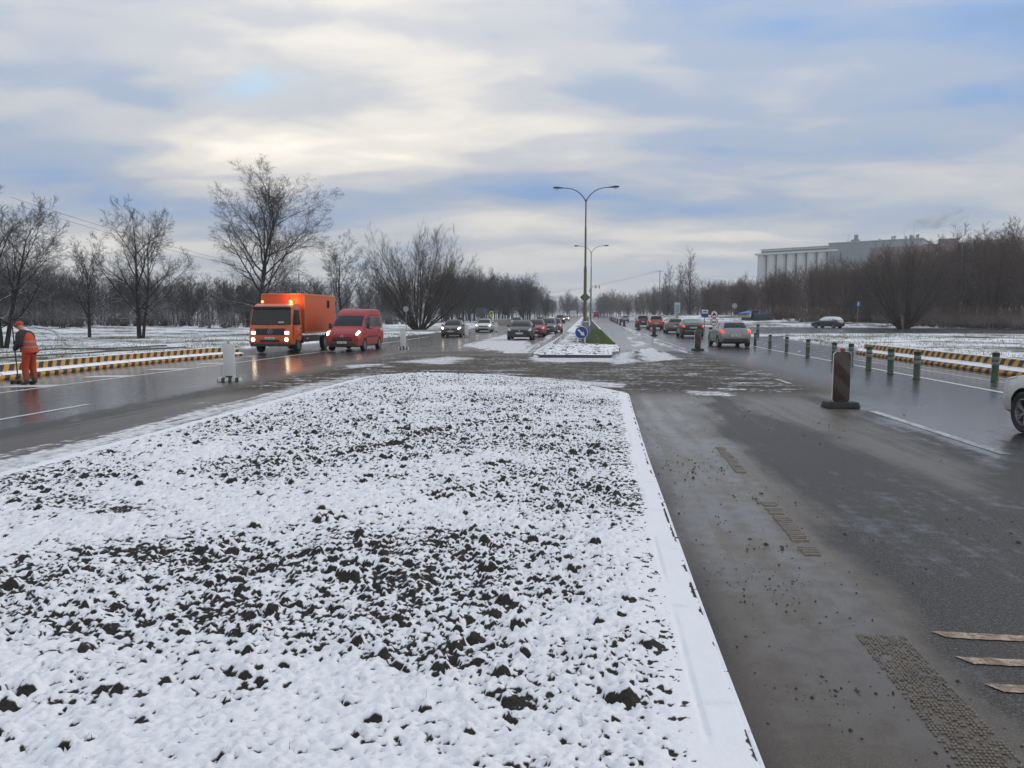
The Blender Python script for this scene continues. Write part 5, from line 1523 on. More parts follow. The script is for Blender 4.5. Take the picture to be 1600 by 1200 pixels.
# ---- orange box truck
def truck():
    OR = mat('paint_truck_orange', (0.52, 0.090, 0.014), 0.4, var=0.08, coat=0.3, dirt=0.35, dirtz=1.1)
    ORB = mat('paint_box_orange', (0.46, 0.078, 0.016), 0.5, var=0.10, vscale=1.5, dirt=0.2, dirtz=1.6)
    x, y = gp(437, 551)
    R = 0.43; Wc, h = 2.28, 1.14
    t = thing('box_truck', 'orange box truck with lit headlights and flashing amber beacons on its cab', 'truck', on(x - 0.10, y + 2.3), R180 + 0.02)
    f = 3.35
    # cab: side outline in y,z
    z0, zt = 0.56, 2.62
    prof = [(f, 0.46), (f + 0.02, 0.95), (f - 0.02, 1.36), (f - 0.10, 1.48), (f - 0.32, 2.38), (f - 0.42, 2.46), (f - 0.60, zt - 0.08), (f - 0.85, zt), (f - 1.62, zt), (f - 1.66, zt - 0.05), (f - 1.66, 0.62), (f - 1.45, 0.62), (f - 0.15, 0.46)]
    cab_mb = MB(); n = len(prof); vs = []; fs = []
    for (sx_) in (-1, 1):
        for (py, pz) in prof:
            tap = 1.0 if pz < 1.45 else 1.0 - 0.085 * (pz - 1.45) / (zt - 1.45)
            tap *= 0.985 if py > f - 0.06 else 1.0
            vs.append((sx_ * h * tap, py, pz))
    fs = [tuple(range(n)), tuple(range(2 * n - 1, n - 1, -1))] + [(i, n + i, n + (i + 1) % n, (i + 1) % n) for i in range(n)]
    cab_mb.add(vs, fs)
    bm = cab_mb.mesh('tmp', bevel=0.035, seg=3)
    cm = MB(); cm.v = [tuple(v.co) for v in bm.vertices]; cm.f = [tuple(p.vertices) for p in bm.polygons]
    axles = (f - 1.12, f - 5.45)
    cabme = cut_arches(cm, (axles[0],), R * 1.04, Wc, OR, 'cab')
    cab = link('cab', cabme, None, t)
    # windscreen, visor
    def slope(z): return f - 0.10 - (z - 1.48) / 0.90 * 0.22 + 0.012
    def hw(z): return h * (1 - 0.085 * (z - 1.45) / (zt - 1.45))
    z1, z2 = 1.50, 2.36
    mb = MB(); mb.add([(-hw(z1) + 0.05, slope(z1), z1), (hw(z1) - 0.05, slope(z1), z1), (hw(z2) - 0.05, slope(z2), z2), (-hw(z2) + 0.05, slope(z2), z2),
                       (-hw(z1) + 0.05, slope(z1) - 0.03, z1), (hw(z1) - 0.05, slope(z1) - 0.03, z1), (hw(z2) - 0.05, slope(z2) - 0.03, z2), (-hw(z2) + 0.05, slope(z2) - 0.03, z2)],
                      [(0, 1, 2, 3), (4, 7, 6, 5), (0, 4, 5, 1), (1, 5, 6, 2), (2, 6, 7, 3), (3, 7, 4, 0)])
    ws = mb.build('windscreen', M_GLASS, t, smooth_=False)
    MB().box((0, slope(2.40) + 0.05, 2.40), (2.02, 0.14, 0.13)).build('sun_visor', M_BLACK, t, bevel=0.03)
    for (wx0, wx1) in ((-0.8, -0.05), (0.05, 0.75)):
        MB().tube([(wx0, slope(1.49) + 0.025, 1.50), (wx1, slope(1.54) + 0.02, 1.56)], 0.014, 5).build('wiper', M_BLACK, ws)
    MB().box((-0.55, slope(1.62) - 0.0, 1.60), (0.30, 0.012, 0.14)).build('windscreen_card', mat('card_pale', (0.5, 0.52, 0.5), 0.5), ws)
    # grille with slats and star emblem
    gr = MB().box((0, f + 0.015, 1.14), (1.62, 0.05, 0.34)).build('grille', M_BLACK, t, bevel=0.03)
    for k in range(4): MB().box((0, f + 0.045, 1.02 + 0.08 * k), (1.50, 0.02, 0.028)).build('slat', mat('grille_slat', (0.05, 0.05, 0.052), 0.4), gr, bevel=0.006)
    em = MB(); em.lathe([(0.118, -0.008), (0.14, -0.008), (0.14, 0.008), (0.118, 0.008)], 24, axis='y', c=(0, f + 0.06, 1.16), closed=True)
    for k in range(3):
        a = math.pi / 2 + k * 2 * math.pi / 3
        em.tube([(0, f + 0.06, 1.16), (0.12 * math.cos(a), f + 0.06, 1.16 + 0.12 * math.sin(a))], [0.022, 0.006], 6)
    em.build('emblem', M_STEEL, gr)
    # bumper, lights, plate
    b = MB().box((0, f + 0.02, 0.72), (2.22, 0.16, 0.40)).build('bumper', OR, t, bevel=0.05)
    MB().box((0, f + 0.10, 0.66), (1.05, 0.02, 0.14)).build('intake', M_BLACK, b, bevel=0.01)
    MB().box((0, f + 0.0, 0.45), (2.1, 0.2, 0.16)).build('skirt', M_BLACK, b, bevel=0.03)
    p = MB().box((0, f + 0.112, 0.80), (0.52, 0.012, 0.11)).build('number_plate', M_PLATE, t, bevel=0.003); text_bars(p, -0.2, 0.2, f + 0.119, 0.775, 0.825, 8, M_MARK)
    for s in (-1, 1):
        MB().box((s * 0.90, f + 0.03, 1.08), (0.24, 0.05, 0.17)).build('headlight', M_HEADDIM if s < 0 else M_HEADDIM, t, bevel=0.025)
        MB().lathe([(0, 0), (0.10, 0), (0.115, -0.03)], 18, axis='y', c=(s * 0.90, f + 0.112, 0.73)).build('fog_light', M_HEAD, b)
        # door with window and handle, mirror, steps
        sx_ = s * (h + 0.003)
        d = MB().box((s * (h + 0.002), f - 0.86, 1.06), (0.018, 1.10, 0.80)).build('door', OR, t, bevel=0.006)
        MB().box((s * (h + 0.02), f - 1.32, 1.30), (0.03, 0.16, 0.05)).build('handle', M_BLACK, d, bevel=0.008)
        wv = []
        for (yy_, zz_) in ((f - 0.36, 1.50), (f - 1.36, 1.50), (f - 1.36, 2.30), (f - 0.62, 2.30)):
            wv.append((s * (hw(zz_) + 0.006), yy_, zz_))
        wv2 = [(q[0] - s * 0.02, q[1], q[2]) for q in wv]
        MB().add(wv + wv2, [(0, 1, 2, 3), (7, 6, 5, 4), (0, 4, 5, 1), (1, 5, 6, 2), (2, 6, 7, 3), (3, 7, 4, 0)]).build('side_window', M_GLASS, d, smooth_=False)
        MB().box((s * (h + 0.004), f - 0.95, 1.27), (0.024, 0.42, 0.16)).build('door_lettering', mat('door_letters', (0.45, 0.25, 0.17), 0.5, var=0.8, vscale=22), d, smooth_=False)
        MB().tube([(s * 1.05, f - 0.36, 2.36), (s * 1.28, f - 0.22, 2.34), (s * 1.30, f - 0.22, 1.62), (s * 1.12, f - 0.34, 1.60)], 0.016, 6).build('mirror_arm', M_BLACK, t)
        MB().box((s * 1.31, f - 0.24, 2.03), (0.20, 0.10, 0.44)).build('mirror', M_BLACK, t, bevel=0.03)
        MB().box((s * 1.31, f - 0.24, 1.68), (0.20, 0.10, 0.18)).build('mirror', M_BLACK, t, bevel=0.03)
        MB().box((s * 1.06, f - 0.45, 0.50), (0.12, 0.50, 0.14)).build('step', M_BLACK, t, bevel=0.02)
        # fender arch
        pts = [(axles[0] + R * 1.28 * math.cos(a), R + R * 1.28 * math.sin(a)) for a in np.linspace(0.1, math.pi - 0.1, 11)]
        mb = MB()
        for i in range(10):
            (ya, za), (yb2, zb2) = pts[i], pts[i + 1]
            mb.add([(s * (h - 0.25), ya, za), (s * (h + 0.02), ya, za), (s * (h + 0.02), yb2, zb2), (s * (h - 0.25), yb2, zb2),
                    (s * (h - 0.25), ya, za + .03), (s * (h + 0.02), ya, za + .03), (s * (h + 0.02), yb2, zb2 + .03), (s * (h - 0.25), yb2, zb2 + .03)],
                   [(0, 1, 2, 3), (4, 7, 6, 5), (0, 4, 5, 1), (1, 5, 6, 2), (2, 6, 7, 3), (3, 7, 4, 0)])
        mb.build('mudguard', M_BLACK, t)
        put_wheel(t, s * (h - 0.14), axles[0], R, 0.24, s, rim=0.58)
        put_wheel(t, s * (h - 0.14), axles[1], R, 0.26, s, rim=0.58)
        MB().box((s * 1.0, f - 3.1, 0.72), (0.26, 2.6, 0.36)).build('side_locker', mat('locker_grey', (0.07, 0.072, 0.075), 0.5), t, bevel=0.03)
        MB().box((s * 1.0, f - 6.15, 0.62), (0.30, 0.03, 0.62)).build('mud_flap', M_BLACK, t)
        MB().box((s * 0.42, f - 4.1, 0.72), (0.09, 5.9, 0.2)).build('chassis_rail', M_BLACK, t)
        mk = MB().lathe([(0, 0), (0.025, 0), (0.025, 0.01)], 10, axis='x', c=(s * 1.135, f - 2.4, 0.74)).build('marker_light', mat('marker_amber', (0.7, 0.5, 0.3), 0.3, emit=(1, .6, .3), estr=1.5), t)
    # box body
    bx0, bx1, bz0, bz1 = f - 1.85, f - 7.15, 1.02, 3.20
    box = MB().box((0, (bx0 + bx1) / 2, (bz0 + bz1) / 2), (2.40, bx0 - bx1, bz1 - bz0)).build('box_body', ORB, t, bevel=0.03)
    tr = mat('box_trim', (0.55, 0.17, 0.06), 0.4)
    for s in (-1, 1):
        MB().box((s * 1.203, (bx0 + bx1) / 2, bz1 - 0.05), (0.02, bx0 - bx1 - 0.06, 0.09)).build('top_rail', tr, box, bevel=0.006)
        MB().box((s * 1.203, (bx0 + bx1) / 2, bz0 + 0.045), (0.02, bx0 - bx1 - 0.06, 0.08)).build('bottom_rail', tr, box, bevel=0.006)
        MB().box((s * 1.19, bx0 + 0.004, (bz0 + bz1) / 2), (0.05, 0.03, bz1 - bz0 - 0.08)).build('corner_post', tr, box, bevel=0.01)
        w = MB().box((s * 1.206, bx1 + 1.35, bz1 - 0.52), (0.03, 0.44, 0.46)).build('box_window', M_BLACK, box, bevel=0.02)
        MB().box((s * 1.224, bx1 + 1.35, bz1 - 0.52), (0.006, 0.36, 0.38)).build('pane', M_GLASS, w)
    MB().box((0, bx0 + 0.012, bz1 - 0.04), (2.3, 0.02, 0.06)).build('front_rail', tr, box, bevel=0.006)
    # beacons on the cab roof
    for s in (0.95, -0.62):
        m = MB().lathe([(0.075, 0), (0.08, 0.03), (0.07, 0.05), (0.07, 0.05)], 14, c=(s, f - 1.35, zt)).build('beacon_base', M_BLACK, t)
        MB().lathe([(0.068, 0.05), (0.066, 0.14), (0.045, 0.18), (0, 0.19)], 14, c=(s, f - 1.35, zt)).build('beacon_dome', M_AMBER if s < 0 else mat('beacon_amber', (0.75, 0.22, 0.04), 0.25, emit=(1, .25, .05), estr=4.0), m)
    lp = bpy.data.lights.new('beacon_glow', 'POINT'); lp.energy = 28; lp.color = (1.0, 0.33, 0.05); lp.shadow_soft_size = 0.07
    lo = bpy.data.objects.new('beacon_glow', lp); COL.objects.link(lo); lo.parent = t; lo.location = (-0.62, f - 1.35, zt + 0.30)
truck()

# ------------------------------------------------------------------ the sweeping worker and his broom
def skin_mesh(name, nodes, edges, sub=2, root=0):
    """nodes: (x,y,z,rx,ry)"""
    me = bpy.data.meshes.new(name)
    me.from_pydata([n[:3] for n in nodes], edges, [])
    o = bpy.data.objects.new('tmp_skin', me); COL.objects.link(o)
    o.modifiers.new('s', 'SKIN')
    lay = me.skin_vertices[0] if me.skin_vertices else None
    if lay is None:
        me.attributes.new('skin_radius', 'FLOAT_VECTOR', 'POINT')
    for i, n in enumerate(nodes):
        me.skin_vertices[0].data[i].radius = (n[3], n[4])
        me.skin_vertices[0].data[i].use_root = (i == root)
    md = o.modifiers.new('d', 'SUBSURF'); md.levels = sub; md.render_levels = sub
    dg = bpy.context.evaluated_depsgraph_get(); dg.update()
    res = bpy.data.meshes.new_from_object(o.evaluated_get(dg))
    bpy.data.objects.remove(o)
    res.name = name
    res.polygons.foreach_set('use_smooth', np.ones(len(res.polygons), bool))
    return res
def loft(rings, n=18):
    """rings: (cx, cy, cz, rx, ry) ellipses"""
    mb = MB(); vs = []; fs = []
    for (cx, cy, cz, rx_, ry_) in rings:
        for k in range(n):
            th = 2 * math.pi * k / n; vs.append((cx + rx_ * math.cos(th), cy + ry_ * math.sin(th), cz))
    for i in range(len(rings) - 1):
        for k in range(n):
            k2 = (k + 1) % n; fs.append((i * n + k, i * n + k2, (i + 1) * n + k2, (i + 1) * n + k))
    fs.append(tuple(range(n - 1, -1, -1))); fs.append(tuple(range((len(rings) - 1) * n, len(rings) * n)))
    return mb.add(vs, fs)
def worker():
    x, y = gp(47, 601)
    t = thing('person', 'road worker in orange cap, vest and trousers, head bowed, sweeping with a broom', 'person', (x, y, zg(x, y)), 0.0)
    SK = mat('skin', (0.42, 0.22, 0.155), 0.55); HV = mat('hi_vis_orange', (0.45, 0.052, 0.014), 0.75, var=0.12, bump=0.35, bscale=18)
    HT = mat('trouser_orange', (0.34, 0.040, 0.011), 0.8, var=0.2, bump=0.5, bscale=12, dirt=0.6, dirtz=0.5); JK = mat('jacket_dark', (0.018, 0.018, 0.022), 0.8, bump=0.4, bscale=14)
    BT = mat('boots', (0.035, 0.03, 0.027), 0.7); GL = mat('gloves_dark', (0.03, 0.028, 0.028), 0.8); BAND = mat('vest_band', (0.20, 0.19, 0.17), 0.4)
    # he faces -X; nodes of the body
    hipz, shz = 0.90, 1.40
    N = [(0.02, 0, 0.93, .155, .125),      # 0 pelvis
         (0.00, 0, 1.10, .15, .125), (-0.04, 0, 1.28, .165, .14), (-0.09, 0, 1.42, .12, .10), (-0.14, 0, 1.49, .058, .058),   # 1..4 spine, neck
         (-0.185, 0, 1.555, .082, .078), (-0.205, 0, 1.63, .085, .080), (-0.205, 0, 1.69, .06, .06),  # 5..7 head
         (0.03, .10, 0.86, .095, .10), (0.00, .115, 0.50, .065, .07), (0.05, .12, 0.12, .045, .048), (-0.10, .13, 0.045, .042, .04),  # 8..11 left leg (far side)
         (0.03, -.10, 0.86, .095, .10), (-0.03, -.115, 0.50, .065, .07), (0.00, -.12, 0.12, .045, .048), (-0.15, -.13, 0.045, .042, .04),  # 12..15 near leg
         (-0.07, .20, 1.39, .065, .065), (-0.05, .26, 1.14, .05, .05), (-0.27, .16, 1.12, .038, .038), (-0.36, .085, 1.16, .034, .03),  # 16..19 far arm
         (-0.07, -.20, 1.39, .065, .065), (-0.03, -.27, 1.13, .05, .05), (-0.24, -.17, 1.00, .038, .038), (-0.33, -.065, 0.97, .034, .03)]  # 20..23 near arm
    E_ = [(0, 1), (1, 2), (2, 3), (3, 4), (4, 5), (5, 6), (6, 7), (0, 8), (8, 9), (9, 10), (10, 11), (0, 12), (12, 13), (13, 14), (14, 15), (3, 16), (16, 17), (17, 18), (18, 19), (3, 20), (20, 21), (21, 22), (22, 23)]
    body = link('body', skin_mesh('body', N, E_), SK, t)
    # face: nose, brow, ear
    f = MB(); f.tube([(-0.275, 0, 1.625), (-0.315, 0, 1.585), (-0.288, 0, 1.578)], [0.012, 0.018, 0.012], 6); f.build('nose', SK, body)
    for s in (-1, 1):
        MB().lathe([(0, -0.008), (0.026, -0.006), (0.03, 0.004), (0, 0.008)], 10, axis='y', c=(-0.185, s * 0.082, 1.60)).build('ear', SK, body)
        MB().lathe([(0, -0.006), (0.008, 0), (0, 0.006)], 8, axis='x', c=(-0.280, s * 0.032, 1.625)).build('eye', mat('eye_dark', (0.03, 0.02, 0.02), 0.3), body)
    MB().box((-0.278, 0, 1.548), (0.012, 0.05, 0.008)).build('mouth', mat('lips', (0.25, 0.09, 0.08), 0.5), body)
    MB().lathe([(0.088, -0.03), (0.086, 0.0), (0.07, 0.03)], 16, c=(-0.195, 0, 1.60)).build('hair', mat('hair_grey', (0.10, 0.095, 0.09), 0.8), body) if False else None
    # trousers
    tr = [(0.02, 0, 0.98, .165, .145), (0.03, .10, 0.84, .115, .112), (0.00, .118, 0.50, .095, .098), (0.05, .12, 0.22, .082, .085), (0.05, .12, 0.09, .085, .088),
          (0.03, -.10, 0.84, .115, .112), (-0.03, -.118, 0.50, .095, .098), (0.00, -.12, 0.22, .082, .085), (0.00, -.12, 0.09, .085, .088)]
    link('trousers', skin_mesh('trousers', tr, [(0, 1), (1, 2), (2, 3), (3, 4), (0, 5), (5, 6), (6, 7), (7, 8)], 2), HT, t)
    # jacket with sleeves
    jk = [(0.01, 0, 1.05, .165, .15), (-0.03, 0, 1.26, .18, .155), (-0.09, 0, 1.42, .13, .115), (-0.13, 0, 1.485, .075, .075),
          (-0.07, .20, 1.39, .112, .112), (-0.05, .265, 1.14, .095, .095), (-0.26, .17, 1.125, .075, .075), (-0.33, .115, 1.14, .060, .060),
          (-0.07, -.20, 1.39, .112, .112), (-0.03, -.275, 1.13, .095, .095), (-0.23, -.18, 1.01, .075, .075), (-0.30, -.10, 0.98, .060, .060)]
    link('jacket', skin_mesh('jacket', jk, [(0, 1), (1, 2), (2, 3), (2, 4), (4, 5), (5, 6), (6, 7), (2, 8), (8, 9), (9, 10), (10, 11)], 2), JK, t)
    # vest, open-armed and flaring at the hem
    v = loft([(0.045, 0, 0.90, .235, .215), (0.035, 0, 0.98, .225, .212), (0.01, 0, 1.12, .205, .205), (-0.02, 0, 1.26, .20, .198), (-0.055, 0, 1.36, .18, .185), (-0.085, 0, 1.435, .14, .165), (-0.11, 0, 1.475, .095, .11)], 22)
    vo = v.build('vest', HV, t, sharp=60)
    for (z, cx_, rx_, ry_) in ((1.02, 0.030, .223, .213), (1.17, 0.002, .204, .205)):
        loft([(cx_, 0, z, rx_, ry_), (cx_ - .006, 0, z + 0.05, rx_ - .003, ry_ - .001)], 22).build('reflective_band', BAND, vo)
    # cap with peak
    cp = MB(); cp.lathe([(0.097, 0), (0.100, 0.03), (0.088, 0.075), (0.05, 0.105), (0, 0.112)], 18); co = cp.build('cap', HV, t)
    co.location = (-0.203, 0, 1.645); co.rotation_euler = (0, -0.32, 0)
    pk = MB(); pk.add([(-0.07, -0.075, 0.012), (-0.13, -0.065, 0.0), (-0.165, 0, -0.006), (-0.13, 0.065, 0.0), (-0.07, 0.075, 0.012), (-0.07, -0.075, 0.0), (-0.13, -0.065, -0.012), (-0.165, 0, -0.018), (-0.13, 0.065, -0.012), (-0.07, 0.075, 0.0)],
                      [(0, 1, 2, 3, 4), (9, 8, 7, 6, 5), (0, 5, 6, 1), (1, 6, 7, 2), (2, 7, 8, 3), (3, 8, 9, 4), (4, 9, 5, 0)])
    pk.build('peak', HV, co)
    # collar
    loft([(-0.115, 0, 1.44, .085, .09), (-0.13, 0, 1.50, .075, .078), (-0.135, 0, 1.525, .072, .074)], 16).build('collar', JK, t)
    # boots
    for (bx, by) in ((0.05, .12), (0.0, -.12)):
        b = [(bx + 0.01, by, 0.15, .080, .080), (bx, by, 0.06, .078, .070), (bx - 0.09, by, 0.05, .072, .062), (bx - 0.19, by, 0.045, .058, .052)]
        link('boot', skin_mesh('boot', b, [(0, 1), (1, 2), (2, 3)], 2), BT, t)
    # gloved hands closed round the handle: palm, four fingers and a thumb each
    bx_ = lambda z: (-0.395 + 0.055 * (1.16 - z), -0.01)
    for (wx_, wy_, wz_) in ((-0.345, 0.09, 1.150), (-0.325, -0.085, 0.970)):
        hx, hy = bx_(wz_); sgn = 1 if wy_ > 0 else -1
        px_, py_ = hx + 0.028, hy + sgn * 0.035
        nodes = [(wx_, wy_, wz_, .030, .026), (px_ + 0.012, py_ + sgn * .018, wz_ + 0.0, .030, .022), (px_, py_, wz_, .034, .020)]
        eds = [(0, 1), (1, 2)]
        for k in range(4):
            z = wz_ + 0.033 - 0.022 * k; L = (0.9, 1.0, 0.95, 0.8)[k]; r = 0.0105
            b0 = len(nodes)
            nodes += [(hx + 0.005, hy + sgn * .030, z, r, r), (hx - 0.026 * L, hy + sgn * .020, z, r, r), (hx - 0.030 * L, hy - sgn * .012, z, r * .95, r * .95), (hx - 0.008, hy - sgn * .028 * L, z, r * .85, r * .85)]
            eds += [(2, b0), (b0, b0 + 1), (b0 + 1, b0 + 2), (b0 + 2, b0 + 3)]
        b0 = len(nodes)
        nodes += [(hx + 0.034, hy + sgn * .012, wz_ + 0.042, .0125, .0125), (hx + 0.022, hy - sgn * .018, wz_ + 0.056, .011, .011), (hx - 0.004, hy - sgn * .028, wz_ + 0.058, .0095, .0095)]
        eds += [(1, b0), (b0, b0 + 1), (b0 + 1, b0 + 2)]
        link('glove', skin_mesh('glove', nodes, eds, 1), GL, t)
    # broom, a thing of its own held in both hands
    br = thing('broom', 'long-handled dark broom held upright by the orange worker', 'broom', (x, y, zg(x, y)))
    p0, p1 = (-0.395 + 0.055 * 1.06, -0.01, 0.10), (-0.395 - 0.055 * 0.62, -0.01, 1.78)
    MB().tube([p0, p1], 0.016, 8).build('handle', mat('broom_handle', (0.05, 0.038, 0.03), 0.6), br)
    MB().box((-0.33, -0.02, 0.105), (0.46, 0.075, 0.035)).build('head', mat('broom_wood', (0.06, 0.035, 0.025), 0.7), br, bevel=0.008)
    bb = MB(); rr_ = random.Random(2)
    for k in range(120):
        bx2 = -0.55 + 0.44 * rr_.random(); by2 = -0.052 + 0.064 * rr_.random()
        bb.tube([(bx2, by2, 0.095), (bx2 + rr_.uniform(-.015, .015), by2 + rr_.uniform(-.015, .015), 0.006)], 0.005, 4)
    bb.build('bristles', mat('bristle_dark', (0.02, 0.017, 0.015), 0.8), br)
worker()

# ------------------------------------------------------------------ trees
def rot_about(v, axis, a):
    return v * math.cos(a) + axis.cross(v) * math.sin(a) + axis * axis.dot(v) * (1 - math.cos(a))
class Tree:
    def __init__(s, seed):
        s.r = random.Random(seed); s.np = np.random.RandomState(seed)
        s.bv = [[], []]; s.bf = [[], []]; s.nv = [0, 0]; s.tw = []
    def tube(s, pts, rad, n, slot):
        V = []; up = Vector((0.3, 0.2, 1))
        for i, p in enumerate(pts):
            t = pts[min(i + 1, len(pts) - 1)] - pts[max(i - 1, 0)]
            if t.length < 1e-6: t = Vector((0, 0, 1))
            t.normalize()
            a = t.cross(up)
            if a.length < 1e-3: a = t.cross(Vector((1, 0, 0)))
            a.normalize(); b = a.cross(t)
            for k in range(n):
                th = 2 * math.pi * k / n
                V.append(p + a * (math.cos(th) * rad[i]) + b * (math.sin(th) * rad[i]))
        b0 = s.nv[slot]
        for i in range(len(pts) - 1):
            for k in range(n):
                k2 = (k + 1) % n
                s.bf[slot].append((b0 + i * n + k, b0 + i * n + k2, b0 + (i + 1) * n + k2, b0 + (i + 1) * n + k))
        s.bv[slot] += [tuple(v) for v in V]; s.nv[slot] += len(V)
    def branch(s, p, d, L, r, lev, spec):
        """spec[lev]: dict(n children, ratio, angle, start, up, wander, seg, sides)"""
        q = spec[lev]; seg = q.get('seg', 5)
        pts = [p.copy()]; dirs = [d.copy()]; cur = p.copy(); dd = d.copy()
        rad = [r]
        for i in range(seg):
            w = q.get('wander', 0.15)
            dd = dd + Vector((s.r.uniform(-w, w), s.r.uniform(-w, w), s.r.uniform(-w, w) + q.get('up', 0.05)))
            dd.normalize(); cur = cur + dd * (L / seg); pts.append(cur.copy()); dirs.append(dd.copy())
            rad.append(r * (1 - (1 - q.get('tip', 0.25)) * (i + 1) / seg))
        s.tube(pts, rad, q.get('sides', 5), 0 if lev <= spec[0].get('trunklev', 1) else 1)
        if lev + 1 >= len(spec):
            return
        nx = spec[lev + 1]
        n = nx['n']; n = int(n * s.r.uniform(0.8, 1.2) * (L / q['ref'] if 'ref' in q else 1) + 0.5); n = max(n, 2)
        az = s.r.uniform(0, 6.28)
        for k in range(n):
            t = nx['start'] + (1 - nx['start']) * (k + s.r.uniform(0.1, 0.9)) / n
            fi = t * seg; i = min(int(fi), seg - 1); a = fi - i
            pos = pts[i].lerp(pts[i + 1], a); dr = dirs[i + 1]
            az += 2.4 + s.r.uniform(-0.5, 0.5)
            perp = dr.cross(Vector((0, 0, 1)));
            if perp.length < 1e-2: perp = Vector((1, 0, 0))
            perp.normalize(); perp = rot_about(perp, dr, az)
            ang = nx['angle'] * s.r.uniform(0.7, 1.3) * (1 - nx.get('angtip', 0.35) * t)
            nd = (dr * math.cos(ang) + perp * math.sin(ang)).normalized()
            ll = L * nx['ratio'] * s.r.uniform(0.7, 1.25) * (1 - nx.get('shape', 0.5) * t)
            rr_ = rad[i] * nx.get('rr', 0.55) * s.r.uniform(0.8, 1.1)
            rr_ = max(min(rr_, rad[i] * 0.9), 0.006)
            if nx.get('twig'): s.tw.append((*pos, *nd, ll, max(rr_, nx.get('minr', 0.006))))
            else: s.branch(pos, nd, ll, rr_, lev + 1, spec)
    def twigs(s, subs=3, up=0.25, bend=0.25, side_len=0.5, rmin=0.006):
        """turns the collected shoots into thin three-sided tapering shoots with side shoots"""
        A = np.array(s.tw)
        if len(A) == 0: return
        P0, D0, L0, R0 = A[:, :3], A[:, 3:6], A[:, 6], A[:, 7]
        Ps, Ds, Ls, Rs = [P0], [D0], [L0], [R0]
        for k in range(subs):
            n = len(P0); t = s.np.uniform(0.2, 0.95, n)
            rv = s.np.normal(0, 1, (n, 3)); rv -= (rv * D0).sum(1)[:, None] * D0; rv /= np.linalg.norm(rv, axis=1)[:, None] + 1e-6
            an = s.np.uniform(0.45, 0.95, n)
            d2 = D0 * np.cos(an)[:, None] + rv * np.sin(an)[:, None]
            Ps.append(P0 + D0 * (t * L0)[:, None] + np.array([0, 0, up])[None] * (t * t * L0 * 0.5)[:, None]); Ds.append(d2); Ls.append(L0 * side_len * s.np.uniform(0.6, 1.3, n)); Rs.append(R0 * 0.72)
        P0 = np.concatenate(Ps); D0 = np.concatenate(Ds); L0 = np.concatenate(Ls); R0 = np.maximum(np.concatenate(Rs), rmin)
        n = len(P0)
        wob = s.np.normal(0, bend, (n, 3)); mid = P0 + D0 * (L0 * 0.5)[:, None] + wob * (L0 * 0.12)[:, None] + np.array([0, 0, up])[None] * (L0 * 0.12)[:, None]
        end = P0 + D0 * L0[:, None] + np.array([0, 0, up])[None] * (L0 * 0.5)[:, None] + wob * (L0 * 0.10)[:, None]
        ref = np.where(np.abs(D0[:, 2:3]) < 0.9, np.array([[0, 0, 1.0]]), np.array([[1.0, 0, 0]]))
        a = np.cross(D0, ref); a /= np.linalg.norm(a, axis=1)[:, None] + 1e-9; b = np.cross(a, D0)
        # every shoot is a slender three-sided spike, the main ones kinked in the middle
        nm = len(A)
        def spike(p, q, r, a_, b_):
            V = np.stack([p + a_ * r[:, None], p + (-0.5 * a_ + 0.87 * b_) * r[:, None], p + (-0.5 * a_ - 0.87 * b_) * r[:, None], q], 1).reshape(-1, 3)
            i = np.arange(len(p))[:, None] * 4
            return V, np.concatenate([i + np.array([[0, 1, 3]]), i + np.array([[1, 2, 3]]), i + np.array([[2, 0, 3]])])
        V1, F1 = spike(P0[:nm], mid[:nm] + (mid[:nm] - P0[:nm]) * 0.25, R0[:nm], a[:nm], b[:nm])
        V2, F2 = spike(np.concatenate([P0[:nm] * 0.15 + mid[:nm] * 0.85, P0[nm:]]), end, np.concatenate([R0[:nm] * 0.75, R0[nm:]]), a, b)
        s.twV = np.concatenate([V1, V2]); s.twF = np.concatenate([F1, F2 + len(V1)])
    def meshes(s, name):
        t = mesh_np(name + '_trunk', np.array(s.bv[0]), np.array(s.bf[0]))
        V = np.array(s.bv[1]) if s.bv[1] else np.zeros((0, 3)); Fc = np.array(s.bf[1], int).reshape(-1, 4)
        Ft = np.concatenate([Fc[:, [0, 1, 2]], Fc[:, [0, 2, 3]]])
        if hasattr(s, 'twV'):
            Ft = np.concatenate([Ft, s.twF + len(V)]); V = np.concatenate([V, s.twV])
        return t, mesh_np(name + '_crown', V, Ft)

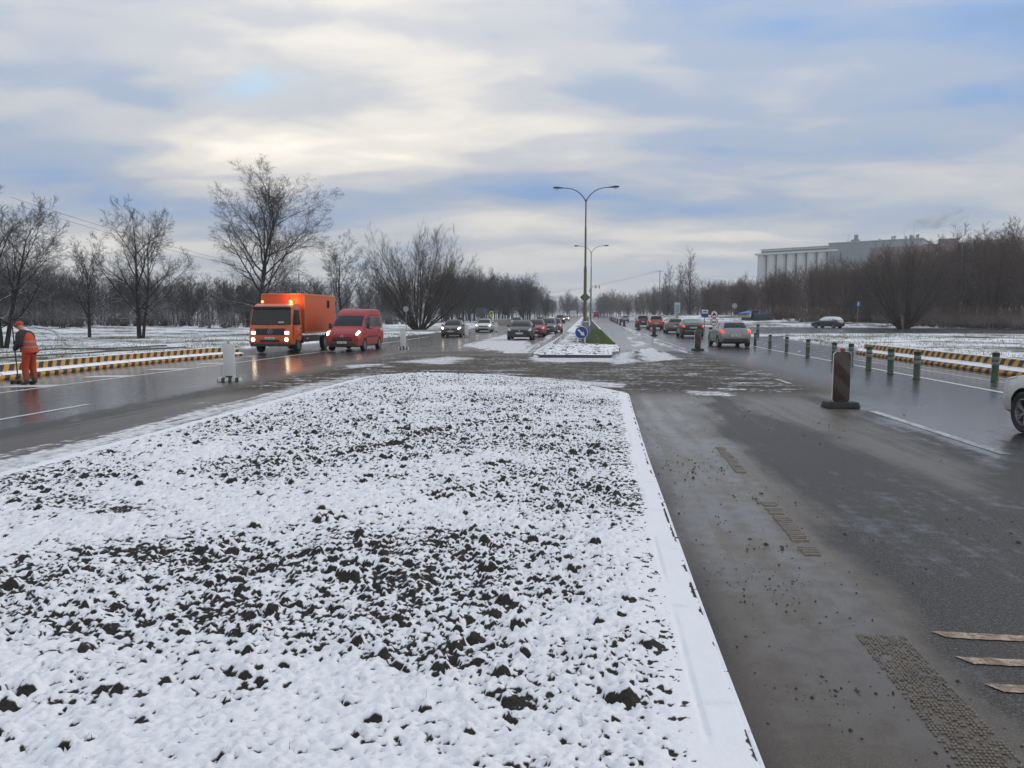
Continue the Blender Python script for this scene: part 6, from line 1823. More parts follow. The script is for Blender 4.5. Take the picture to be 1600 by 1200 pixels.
def lone_tree(seed, H, trunk_h, r0, spread=0.55, forks=7, twin=False, dens=1.0, rmin=0.008):
    T = Tree(seed)
    spec = [dict(seg=8, wander=0.07, up=0.05, sides=8, tip=0.22, trunklev=1),
            dict(n=forks, ratio=0.66, angle=spread, start=trunk_h / (H * 0.8), up=0.05, wander=0.16, seg=7, sides=6, rr=0.55, tip=0.14, shape=0.36, angtip=0.40),
            dict(n=9 * dens, ratio=0.46, angle=0.80, start=0.20, up=0.03, wander=0.18, seg=5, sides=4, rr=0.5, tip=0.25, shape=0.50),
            dict(n=6 * dens, ratio=0.50, angle=0.72, start=0.15, up=0.03, wander=0.20, seg=4, sides=3, rr=0.55, tip=0.4, shape=0.45),
            dict(n=5, ratio=0.66, angle=0.65, start=0.12, twig=True, rr=0.6, shape=0.25, minr=rmin * 0.8)]
    T.branch(Vector((0, 0, -0.2)), Vector((0.02, 0, 1)), H * 0.72, r0, 0, spec)
    if twin:
        T.branch(Vector((0.25, 0.1, -0.2)), Vector((0.16, 0.03, 1)).normalized(), H * 0.66, r0 * 0.75, 0, spec)
    # low limbs drooping under snow
    for k in range(5):
        a = k * 1.3 + seed
        T.branch(Vector((0, 0, trunk_h * (0.75 + 0.14 * k))), Vector((math.cos(a), math.sin(a), 0.10)).normalized(), H * 0.30, r0 * 0.22, 2, spec)
    T.twigs(2, 0.10, 0.45, 0.6, rmin * 0.78)
    return T
def multi_stem(seed, H, stems, fan, r0, dens=1.0, rmin=0.008):
    """many stems from one stool, the outer ones shorter, so that the top makes a dome"""
    T = Tree(seed)
    spec = [dict(seg=8, wander=0.07, up=0.03, sides=6, tip=0.15, trunklev=0),
            dict(n=16 * dens, ratio=0.36, angle=0.55, start=0.10, up=0.10, wander=0.14, seg=4, sides=4, rr=0.45, tip=0.25, shape=0.35),
            dict(n=7 * dens, ratio=0.50, angle=0.6, start=0.12, up=0.08, wander=0.14, seg=3, sides=3, rr=0.55, tip=0.4, shape=0.4),
            dict(n=5, ratio=0.62, angle=0.5, start=0.1, twig=True, rr=0.6, shape=0.3, minr=rmin)]
    for k in range(stems):
        a = 2.4 * k + T.r.uniform(-.3, .3); tl = fan * math.sqrt((k + 0.5) / stems)
        d = Vector((math.cos(a) * math.sin(tl), math.sin(a) * math.sin(tl), math.cos(tl)))
        T.branch(Vector((math.cos(a) * 0.4, math.sin(a) * 0.4, -0.2)), d, H * T.r.uniform(0.9, 1.02) * (1 - 0.30 * tl * tl), r0 * T.r.uniform(0.6, 1.1), 0, spec)
    T.twigs(1, 0.3, 0.3, 0.6, rmin)
    return T
def wood_tree(seed, H, r0, dens=1.0, rmin=0.012, spread=0.6):
    T = Tree(seed)
    spec = [dict(seg=7, wander=0.05, up=0.06, sides=5, tip=0.15, trunklev=0),
            dict(n=20 * dens, ratio=0.34, angle=spread, start=0.10, up=0.10, wander=0.14, seg=4, sides=3, rr=0.45, tip=0.25, shape=0.55),
            dict(n=6, ratio=0.45, angle=0.65, start=0.12, up=0.06, wander=0.14, seg=2, sides=3, rr=0.6, tip=0.4, shape=0.4),
            dict(n=4, ratio=0.65, angle=0.6, start=0.1, twig=True, rr=0.6, shape=0.3, minr=rmin)]
    T.branch(Vector((0, 0, -0.3)), Vector((0.02, 0.01, 1)), H, r0, 0, spec)
    for k in range(2):
        a = T.r.uniform(0, 6.28)
        T.branch(Vector((0, 0, H * 0.15)), Vector((math.cos(a) * .4, math.sin(a) * .4, 1)).normalized(), H * 0.7, r0 * 0.6, 0, spec)
    T.twigs(2, 0.25, 0.3, 0.6, rmin)
    return T
def put_tree(T, name, label, matl, x, y, z, rz=0.0, sc_=(1, 1, 1), group=None, cache={}):
    t = thing(name, label, 'tree', (x, y, z), rz, group); t.scale = sc_
    a, b = T.meshes(name)
    link('trunk', a, matl, t); link('crown', b, matl, t)
    return t
def tree_at(px, py_base, top_py, builder, name, label, matl, verge=True, wscale=1.0, rz=0.0, group=None):
    x, y = gp(px, py_base)
    # the verge lies a little higher than the road plane
    dist = math.hypot(x, y) * math.cos(math.atan2(x, y) + YAW)
    z = zl(x, y) if verge else float(zwood(x, y))
    Ht = hgt(top_py, dist) - z
    return put_tree(builder(Ht), name, label, matl, x, y, z - 0.05, rz, (wscale, wscale, 1), group)

tree_at(218, 531, 305, lambda H: lone_tree(3, H, 2.0, 0.19, 0.85, 13, True, 0.9, 0.011), 'bare_tree', 'twin-trunked bare tree with snow on its low limbs behind the striped blocks', M_BARK)
tree_at(140, 530, 372, lambda H: lone_tree(8, H, 1.8, 0.15, 0.75, 14, False, 1.0, 0.011), 'bare_tree', 'smaller narrow bare tree on the snowy meadow next to the twin-trunked tree', M_BARK)
tree_at(0, 548, 272, lambda H: lone_tree(12, H, 1.6, 0.19, 0.90, 14, True, 1.0, 0.010), 'bare_tree', 'wide bare tree with snowy low branches next to the sweeping worker', M_BARK)
tree_at(404, 522, 268, lambda H: lone_tree(22, H, 3.6, 0.27, 1.0, 18, False, 1.2, 0.014), 'bare_tree', 'tall broad-crowned bare tree rising behind the orange truck', M_BARK, wscale=1.12)
tree_at(535, 516, 370, lambda H: lone_tree(31, H, 3.0, 0.18, 0.95, 12, False, 0.95, 0.017), 'bare_tree', 'slim bare tree standing behind the red van', M_BARK, wscale=1.1)
tree_at(655, 516.5, 376, lambda H: multi_stem(41, H * 1.04, 30, 0.98, 0.12, 0.85, 0.013), 'willow_bush', 'large many-stemmed willow fanning out behind the grey estate car', M_BARKW)
tree_at(1412, 514, 392, lambda H: multi_stem(47, H * 1.0, 26, 0.90, 0.12, 0.72, 0.012), 'willow_bush', 'large dark many-stemmed willow at the wood edge beyond the parked car', M_BARKW, verge=False)

# woods made of a few kinds of trees, every tree an object
def protos(specs, matl):
    out = []
    for sp_ in specs:
        a, b = wood_tree(*sp_).meshes('wood_tree'); a.materials.append(matl); b.materials.append(matl); out.append((a, b, sp_[1]))
    return out
WR = protos([(101, 12, 0.13, 1.0, 0.016), (102, 12, 0.12, 1.1, 0.016, 0.5), (103, 12, 0.14, 1.0, 0.016, 0.75), (104, 12, 0.10, 0.9, 0.016, 0.42)], M_BARKR)
WL = protos([(111, 12, 0.14, 1.0, 0.016, 0.7), (112, 12, 0.13, 1.1, 0.016, 0.6)], M_WOODL)
def wood(n, seed, fx_, hfun, zfun, kinds, label, group):
    rr_ = random.Random(seed)
    for k in range(n):
        x, y = fx_(rr_, k)
        a, b, h0 = kinds[rr_.randrange(len(kinds))]
        Ht = hfun(x, y) * rr_.uniform(0.82, 1.08); s_ = Ht / h0
        t = thing('wood_tree', label, 'tree', (x, y, zfun(x, y) - 0.05), rr_.uniform(0, 6.28), group)
        w_ = s_ * rr_.uniform(1.1, 1.7); t.scale = (w_, w_, s_)
        link('trunk', a, None, t); link('crown', b, None, t)
def from_px(px, d): return far_at(px, d)
# right wood: front rows along the side street, rising to the right
def fr(rr_, k):
    px = rr_.uniform(1120, 1720); d = np.interp(px, [1120, 1250, 1400, 1720], [150, 124, 110, 86]) + rr_.uniform(0, 45)
    return far_at(px, d)
def hr(x, y):
    px = 800 + F * math.tan(math.atan2(x, y) + YAW)
    d = math.hypot(x, y)
    top = np.interp(px, [1100, 1180, 1250, 1330, 1400, 1460, 1520, 1600, 1700], [457, 445, 428, 417, 405, 396, 384, 371, 364])
    return max(hgt(top, d * math.cos(math.atan2(x, y) + YAW)) - 1.2, 5)
wood(118, 5, fr, hr, lambda x, y: float(zwood(x, y)), WR, 'bare brown tree in the dense wood below the factory', 'trees of the wood on the right')
# wood along the right side of the main road, thinning into the haze
def fr2(rr_, k):
    px = rr_.uniform(935, 1170); d = np.interp(px, [935, 985, 1040, 1100, 1170], [420, 330, 250, 200, 170]) + rr_.uniform(0, 60)
    return far_at(px, d)
def hr2(x, y):
    px = 800 + F * math.tan(math.atan2(x, y) + YAW); d = math.hypot(x, y)
    top = np.interp(px, [930, 950, 980, 1030, 1080, 1130, 1170], [470, 456, 462, 452, 447, 446, 440])
    return max(hgt(top, d) - zr1(y), 5)
wood(52, 6, fr2, hr2, lambda x, y: zr1(y) - 0.05, WR, 'hazy bare tree in the wood along the far right roadside', 'trees along the far right roadside')
# left: belt of wood behind the meadow, clump beyond the willow, far trees in haze
def fl(rr_, k):
    px = rr_.uniform(-120, 640); d = np.interp(px, [-120, 200, 450, 640], [88, 98, 120, 150]) + rr_.uniform(0, 40)
    return far_at(px, d)
def hl(x, y):
    px = 800 + F * math.tan(math.atan2(x, y) + YAW); d = math.hypot(x, y) * math.cos(math.atan2(x, y) + YAW)
    top = np.interp(px, [-100, 60, 150, 280, 330, 460, 560, 640], [412, 414, 428, 438, 436, 430, 440, 434])
    return max(hgt(top, d) - 1.2, 5)
wood(72, 7, fl, hl, lambda x, y: zl(x, y), WL, 'dark bare tree in the belt of wood behind the meadow', 'trees of the belt behind the meadow')
def fl2(rr_, k):
    px = rr_.uniform(690, 858); d = np.interp(px, [690, 780, 858], [165, 190, 240]) + rr_.uniform(0, 50)
    return far_at(px, d)
def hl2(x, y):
    px = 800 + F * math.tan(math.atan2(x, y) + YAW); d = math.hypot(x, y)
    top = np.interp(px, [690, 740, 790, 830, 845, 860], [425, 428, 432, 434, 442, 465])
    return max(hgt(top, d) - zr1(y), 5)
wood(36, 9, fl2, hl2, lambda x, y: zl(x, y), WL, 'bare tree in the clump beyond the willow along the left roadside', 'trees of the clump beyond the willow')
def fl3(rr_, k):
    px = rr_.uniform(845, 945); d = 430 + rr_.uniform(0, 90)
    return far_at(px, d)
def hl3(x, y):
    px = 800 + F * math.tan(math.atan2(x, y) + YAW); d = math.hypot(x, y)
    return max(hgt(np.interp(px, [845, 870, 890, 905, 915, 930, 945], [465, 462, 459, 466, 470, 466, 460]), d) - zr1(y), 6)
wood(18, 10, fl3, hl3, lambda x, y: zr1(y) - 0.05, WL, 'faint bare tree closing the view down the hazy road', 'far trees at the end of the road')
# birches standing above the wood
for (px_, d_, top_, lab, sd_) in ((1076, 205, 404, 'tall pointed bare birch standing above the roadside wood', 61), (1042, 225, 420, 'round-headed bare birch beside the tall pointed one', 62), (1495, 118, 372, 'slender pale birch stem rising in the wood on the right', 63)):
    x, y = far_at(px_, d_); a, b = wood_tree(sd_, 12, 0.12, 0.8, 0.02, 0.5).meshes('birch_tree')
    t = thing('birch_tree', lab, 'tree', (x, y, zr1(y)), 0.3 * sd_); s_ = (hgt(top_, d_) - zr1(y)) / 12; t.scale = (s_ * 1.25, s_ * 1.25, s_)
    link('trunk', a, M_BIRCH if sd_ == 63 else M_BARK, t); link('crown', b, M_BARK, t)

# scrub and brush at the feet of the woods
M_SCRUB = m_bark('scrub_twigs', (0.095, 0.060, 0.038), 0.25, 2.5)
def merge_scrub(name, spots, label, seed, matl):
    rr_ = np.random.RandomState(seed); P0 = []; P1 = []; R_ = []
    for (x, y, z, s_) in spots:
        for q in range(9):
            m = 16
            bx, by = x + rr_.uniform(-2.4, 2.4), y + rr_.uniform(-2.4, 2.4)
            b_ = np.array([bx, by, z - 0.1]) + np.stack([rr_.uniform(-.3, .3, m), rr_.uniform(-.3, .3, m), np.zeros(m)], 1)
            d = np.stack([rr_.normal(0, 0.32, m), rr_.normal(0, 0.32, m), np.ones(m)], 1); L = s_ * rr_.uniform(1.1, 2.7, m)
            e_ = b_ + d * L[:, None]; P0.append(b_); P1.append(e_); R_.append(np.full(m, 0.022))
            for j in range(3):
                t = rr_.uniform(0.2, 0.9, m); p = b_ + (e_ - b_) * t[:, None]
                P0.append(p); P1.append(p + (d * 0.5 + rr_.normal(0, 0.45, (m, 3))) * (L * 0.4)[:, None]); R_.append(np.full(m, 0.013))
    P0 = np.concatenate(P0); P1 = np.concatenate(P1); R_ = np.concatenate(R_)
    D_ = P1 - P0; D_ /= np.linalg.norm(D_, axis=1)[:, None] + 1e-9
    a = np.cross(D_, np.array([[0.6, 0.8, 0.0]])); a /= np.linalg.norm(a, axis=1)[:, None] + 1e-9; b = np.cross(a, D_)
    V = np.stack([P0 + a * R_[:, None], P0 + (-0.5 * a + 0.87 * b) * R_[:, None], P0 + (-0.5 * a - 0.87 * b) * R_[:, None], P1], 1).reshape(-1, 3)
    i = np.arange(len(P0))[:, None] * 4
    Fc = np.concatenate([i + np.array([[0, 1, 3]]), i + np.array([[1, 2, 3]]), i + np.array([[2, 0, 3]])])
    return stuff(link(name, mesh_np(name, V, Fc), matl), label, 'scrub')
rr_ = random.Random(77)
spots = []
for k in range(44):
    px = 1190 + 490 * (k + rr_.random()) / 44; d = np.interp(px, [1120, 1250, 1400, 1720], [146, 119, 105, 81]) + rr_.uniform(-1, 10)
    x, y = far_at(px, d); spots.append((x, y, float(zwood(x, y)), rr_.uniform(0.8, 1.4)))
merge_scrub('scrub', spots, 'reddish brown scrub along the foot of the wood on the right', 1, M_SCRUB)
spots = []
for k in range(34):
    px = -60 + 700 * (k + rr_.random()) / 34; d = np.interp(px, [-120, 200, 450, 640], [84, 94, 116, 146]) + rr_.uniform(-2, 12)
    x, y = far_at(px, d); spots.append((x, y, zl(x, y), rr_.uniform(0.9, 1.7)))
merge_scrub('scrub', spots, 'dark scrub along the foot of the wood behind the meadow', 2, M_WOODL)

# ------------------------------------------------------------------ grass on the verges
rr = np.random.RandomState(51)
def rv(n, y0, y1, x0, x1, p=1.6):
    P_ = []
    while len(P_) < n:
        y = rr.uniform(y0, y1); xi = float(np.interp(y, [p_[0] for p_ in RE], [p_[1] for p_ in RE])); x = xi + 0.1 + (x1 - xi) * rr.uniform() ** p
        if pn(np.array([x * 0.5]), np.array([y * 0.5]))[0] + 0.6 * pn(np.array([x * 0.17]), np.array([y * 0.17]))[0] + 0.5 * pn(np.array([x * 1.7]), np.array([y * 1.7]))[0] > rr.uniform(-0.25, 0.25): P_.append((x, y, zr1(y) + 0.10))
    return P_
stuff(stalks('grass', rv(6500, 18, 66, 14, 40), 0.04, 0.20, 0.03, M_GRASSY, 7, 0.8), 'tufts of yellow green grass showing through snow on the right verge', 'grass')
P_ = []
while len(P_) < 8000:
    y = rr.uniform(22, 75); xe = float(np.interp(y, LE_Y, LE_X)); x = xe - 0.2 - 26 * rr.uniform() ** 1.5
    if pn(np.array([x * 0.3]), np.array([y * 0.3]))[0] > -0.02: P_.append((x, y, zl(x, y)))
stuff(stalks('grass', P_, 0.05, 0.20, 0.03, M_GRASSY, 9, 0.8), 'thin green grass showing through snow on the left meadow', 'grass')

# deep wood behind the front trees: cannot be counted, one mass of stems and twigs per wood
def wood_mass(name, n, fx_, hfun, zfun, seed, label, matl, step=1.0):
    rr_ = np.random.RandomState(seed); Vs = []; Fs = []; b0 = 0
    pr = random.Random(seed)
    P0 = []; P1 = []; R_ = []
    for k in range(n):
        x, y = fx_(pr, k); h_ = hfun(x, y) * pr.uniform(0.75, 1.06); z = zfun(x, y)
        base = np.array([x, y, z]); lean = rr_.normal(0, 0.05, 2)
        top = base + np.array([lean[0] * h_, lean[1] * h_, h_])
        P0.append(base[None]); P1.append(top[None]); R_.append(np.full(1, 0.09))
        m = 33
        t = rr_.uniform(0.08, 0.92, m); a = rr_.uniform(0, 6.283, m); L = h_ * 0.30 * (1 - 0.55 * t) * rr_.uniform(0.6, 1.3, m); el = rr_.uniform(0.45, 1.15, m)
        q0 = base + (top - base) * t[:, None]
        d = np.stack([np.cos(a) * np.cos(el), np.sin(a) * np.cos(el), np.sin(el)], 1)
        q1 = q0 + d * L[:, None]
        P0.append(q0); P1.append(q1); R_.append(np.full(m, 0.030))
        for j in range(4):
            tt = rr_.uniform(0.25, 1.0, m); d2 = d + rr_.normal(0, 0.45, (m, 3)) + np.array([0, 0, 0.25]); d2 /= np.linalg.norm(d2, axis=1)[:, None]
            r0_ = q0 + d * (L * tt)[:, None]
            P0.append(r0_); P1.append(r0_ + d2 * (L * rr_.uniform(0.35, 0.75, m))[:, None]); R_.append(np.full(m, 0.021))
    P0 = np.concatenate(P0); P1 = np.concatenate(P1); R_ = np.concatenate(R_)
    D_ = P1 - P0; D_ /= np.linalg.norm(D_, axis=1)[:, None] + 1e-9
    ref = np.where(np.abs(D_[:, 2:3]) < 0.9, np.array([[0, 0, 1.0]]), np.array([[1.0, 0, 0]]))
    a = np.cross(D_, ref); a /= np.linalg.norm(a, axis=1)[:, None] + 1e-9; b = np.cross(a, D_)
    V = np.stack([P0 + a * R_[:, None], P0 + (-0.5 * a + 0.87 * b) * R_[:, None], P0 + (-0.5 * a - 0.87 * b) * R_[:, None], P1], 1).reshape(-1, 3)
    i = np.arange(len(P0))[:, None] * 4
    Fc = np.concatenate([i + np.array([[0, 1, 3]]), i + np.array([[1, 2, 3]]), i + np.array([[2, 0, 3]])])
    return stuff(link(name, mesh_np(name, V, Fc), matl), label, 'wood')
def shift(f_, a, b):
    def g_(rr_, k):
        x, y = f_(rr_, k); s_ = 1 + rr_.uniform(a, b) / math.hypot(x, y); return x * s_, y * s_
    return g_
wood_mass('wood', 430, shift(fr, 2, 45), hr, lambda x, y: float(zwood(x, y)) - 0.1, 301, 'deep bare wood on the slope below the factory', M_BARKR)
wood_mass('wood', 240, shift(fr2, 5, 60), hr2, lambda x, y: zr1(y) - 0.1, 302, 'hazy bare wood along the far right roadside', M_BARKR)
wood_mass('wood', 400, shift(fl, 5, 50), hl, lambda x, y: zl(x, y) - 0.1, 303, 'dark bare wood behind the snowy meadow', M_WOODL)
wood_mass('wood', 210, shift(fl2, 5, 60), hl2, lambda x, y: zl(x, y) - 0.1, 304, 'grey bare wood beyond the willow on the left', M_WOODL)
wood_mass('wood', 90, shift(fl3, 0, 60), hl3, lambda x, y: zr1(y) - 0.1, 305, 'faint bare wood at the end of the road', M_WOODL)

# ------------------------------------------------------------------ factory with grain silos on the rise
def factory():
    M_SILO = mat('silo_concrete', (0.50, 0.51, 0.50), 0.8, var=0.16, vscale=0.12)
    M_SILOD = mat('silo_recess', (0.30, 0.32, 0.33), 0.85, var=0.2, vscale=0.1)
    M_CLAD = mat('cladding_grey', (0.20, 0.225, 0.235), 0.7, var=0.1, vscale=0.1)
    M_REDC = mat('cladding_red', (0.17, 0.105, 0.105), 0.7, var=0.15, vscale=0.1)
    M_BEI = mat('cladding_beige', (0.34, 0.31, 0.28), 0.7, var=0.12, vscale=0.1)
    A = Vector((*far_at(1176.5, 400), 0)); B = Vector((*far_at(1302, 374), 0)); C_ = Vector((*far_at(1433, 352), 0)); E2 = Vector((*far_at(1560, 335), 0))
    ang = math.atan2((B - A).y, (B - A).x); Ls = (B - A).length
    z0 = zr1(A.y)
    t = thing('grain_silo', 'pale concrete grain silo of eight round bays with gallery on top, above the wood', 'silo', (A.x, A.y, z0), ang)
    hs = hgt(400.5, 400) - z0; hg = hgt(392.3, 400) - z0
    w = Ls / 8
    for k in range(8):
        MB().lathe([(w * 0.46, 0), (w * 0.46, hs)], 24, c=((k + 0.5) * w, w * 0.5, 0)).build('silo_cell', M_SILO, t)
    MB().box((Ls / 2, w * 1.3, hs / 2), (Ls - 0.4, w * 1.4, hs - 0.3)).build('back_wall', M_SILOD, t)  # darker wall colour paints in the shade between the cells
    MB().box((Ls / 2, w * 1.0, hs + 0.45), (Ls + 0.8, w * 2.2, 0.9)).build('cornice', M_SILO, t)
    ga = MB().box((Ls / 2 + 1.0, w * 0.8, (hs + 0.9 + hg) / 2), (Ls - 2.5, w * 1.1, hg - hs - 0.9)).build('gallery', M_SILO, t)
    MB().box((Ls / 2 + 1.0, w * 0.24, hs + 1.55), (Ls - 4, 0.08, 0.7)).build('gallery_windows', mat('far_glass', (0.10, 0.12, 0.13), 0.2), ga)
    MB().box((Ls / 2 + 1.0, w * 0.8, hg + 0.12), (Ls - 1.9, w * 1.3, 0.24)).build('gallery_roof', M_SILO, ga)
    # main hall
    ang2 = math.atan2((C_ - B).y, (C_ - B).x); L2 = (C_ - B).length; L3 = (E2 - C_).length
    t2 = thing('factory_building', 'long grey and dull red factory hall with vents on its flat roof behind the wood', 'factory', (B.x, B.y, zr1(B.y)), ang2)
    h2 = hgt(382.3, 374) - zr1(B.y)
    MB().box((L2 / 2 - 2, 18, h2 / 2), (L2 + 4, 36, h2)).build('hall', M_CLAD, t2, bevel=0.1)
    MB().box((L2 / 2 - 2, 18, h2 + 0.25), (L2 + 4.6, 36.6, 0.5)).build('parapet', M_SILOD, t2)
    n = 12
    x0_ = 0.40 * L2
    for k in range(n):
        MB().box((x0_ + (k + 0.5) * (L2 - x0_) / n, -0.12, h2 - 6.2), ((L2 - x0_) / n - 0.12, 0.2, 6.4)).build('red_panel', M_REDC, t2)
    for k in range(9):
        MB().box((k * x0_ / 9 + x0_ / 18, -0.10, h2 - 5), (x0_ / 9 - 0.15, 0.16, 9.2)).build('grey_panel', M_CLAD, t2)
    rr_ = random.Random(4)
    for k in range(14):
        xx = rr_.uniform(0, L2); hh = rr_.uniform(0.8, 2.2)
        MB().lathe([(0.4, 0), (0.4, hh), (0.6, hh), (0.55, hh + 0.4), (0, hh + 0.6)], 10, c=(xx, rr_.uniform(2, 8), h2 + 0.4)).build('roof_vent', M_SILOD, t2)
    MB().box((8.0, 3, h2 + 2.2), (1.6, 1.6, 3.6)).build('chimney', M_CLAD, t2)
    for xx in (4.5, L2 - 4.0, L2 - 8.0): MB().tube([(xx, 2, h2), (xx, 2, h2 + 4.5)], 0.09, 6).build('mast', M_STEEL, t2)
    ang3 = math.atan2((E2 - C_).y, (E2 - C_).x)
    t3 = thing('factory_annexe', 'lower dark red and beige factory annexe next to the long hall', 'factory', (C_.x, C_.y, zr1(C_.y)), ang3)
    h3 = hgt(383, 350) - zr1(C_.y)
    MB().box((L3 * 0.30 + 0.3, 14, h3 / 2), (L3 * 0.6, 28, h3)).build('wall', M_REDC, t3, bevel=0.1)
    MB().box((L3 * 0.80 + 0.3, 14, h3 / 2 + 0.4), (L3 * 0.39, 28, h3 + 0.8)).build('wall', M_BEI, t3, bevel=0.1)
    MB().box((L3 * 0.32, 6, h3 + 1.2), (8, 6, 2.4)).build('roof_house', M_REDC, t3)
    for k in range(5): MB().lathe([(0.5, 0), (0.5, 1.6), (0, 2.0)], 10, c=(L3 * 0.1 + k * L3 * 0.15, 4, h3)).build('roof_vent', M_SILOD, t3)
factory()

# ------------------------------------------------------------------ road signs and other roadside things
M_POST = mat('sign_post_grey', (0.22, 0.22, 0.22), 0.5, 0.4)
M_SRED = mat('sign_red', (0.36, 0.03, 0.03), 0.4)
M_SBLK = mat('sign_black', (0.03, 0.03, 0.035), 0.5)
def sign_base(name, label, px, dist, topz):
    x, y = far_at(px, dist); z = (zl(x, y) if x < -14 else zg(x, y) + 0.05)
    t = thing(name, label, 'road sign', (x, y, z), 0.0)
    MB().tube([(0, 0.04, -0.1), (0, 0.04, topz - z)], 0.04, 8).build('post', M_POST, t)
    return t, z
def plate(t, name, matl, x, z, w, h_, y=-0.02, th=0.03, bevel=0.01):
    o = MB().box((x, y, z), (w, th, h_)).build(name, matl, t, bevel=bevel); return o
# round prohibition signs
D0 = 70
t, z = sign_base('prohibition_signs', 'two round red-rimmed signs one above the other beside the silver hatchback', 1114.5, D0, hgt(484, D0))
for (py, kind) in ((491, 0), (503, 1)):
    cz = hgt(py, D0) - z; r = 0.345
    d = MB().lathe([(0, -0.02), (r, -0.02), (r, 0.0), (0, 0.0)], 28, axis='y').build('sign_disc', M_WHITEP, t); d.location = (0, -0.02, cz)
    MB().lathe([(r * 0.80, -0.026), (r + 0.005, -0.026), (r + 0.005, 0.003), (r * 0.80, 0.003)], 28, axis='y', closed=True).build('red_rim', M_SRED, d)
    mb = MB()
    if kind == 0:
        mb.prism([(-0.16, -0.10), (0.17, -0.10), (0.17, 0.0), (0.08, 0.02), (0.05, 0.14), (-0.10, 0.14), (-0.10, 0.02), (-0.16, 0.0)], -0.026, -0.021)
        mb.lathe([(0, -0.028), (0.06, -0.028), (0.06, -0.022)], 12, axis='y', c=(-0.09, 0, -0.12)); mb.lathe([(0, -0.028), (0.04, -0.028), (0.04, -0.022)], 12, axis='y', c=(0.11, 0, -0.12))
    else:
        for k in range(3): mb.box((-0.14 + 0.14 * k, -0.024, 0.0), (0.10, 0.005, 0.13))
        mb.box((0, -0.024, -0.09), (0.40, 0.005, 0.03))
    mb.build('symbol', M_SBLK, d, smooth_=False)
# blue and white lane sign
D0 = 75
t, z = sign_base('parking_sign', 'small rectangular sign, white above and blue below, beside the round signs', 1100, D0, hgt(486, D0))
plate(t, 'white_plate', M_WHITEP, 0, hgt(486.5, D0) - z, 0.62, 0.30); o = plate(t, 'blue_plate', M_BLUE, 0, hgt(492, D0) - z, 0.68, 0.42)
MB().prism([(-0.2, -0.06), (0.2, -0.06), (0.2, 0.02), (0.12, 0.06), (-0.12, 0.04), (-0.2, 0.0)], -0.041, -0.036).build('symbol', M_SBLK, t, smooth_=False).location = (0, 0, hgt(486.5, D0) - z)
MB().box((0, -0.04, hgt(489.6, D0) - z), (0.60, 0.008, 0.05)).build('white_bar', M_WHITEP, o)
# tall pale board
D0 = 95
t, z = sign_base('bus_stop_board', 'tall pale blue and white board on a yellow green post behind the black saloon', 1057, D0, hgt(474, D0))
o = plate(t, 'board', mat('board_pale', (0.46, 0.52, 0.56), 0.5, var=0.12, vscale=3), 0, hgt(481.5, D0) - z, 0.72, 1.40)
plate(t, 'board_picture', mat('board_picture', (0.24, 0.36, 0.42), 0.5, var=0.6, vscale=4), 0, hgt(482, D0) - z, 0.46, 0.95, y=-0.04, th=0.01)
MB().box((0, 0.05, 1.0), (0.30, 0.12, 2.0)).build('pillar', mat('pillar_lime', (0.32, 0.36, 0.14), 0.5), t, bevel=0.02)
# blue square sign on the side street
D0 = 108
t, z = sign_base('information_sign', 'small blue square sign with white figure on a thin post by the side street', 1338, D0, hgt(471, D0))
o = plate(t, 'blue_plate', M_BLUE, 0, hgt(475, D0) - z, 0.78, 0.78)
mb = MB(); mb.lathe([(0, -0.045), (0.075, -0.045), (0.075, -0.037)], 12, axis='y', c=(0, 0, 0.20)); mb.box((0, -0.041, 0.0), (0.16, 0.006, 0.24)); mb.box((0, -0.041, -0.20), (0.30, 0.006, 0.09))
mb.build('symbol', M_WHITEP, o, smooth_=False).location = (0, 0, hgt(475, D0) - z)
# grey round sign seen from behind
D0 = 84
t, z = sign_base('round_sign', 'grey back of a round sign on a post before the willow', 635, D0, hgt(479, D0))
MB().lathe([(0, -0.02), (0.32, -0.02), (0.32, 0.0), (0, 0.0)], 24, axis='y').build('sign_disc', mat('sign_back', (0.28, 0.30, 0.31), 0.45, 0.3), t).location = (0, -0.02, hgt(483, D0) - z)
MB().box((0, -0.01, hgt(483, D0) - z), (0.36, 0.02, 0.04)).build('clamp', M_STEEL, t)
# yellow green stop sign and dark direction board
D0 = 122
t, z = sign_base('bus_stop_sign', 'small yellow green sign on a post behind the white saloon', 768, D0, hgt(486, D0))
plate(t, 'sign_plate', mat('sign_lime', (0.42, 0.48, 0.16), 0.5), 0, hgt(491, D0) - z, 0.6, 1.05)
plate(t, 'sign_symbol', M_SBLK, 0, hgt(489.5, D0) - z, 0.3, 0.3, y=-0.038, th=0.006, bevel=0)
t, z = sign_base('direction_board', 'dark back of a square direction board beside the yellow green sign', 751, 125, hgt(482, 125))
plate(t, 'board', mat('board_dark', (0.05, 0.06, 0.075), 0.5), 0, hgt(488, 125) - z, 1.5, 1.5)
for s_ in (-0.5, 0.5): MB().tube([(s_, 0.08, -0.1), (s_, 0.08, hgt(482, 125) - z)], 0.05, 8).build('post', M_POST, t)
# grey street sign by the tractor
t, z = sign_base('round_sign', 'hazy grey round sign standing behind the parked tractor', 1146, 125, hgt(474, 125))
MB().lathe([(0, -0.02), (0.42, -0.02), (0.42, 0.0), (0, 0.0)], 24, axis='y').build('sign_disc', MATS['sign_back'], t).location = (0, -0.02, hgt(478, 125) - z)
# far gantry-like board down the road
t, z = sign_base('direction_board', 'tiny pale blue board far down the hazy road', 895, 300, hgt(484, 300))
plate(t, 'board', mat('board_pale_far', (0.55, 0.58, 0.62), 0.5), 0, hgt(488, 300) - z, 2.6, 1.3)
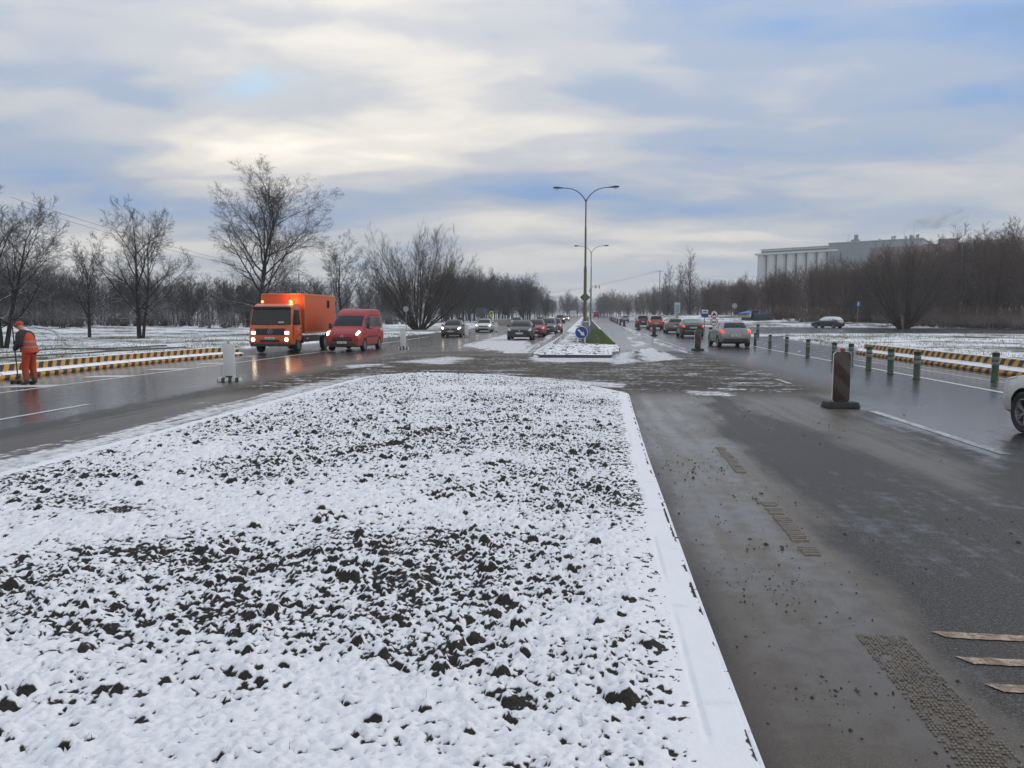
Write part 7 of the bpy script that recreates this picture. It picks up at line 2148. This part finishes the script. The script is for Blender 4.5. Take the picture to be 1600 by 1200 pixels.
# low wall on the left
x, y = far_at(790, 132)
t = thing('low_wall', 'low pale wall beside the road behind the white saloon', 'wall', (x, y, zl(x, y)))
MB().box((0, 0, 0.45), (4.4, 0.3, 1.1)).build('wall', mat('wall_beige', (0.32, 0.28, 0.24), 0.8, bump=0.3), t, bevel=0.02)
MB().box((0, 0, 1.03), (4.5, 0.4, 0.06)).build('coping', M_SNOWCAP, t, bevel=0.02)
# litter bin
x, y = far_at(721, 105)
t = thing('litter_bin', 'small dark bin on a post behind the grey estate car', 'bin', (x, y, zl(x, y)))
MB().tube([(0, 0, -0.1), (0, 0, 1.1)], 0.04, 8).build('post', M_POST, t)
MB().lathe([(0.28, 0.6), (0.32, 0.65), (0.34, 1.5), (0.30, 1.55)], 14, c=(0, -0.3, 0)).build('bin_body', M_BLACK, t)

# tractor with a tank trailer and a blue awning by the wood
def tractor():
    x, y = far_at(1176, 128); z = zr1(y) + 0.01
    t = thing('tractor', 'dark tractor parked at the end of the side street below the wood', 'tractor', (x, y, z), 1.35)
    D_ = mat('tractor_dark', (0.03, 0.035, 0.04), 0.5)
    MB().box((0, 1.2, 0.95), (0.75, 1.6, 0.65)).build('bonnet', D_, t, bevel=0.06)
    c = MB().box((0, -0.2, 1.55), (1.25, 1.3, 1.5), taper=(0.85, 0.85)).build('cab', M_GLASS, t, bevel=0.05)
    MB().box((0, -0.2, 2.35), (1.25, 1.4, 0.12)).build('roof', D_, c, bevel=0.03)
    for s in (-1, 1):
        put_wheel(t, s * 0.8, -0.5, 0.70, 0.36, s); put_wheel(t, s * 0.7, 1.6, 0.42, 0.26, s)
        MB().box((s * 0.8, -0.5, 1.45), (0.4, 1.1, 0.06)).build('mudguard', D_, t, bevel=0.02)
    x2, y2 = far_at(1191, 127)
    t = thing('tank_trailer', 'dark blue covered trailer standing beside the tractor', 'trailer', (x2, y2, zr1(y2) + 0.01), 1.45)
    prof = [(-0.9, 0.75), (0.9, 0.75), (0.95, 1.35), (0.75, 1.85), (0.3, 2.02), (-0.3, 2.02), (-0.75, 1.85), (-0.95, 1.35)]
    MB().prism(prof, -1.5, 1.5).build('cover', mat('tarp_navy', (0.022, 0.03, 0.055), 0.6, bump=0.4, bscale=6), t, bevel=0.04)
    MB().box((0, 0, 0.68), (1.7, 3.1, 0.14)).build('bed', D_, t, bevel=0.02)
    for s in (-1, 1): put_wheel(t, s * 0.75, 0.0, 0.45, 0.24, s)
    MB().box((0, 2.2, 0.6), (0.12, 1.6, 0.1)).build('drawbar', D_, t)
    x3, y3 = far_at(1169, 132)
    t = thing('awning', 'bright blue awning on poles next to the tractor', 'awning', (x3, y3, zr1(y3)), 0.2)
    mb = MB(); mb.add([(-1.6, -1, 2.0), (1.6, -1, 2.05), (1.6, 1, 2.05), (-1.6, 1, 2.0), (0, 0, 2.45), (-1.6, -1, 1.88), (1.6, -1, 1.93), (1.6, 1, 1.93), (-1.6, 1, 1.88)],
                      [(0, 1, 4), (1, 2, 4), (2, 3, 4), (3, 0, 4), (0, 5, 6, 1), (1, 6, 7, 2), (2, 7, 8, 3), (3, 8, 5, 0), (5, 8, 7, 6)])
    mb.build('canopy', mat('awning_blue', (0.03, 0.20, 0.48), 0.5), t, smooth_=False)
    for (a, b) in ((-1.5, -0.9), (1.5, -0.9), (1.5, 0.9), (-1.5, 0.9)): MB().tube([(a, b, 0), (a, b, 2.0)], 0.04, 6).build('pole', M_STEEL, t)
tractor()
# tiny red lorry far down the road
x, y = far_at(931, 320)
t = thing('distant_truck', 'tiny red lorry far down the road beside the lamps', 'truck', (x, y, zr1(y)))
MB().box((0, 0, 1.5), (2.4, 6, 2.2)).build('box_body', P_RED, t, bevel=0.05)
MB().box((0, -3.02, 1.2), (2.2, 0.05, 0.5)).build('tail_board', P_BLACK, t)
for s in (-1, 1): put_wheel(t, s * 1.0, -2, 0.45, 0.3, s); put_wheel(t, s * 1.0, 2, 0.45, 0.3, s)

# utility poles and their wires
M_WIRE = mat('wire', (0.03, 0.03, 0.033), 0.6)
def upole(label, px, dist, top_py, wires):
    x, y = far_at(px, dist); z = zr1(y)
    t = thing('utility_pole', label, 'utility pole', (x, y, z))
    Ht = hgt(top_py, dist) - z
    MB().lathe([(0.17, 0), (0.11, Ht)], 10).build('pole', mat('pole_wood', (0.10, 0.085, 0.07), 0.8), t)
    MB().box((0, 0, Ht - 0.4), (2.6, 0.14, 0.14)).build('crossarm', M_STEEL, t)
    for (px2, d2, py2, off) in wires:
        x2, y2 = far_at(px2, d2); e_ = Vector((x2 - x, y2 - y, hgt(py2, d2) - z)); s_ = Vector((off, 0, Ht - 0.3))
        n = 16; pts = [s_.lerp(e_, k / n) - Vector((0, 0, 4 * (k / n) * (1 - k / n) * 0.012 * e_.length)) for k in range(n + 1)]
        MB().tube(pts, 0.022, 4).build('wire', M_WIRE, t)
upole('wooden utility pole with a crossarm above the far right roadside wood', 1029, 262, 423, [(845, 330, 458, -1.2), (848, 330, 460, 0.0), (1190, 330, 432, 1.2)])
upole('utility pole hidden in the belt of wood, wires running over the meadow', 470, 200, 428, [(40, 95, 324, -1.2), (30, 95, 312, 1.2)])

# edging of the footpath behind the striped blocks
for (a, b) in (((-40, 566), (290, 546)), ((-40, 556.5), (260, 543.5))):
    (xa, ya), (xb2, yb2) = gp(*a), gp(*b)
    n = 14; V = []; Fc = []
    for k in range(n + 1):
        xx = xa + (xb2 - xa) * k / n; yy_ = ya + (yb2 - ya) * k / n; zz = zl(xx, yy_)
        V += [(xx, yy_ - 0.06, zz - 0.05), (xx, yy_ - 0.06, zz + 0.07), (xx, yy_ + 0.06, zz + 0.07), (xx, yy_ + 0.06, zz - 0.05)]
    for k in range(n):
        for j in range(3): Fc.append((4 * k + j, 4 * k + j + 1, 4 * k + 5 + j, 4 * k + 4 + j))
    structure(link('path_edging', mesh_np('path_edging', V, Fc, False), M_KERBD))

# ------------------------------------------------------------------ haze
me = MB().box((0, 310, 33), (1960, 1290, 70)).mesh('haze', smooth_=False)
hm = bpy.data.materials.new('winter_haze'); hm.use_nodes = True
g = NT(hm.node_tree)
pvn = g.n('ShaderNodeVolumePrincipled')
pvn.inputs['Color'].default_value = (0.80, 0.87, 0.97, 1); pvn.inputs['Density'].default_value = 0.00052; pvn.inputs['Anisotropy'].default_value = 0.2
oo = g.n('ShaderNodeOutputMaterial'); g.l(pvn.outputs[0], oo.inputs['Volume'])
stuff(link('haze', me, hm), 'thin bluish winter haze over the whole place', 'haze')

# puff of steam over the factory
import mathutils
xs_, ys_ = far_at(1457, 385)
bm = bmesh.new(); bmesh.ops.create_icosphere(bm, subdivisions=3, radius=1.0)
for v in bm.verts:
    k = 1 + 0.35 * mnoise.noise(v.co * 1.7); v.co = Vector((v.co.x * 16 * k, v.co.y * 8 * k, v.co.z * 5.0 * k))
me = bpy.data.meshes.new('steam_plume'); bm.to_mesh(me); bm.free()
sm = bpy.data.materials.new('steam'); sm.use_nodes = True
g = NT(sm.node_tree)
tc = g.n('ShaderNodeTexCoord'); n_ = g.noise(g.mapping(tc.outputs['Object'], scale=(0.10, 0.10, 0.22)), 1.0, 4, 0.55, 0.6)
pv_ = g.n('ShaderNodeVolumePrincipled'); pv_.inputs['Color'].default_value = (0.55, 0.61, 0.69, 1)
g.l(g.math('MULTIPLY', g.sstep(n_, 0.44, 0.70), 0.09), pv_.inputs['Density'])
oo = g.n('ShaderNodeOutputMaterial'); g.l(pv_.outputs[0], oo.inputs['Volume'])
po = stuff(link('steam_plume', me, sm), 'small grey puff of steam drifting over the factory roof', 'steam')
po.location = (xs_, ys_, hgt(345, 385)); po.rotation_euler = (0, -0.12, -0.35)
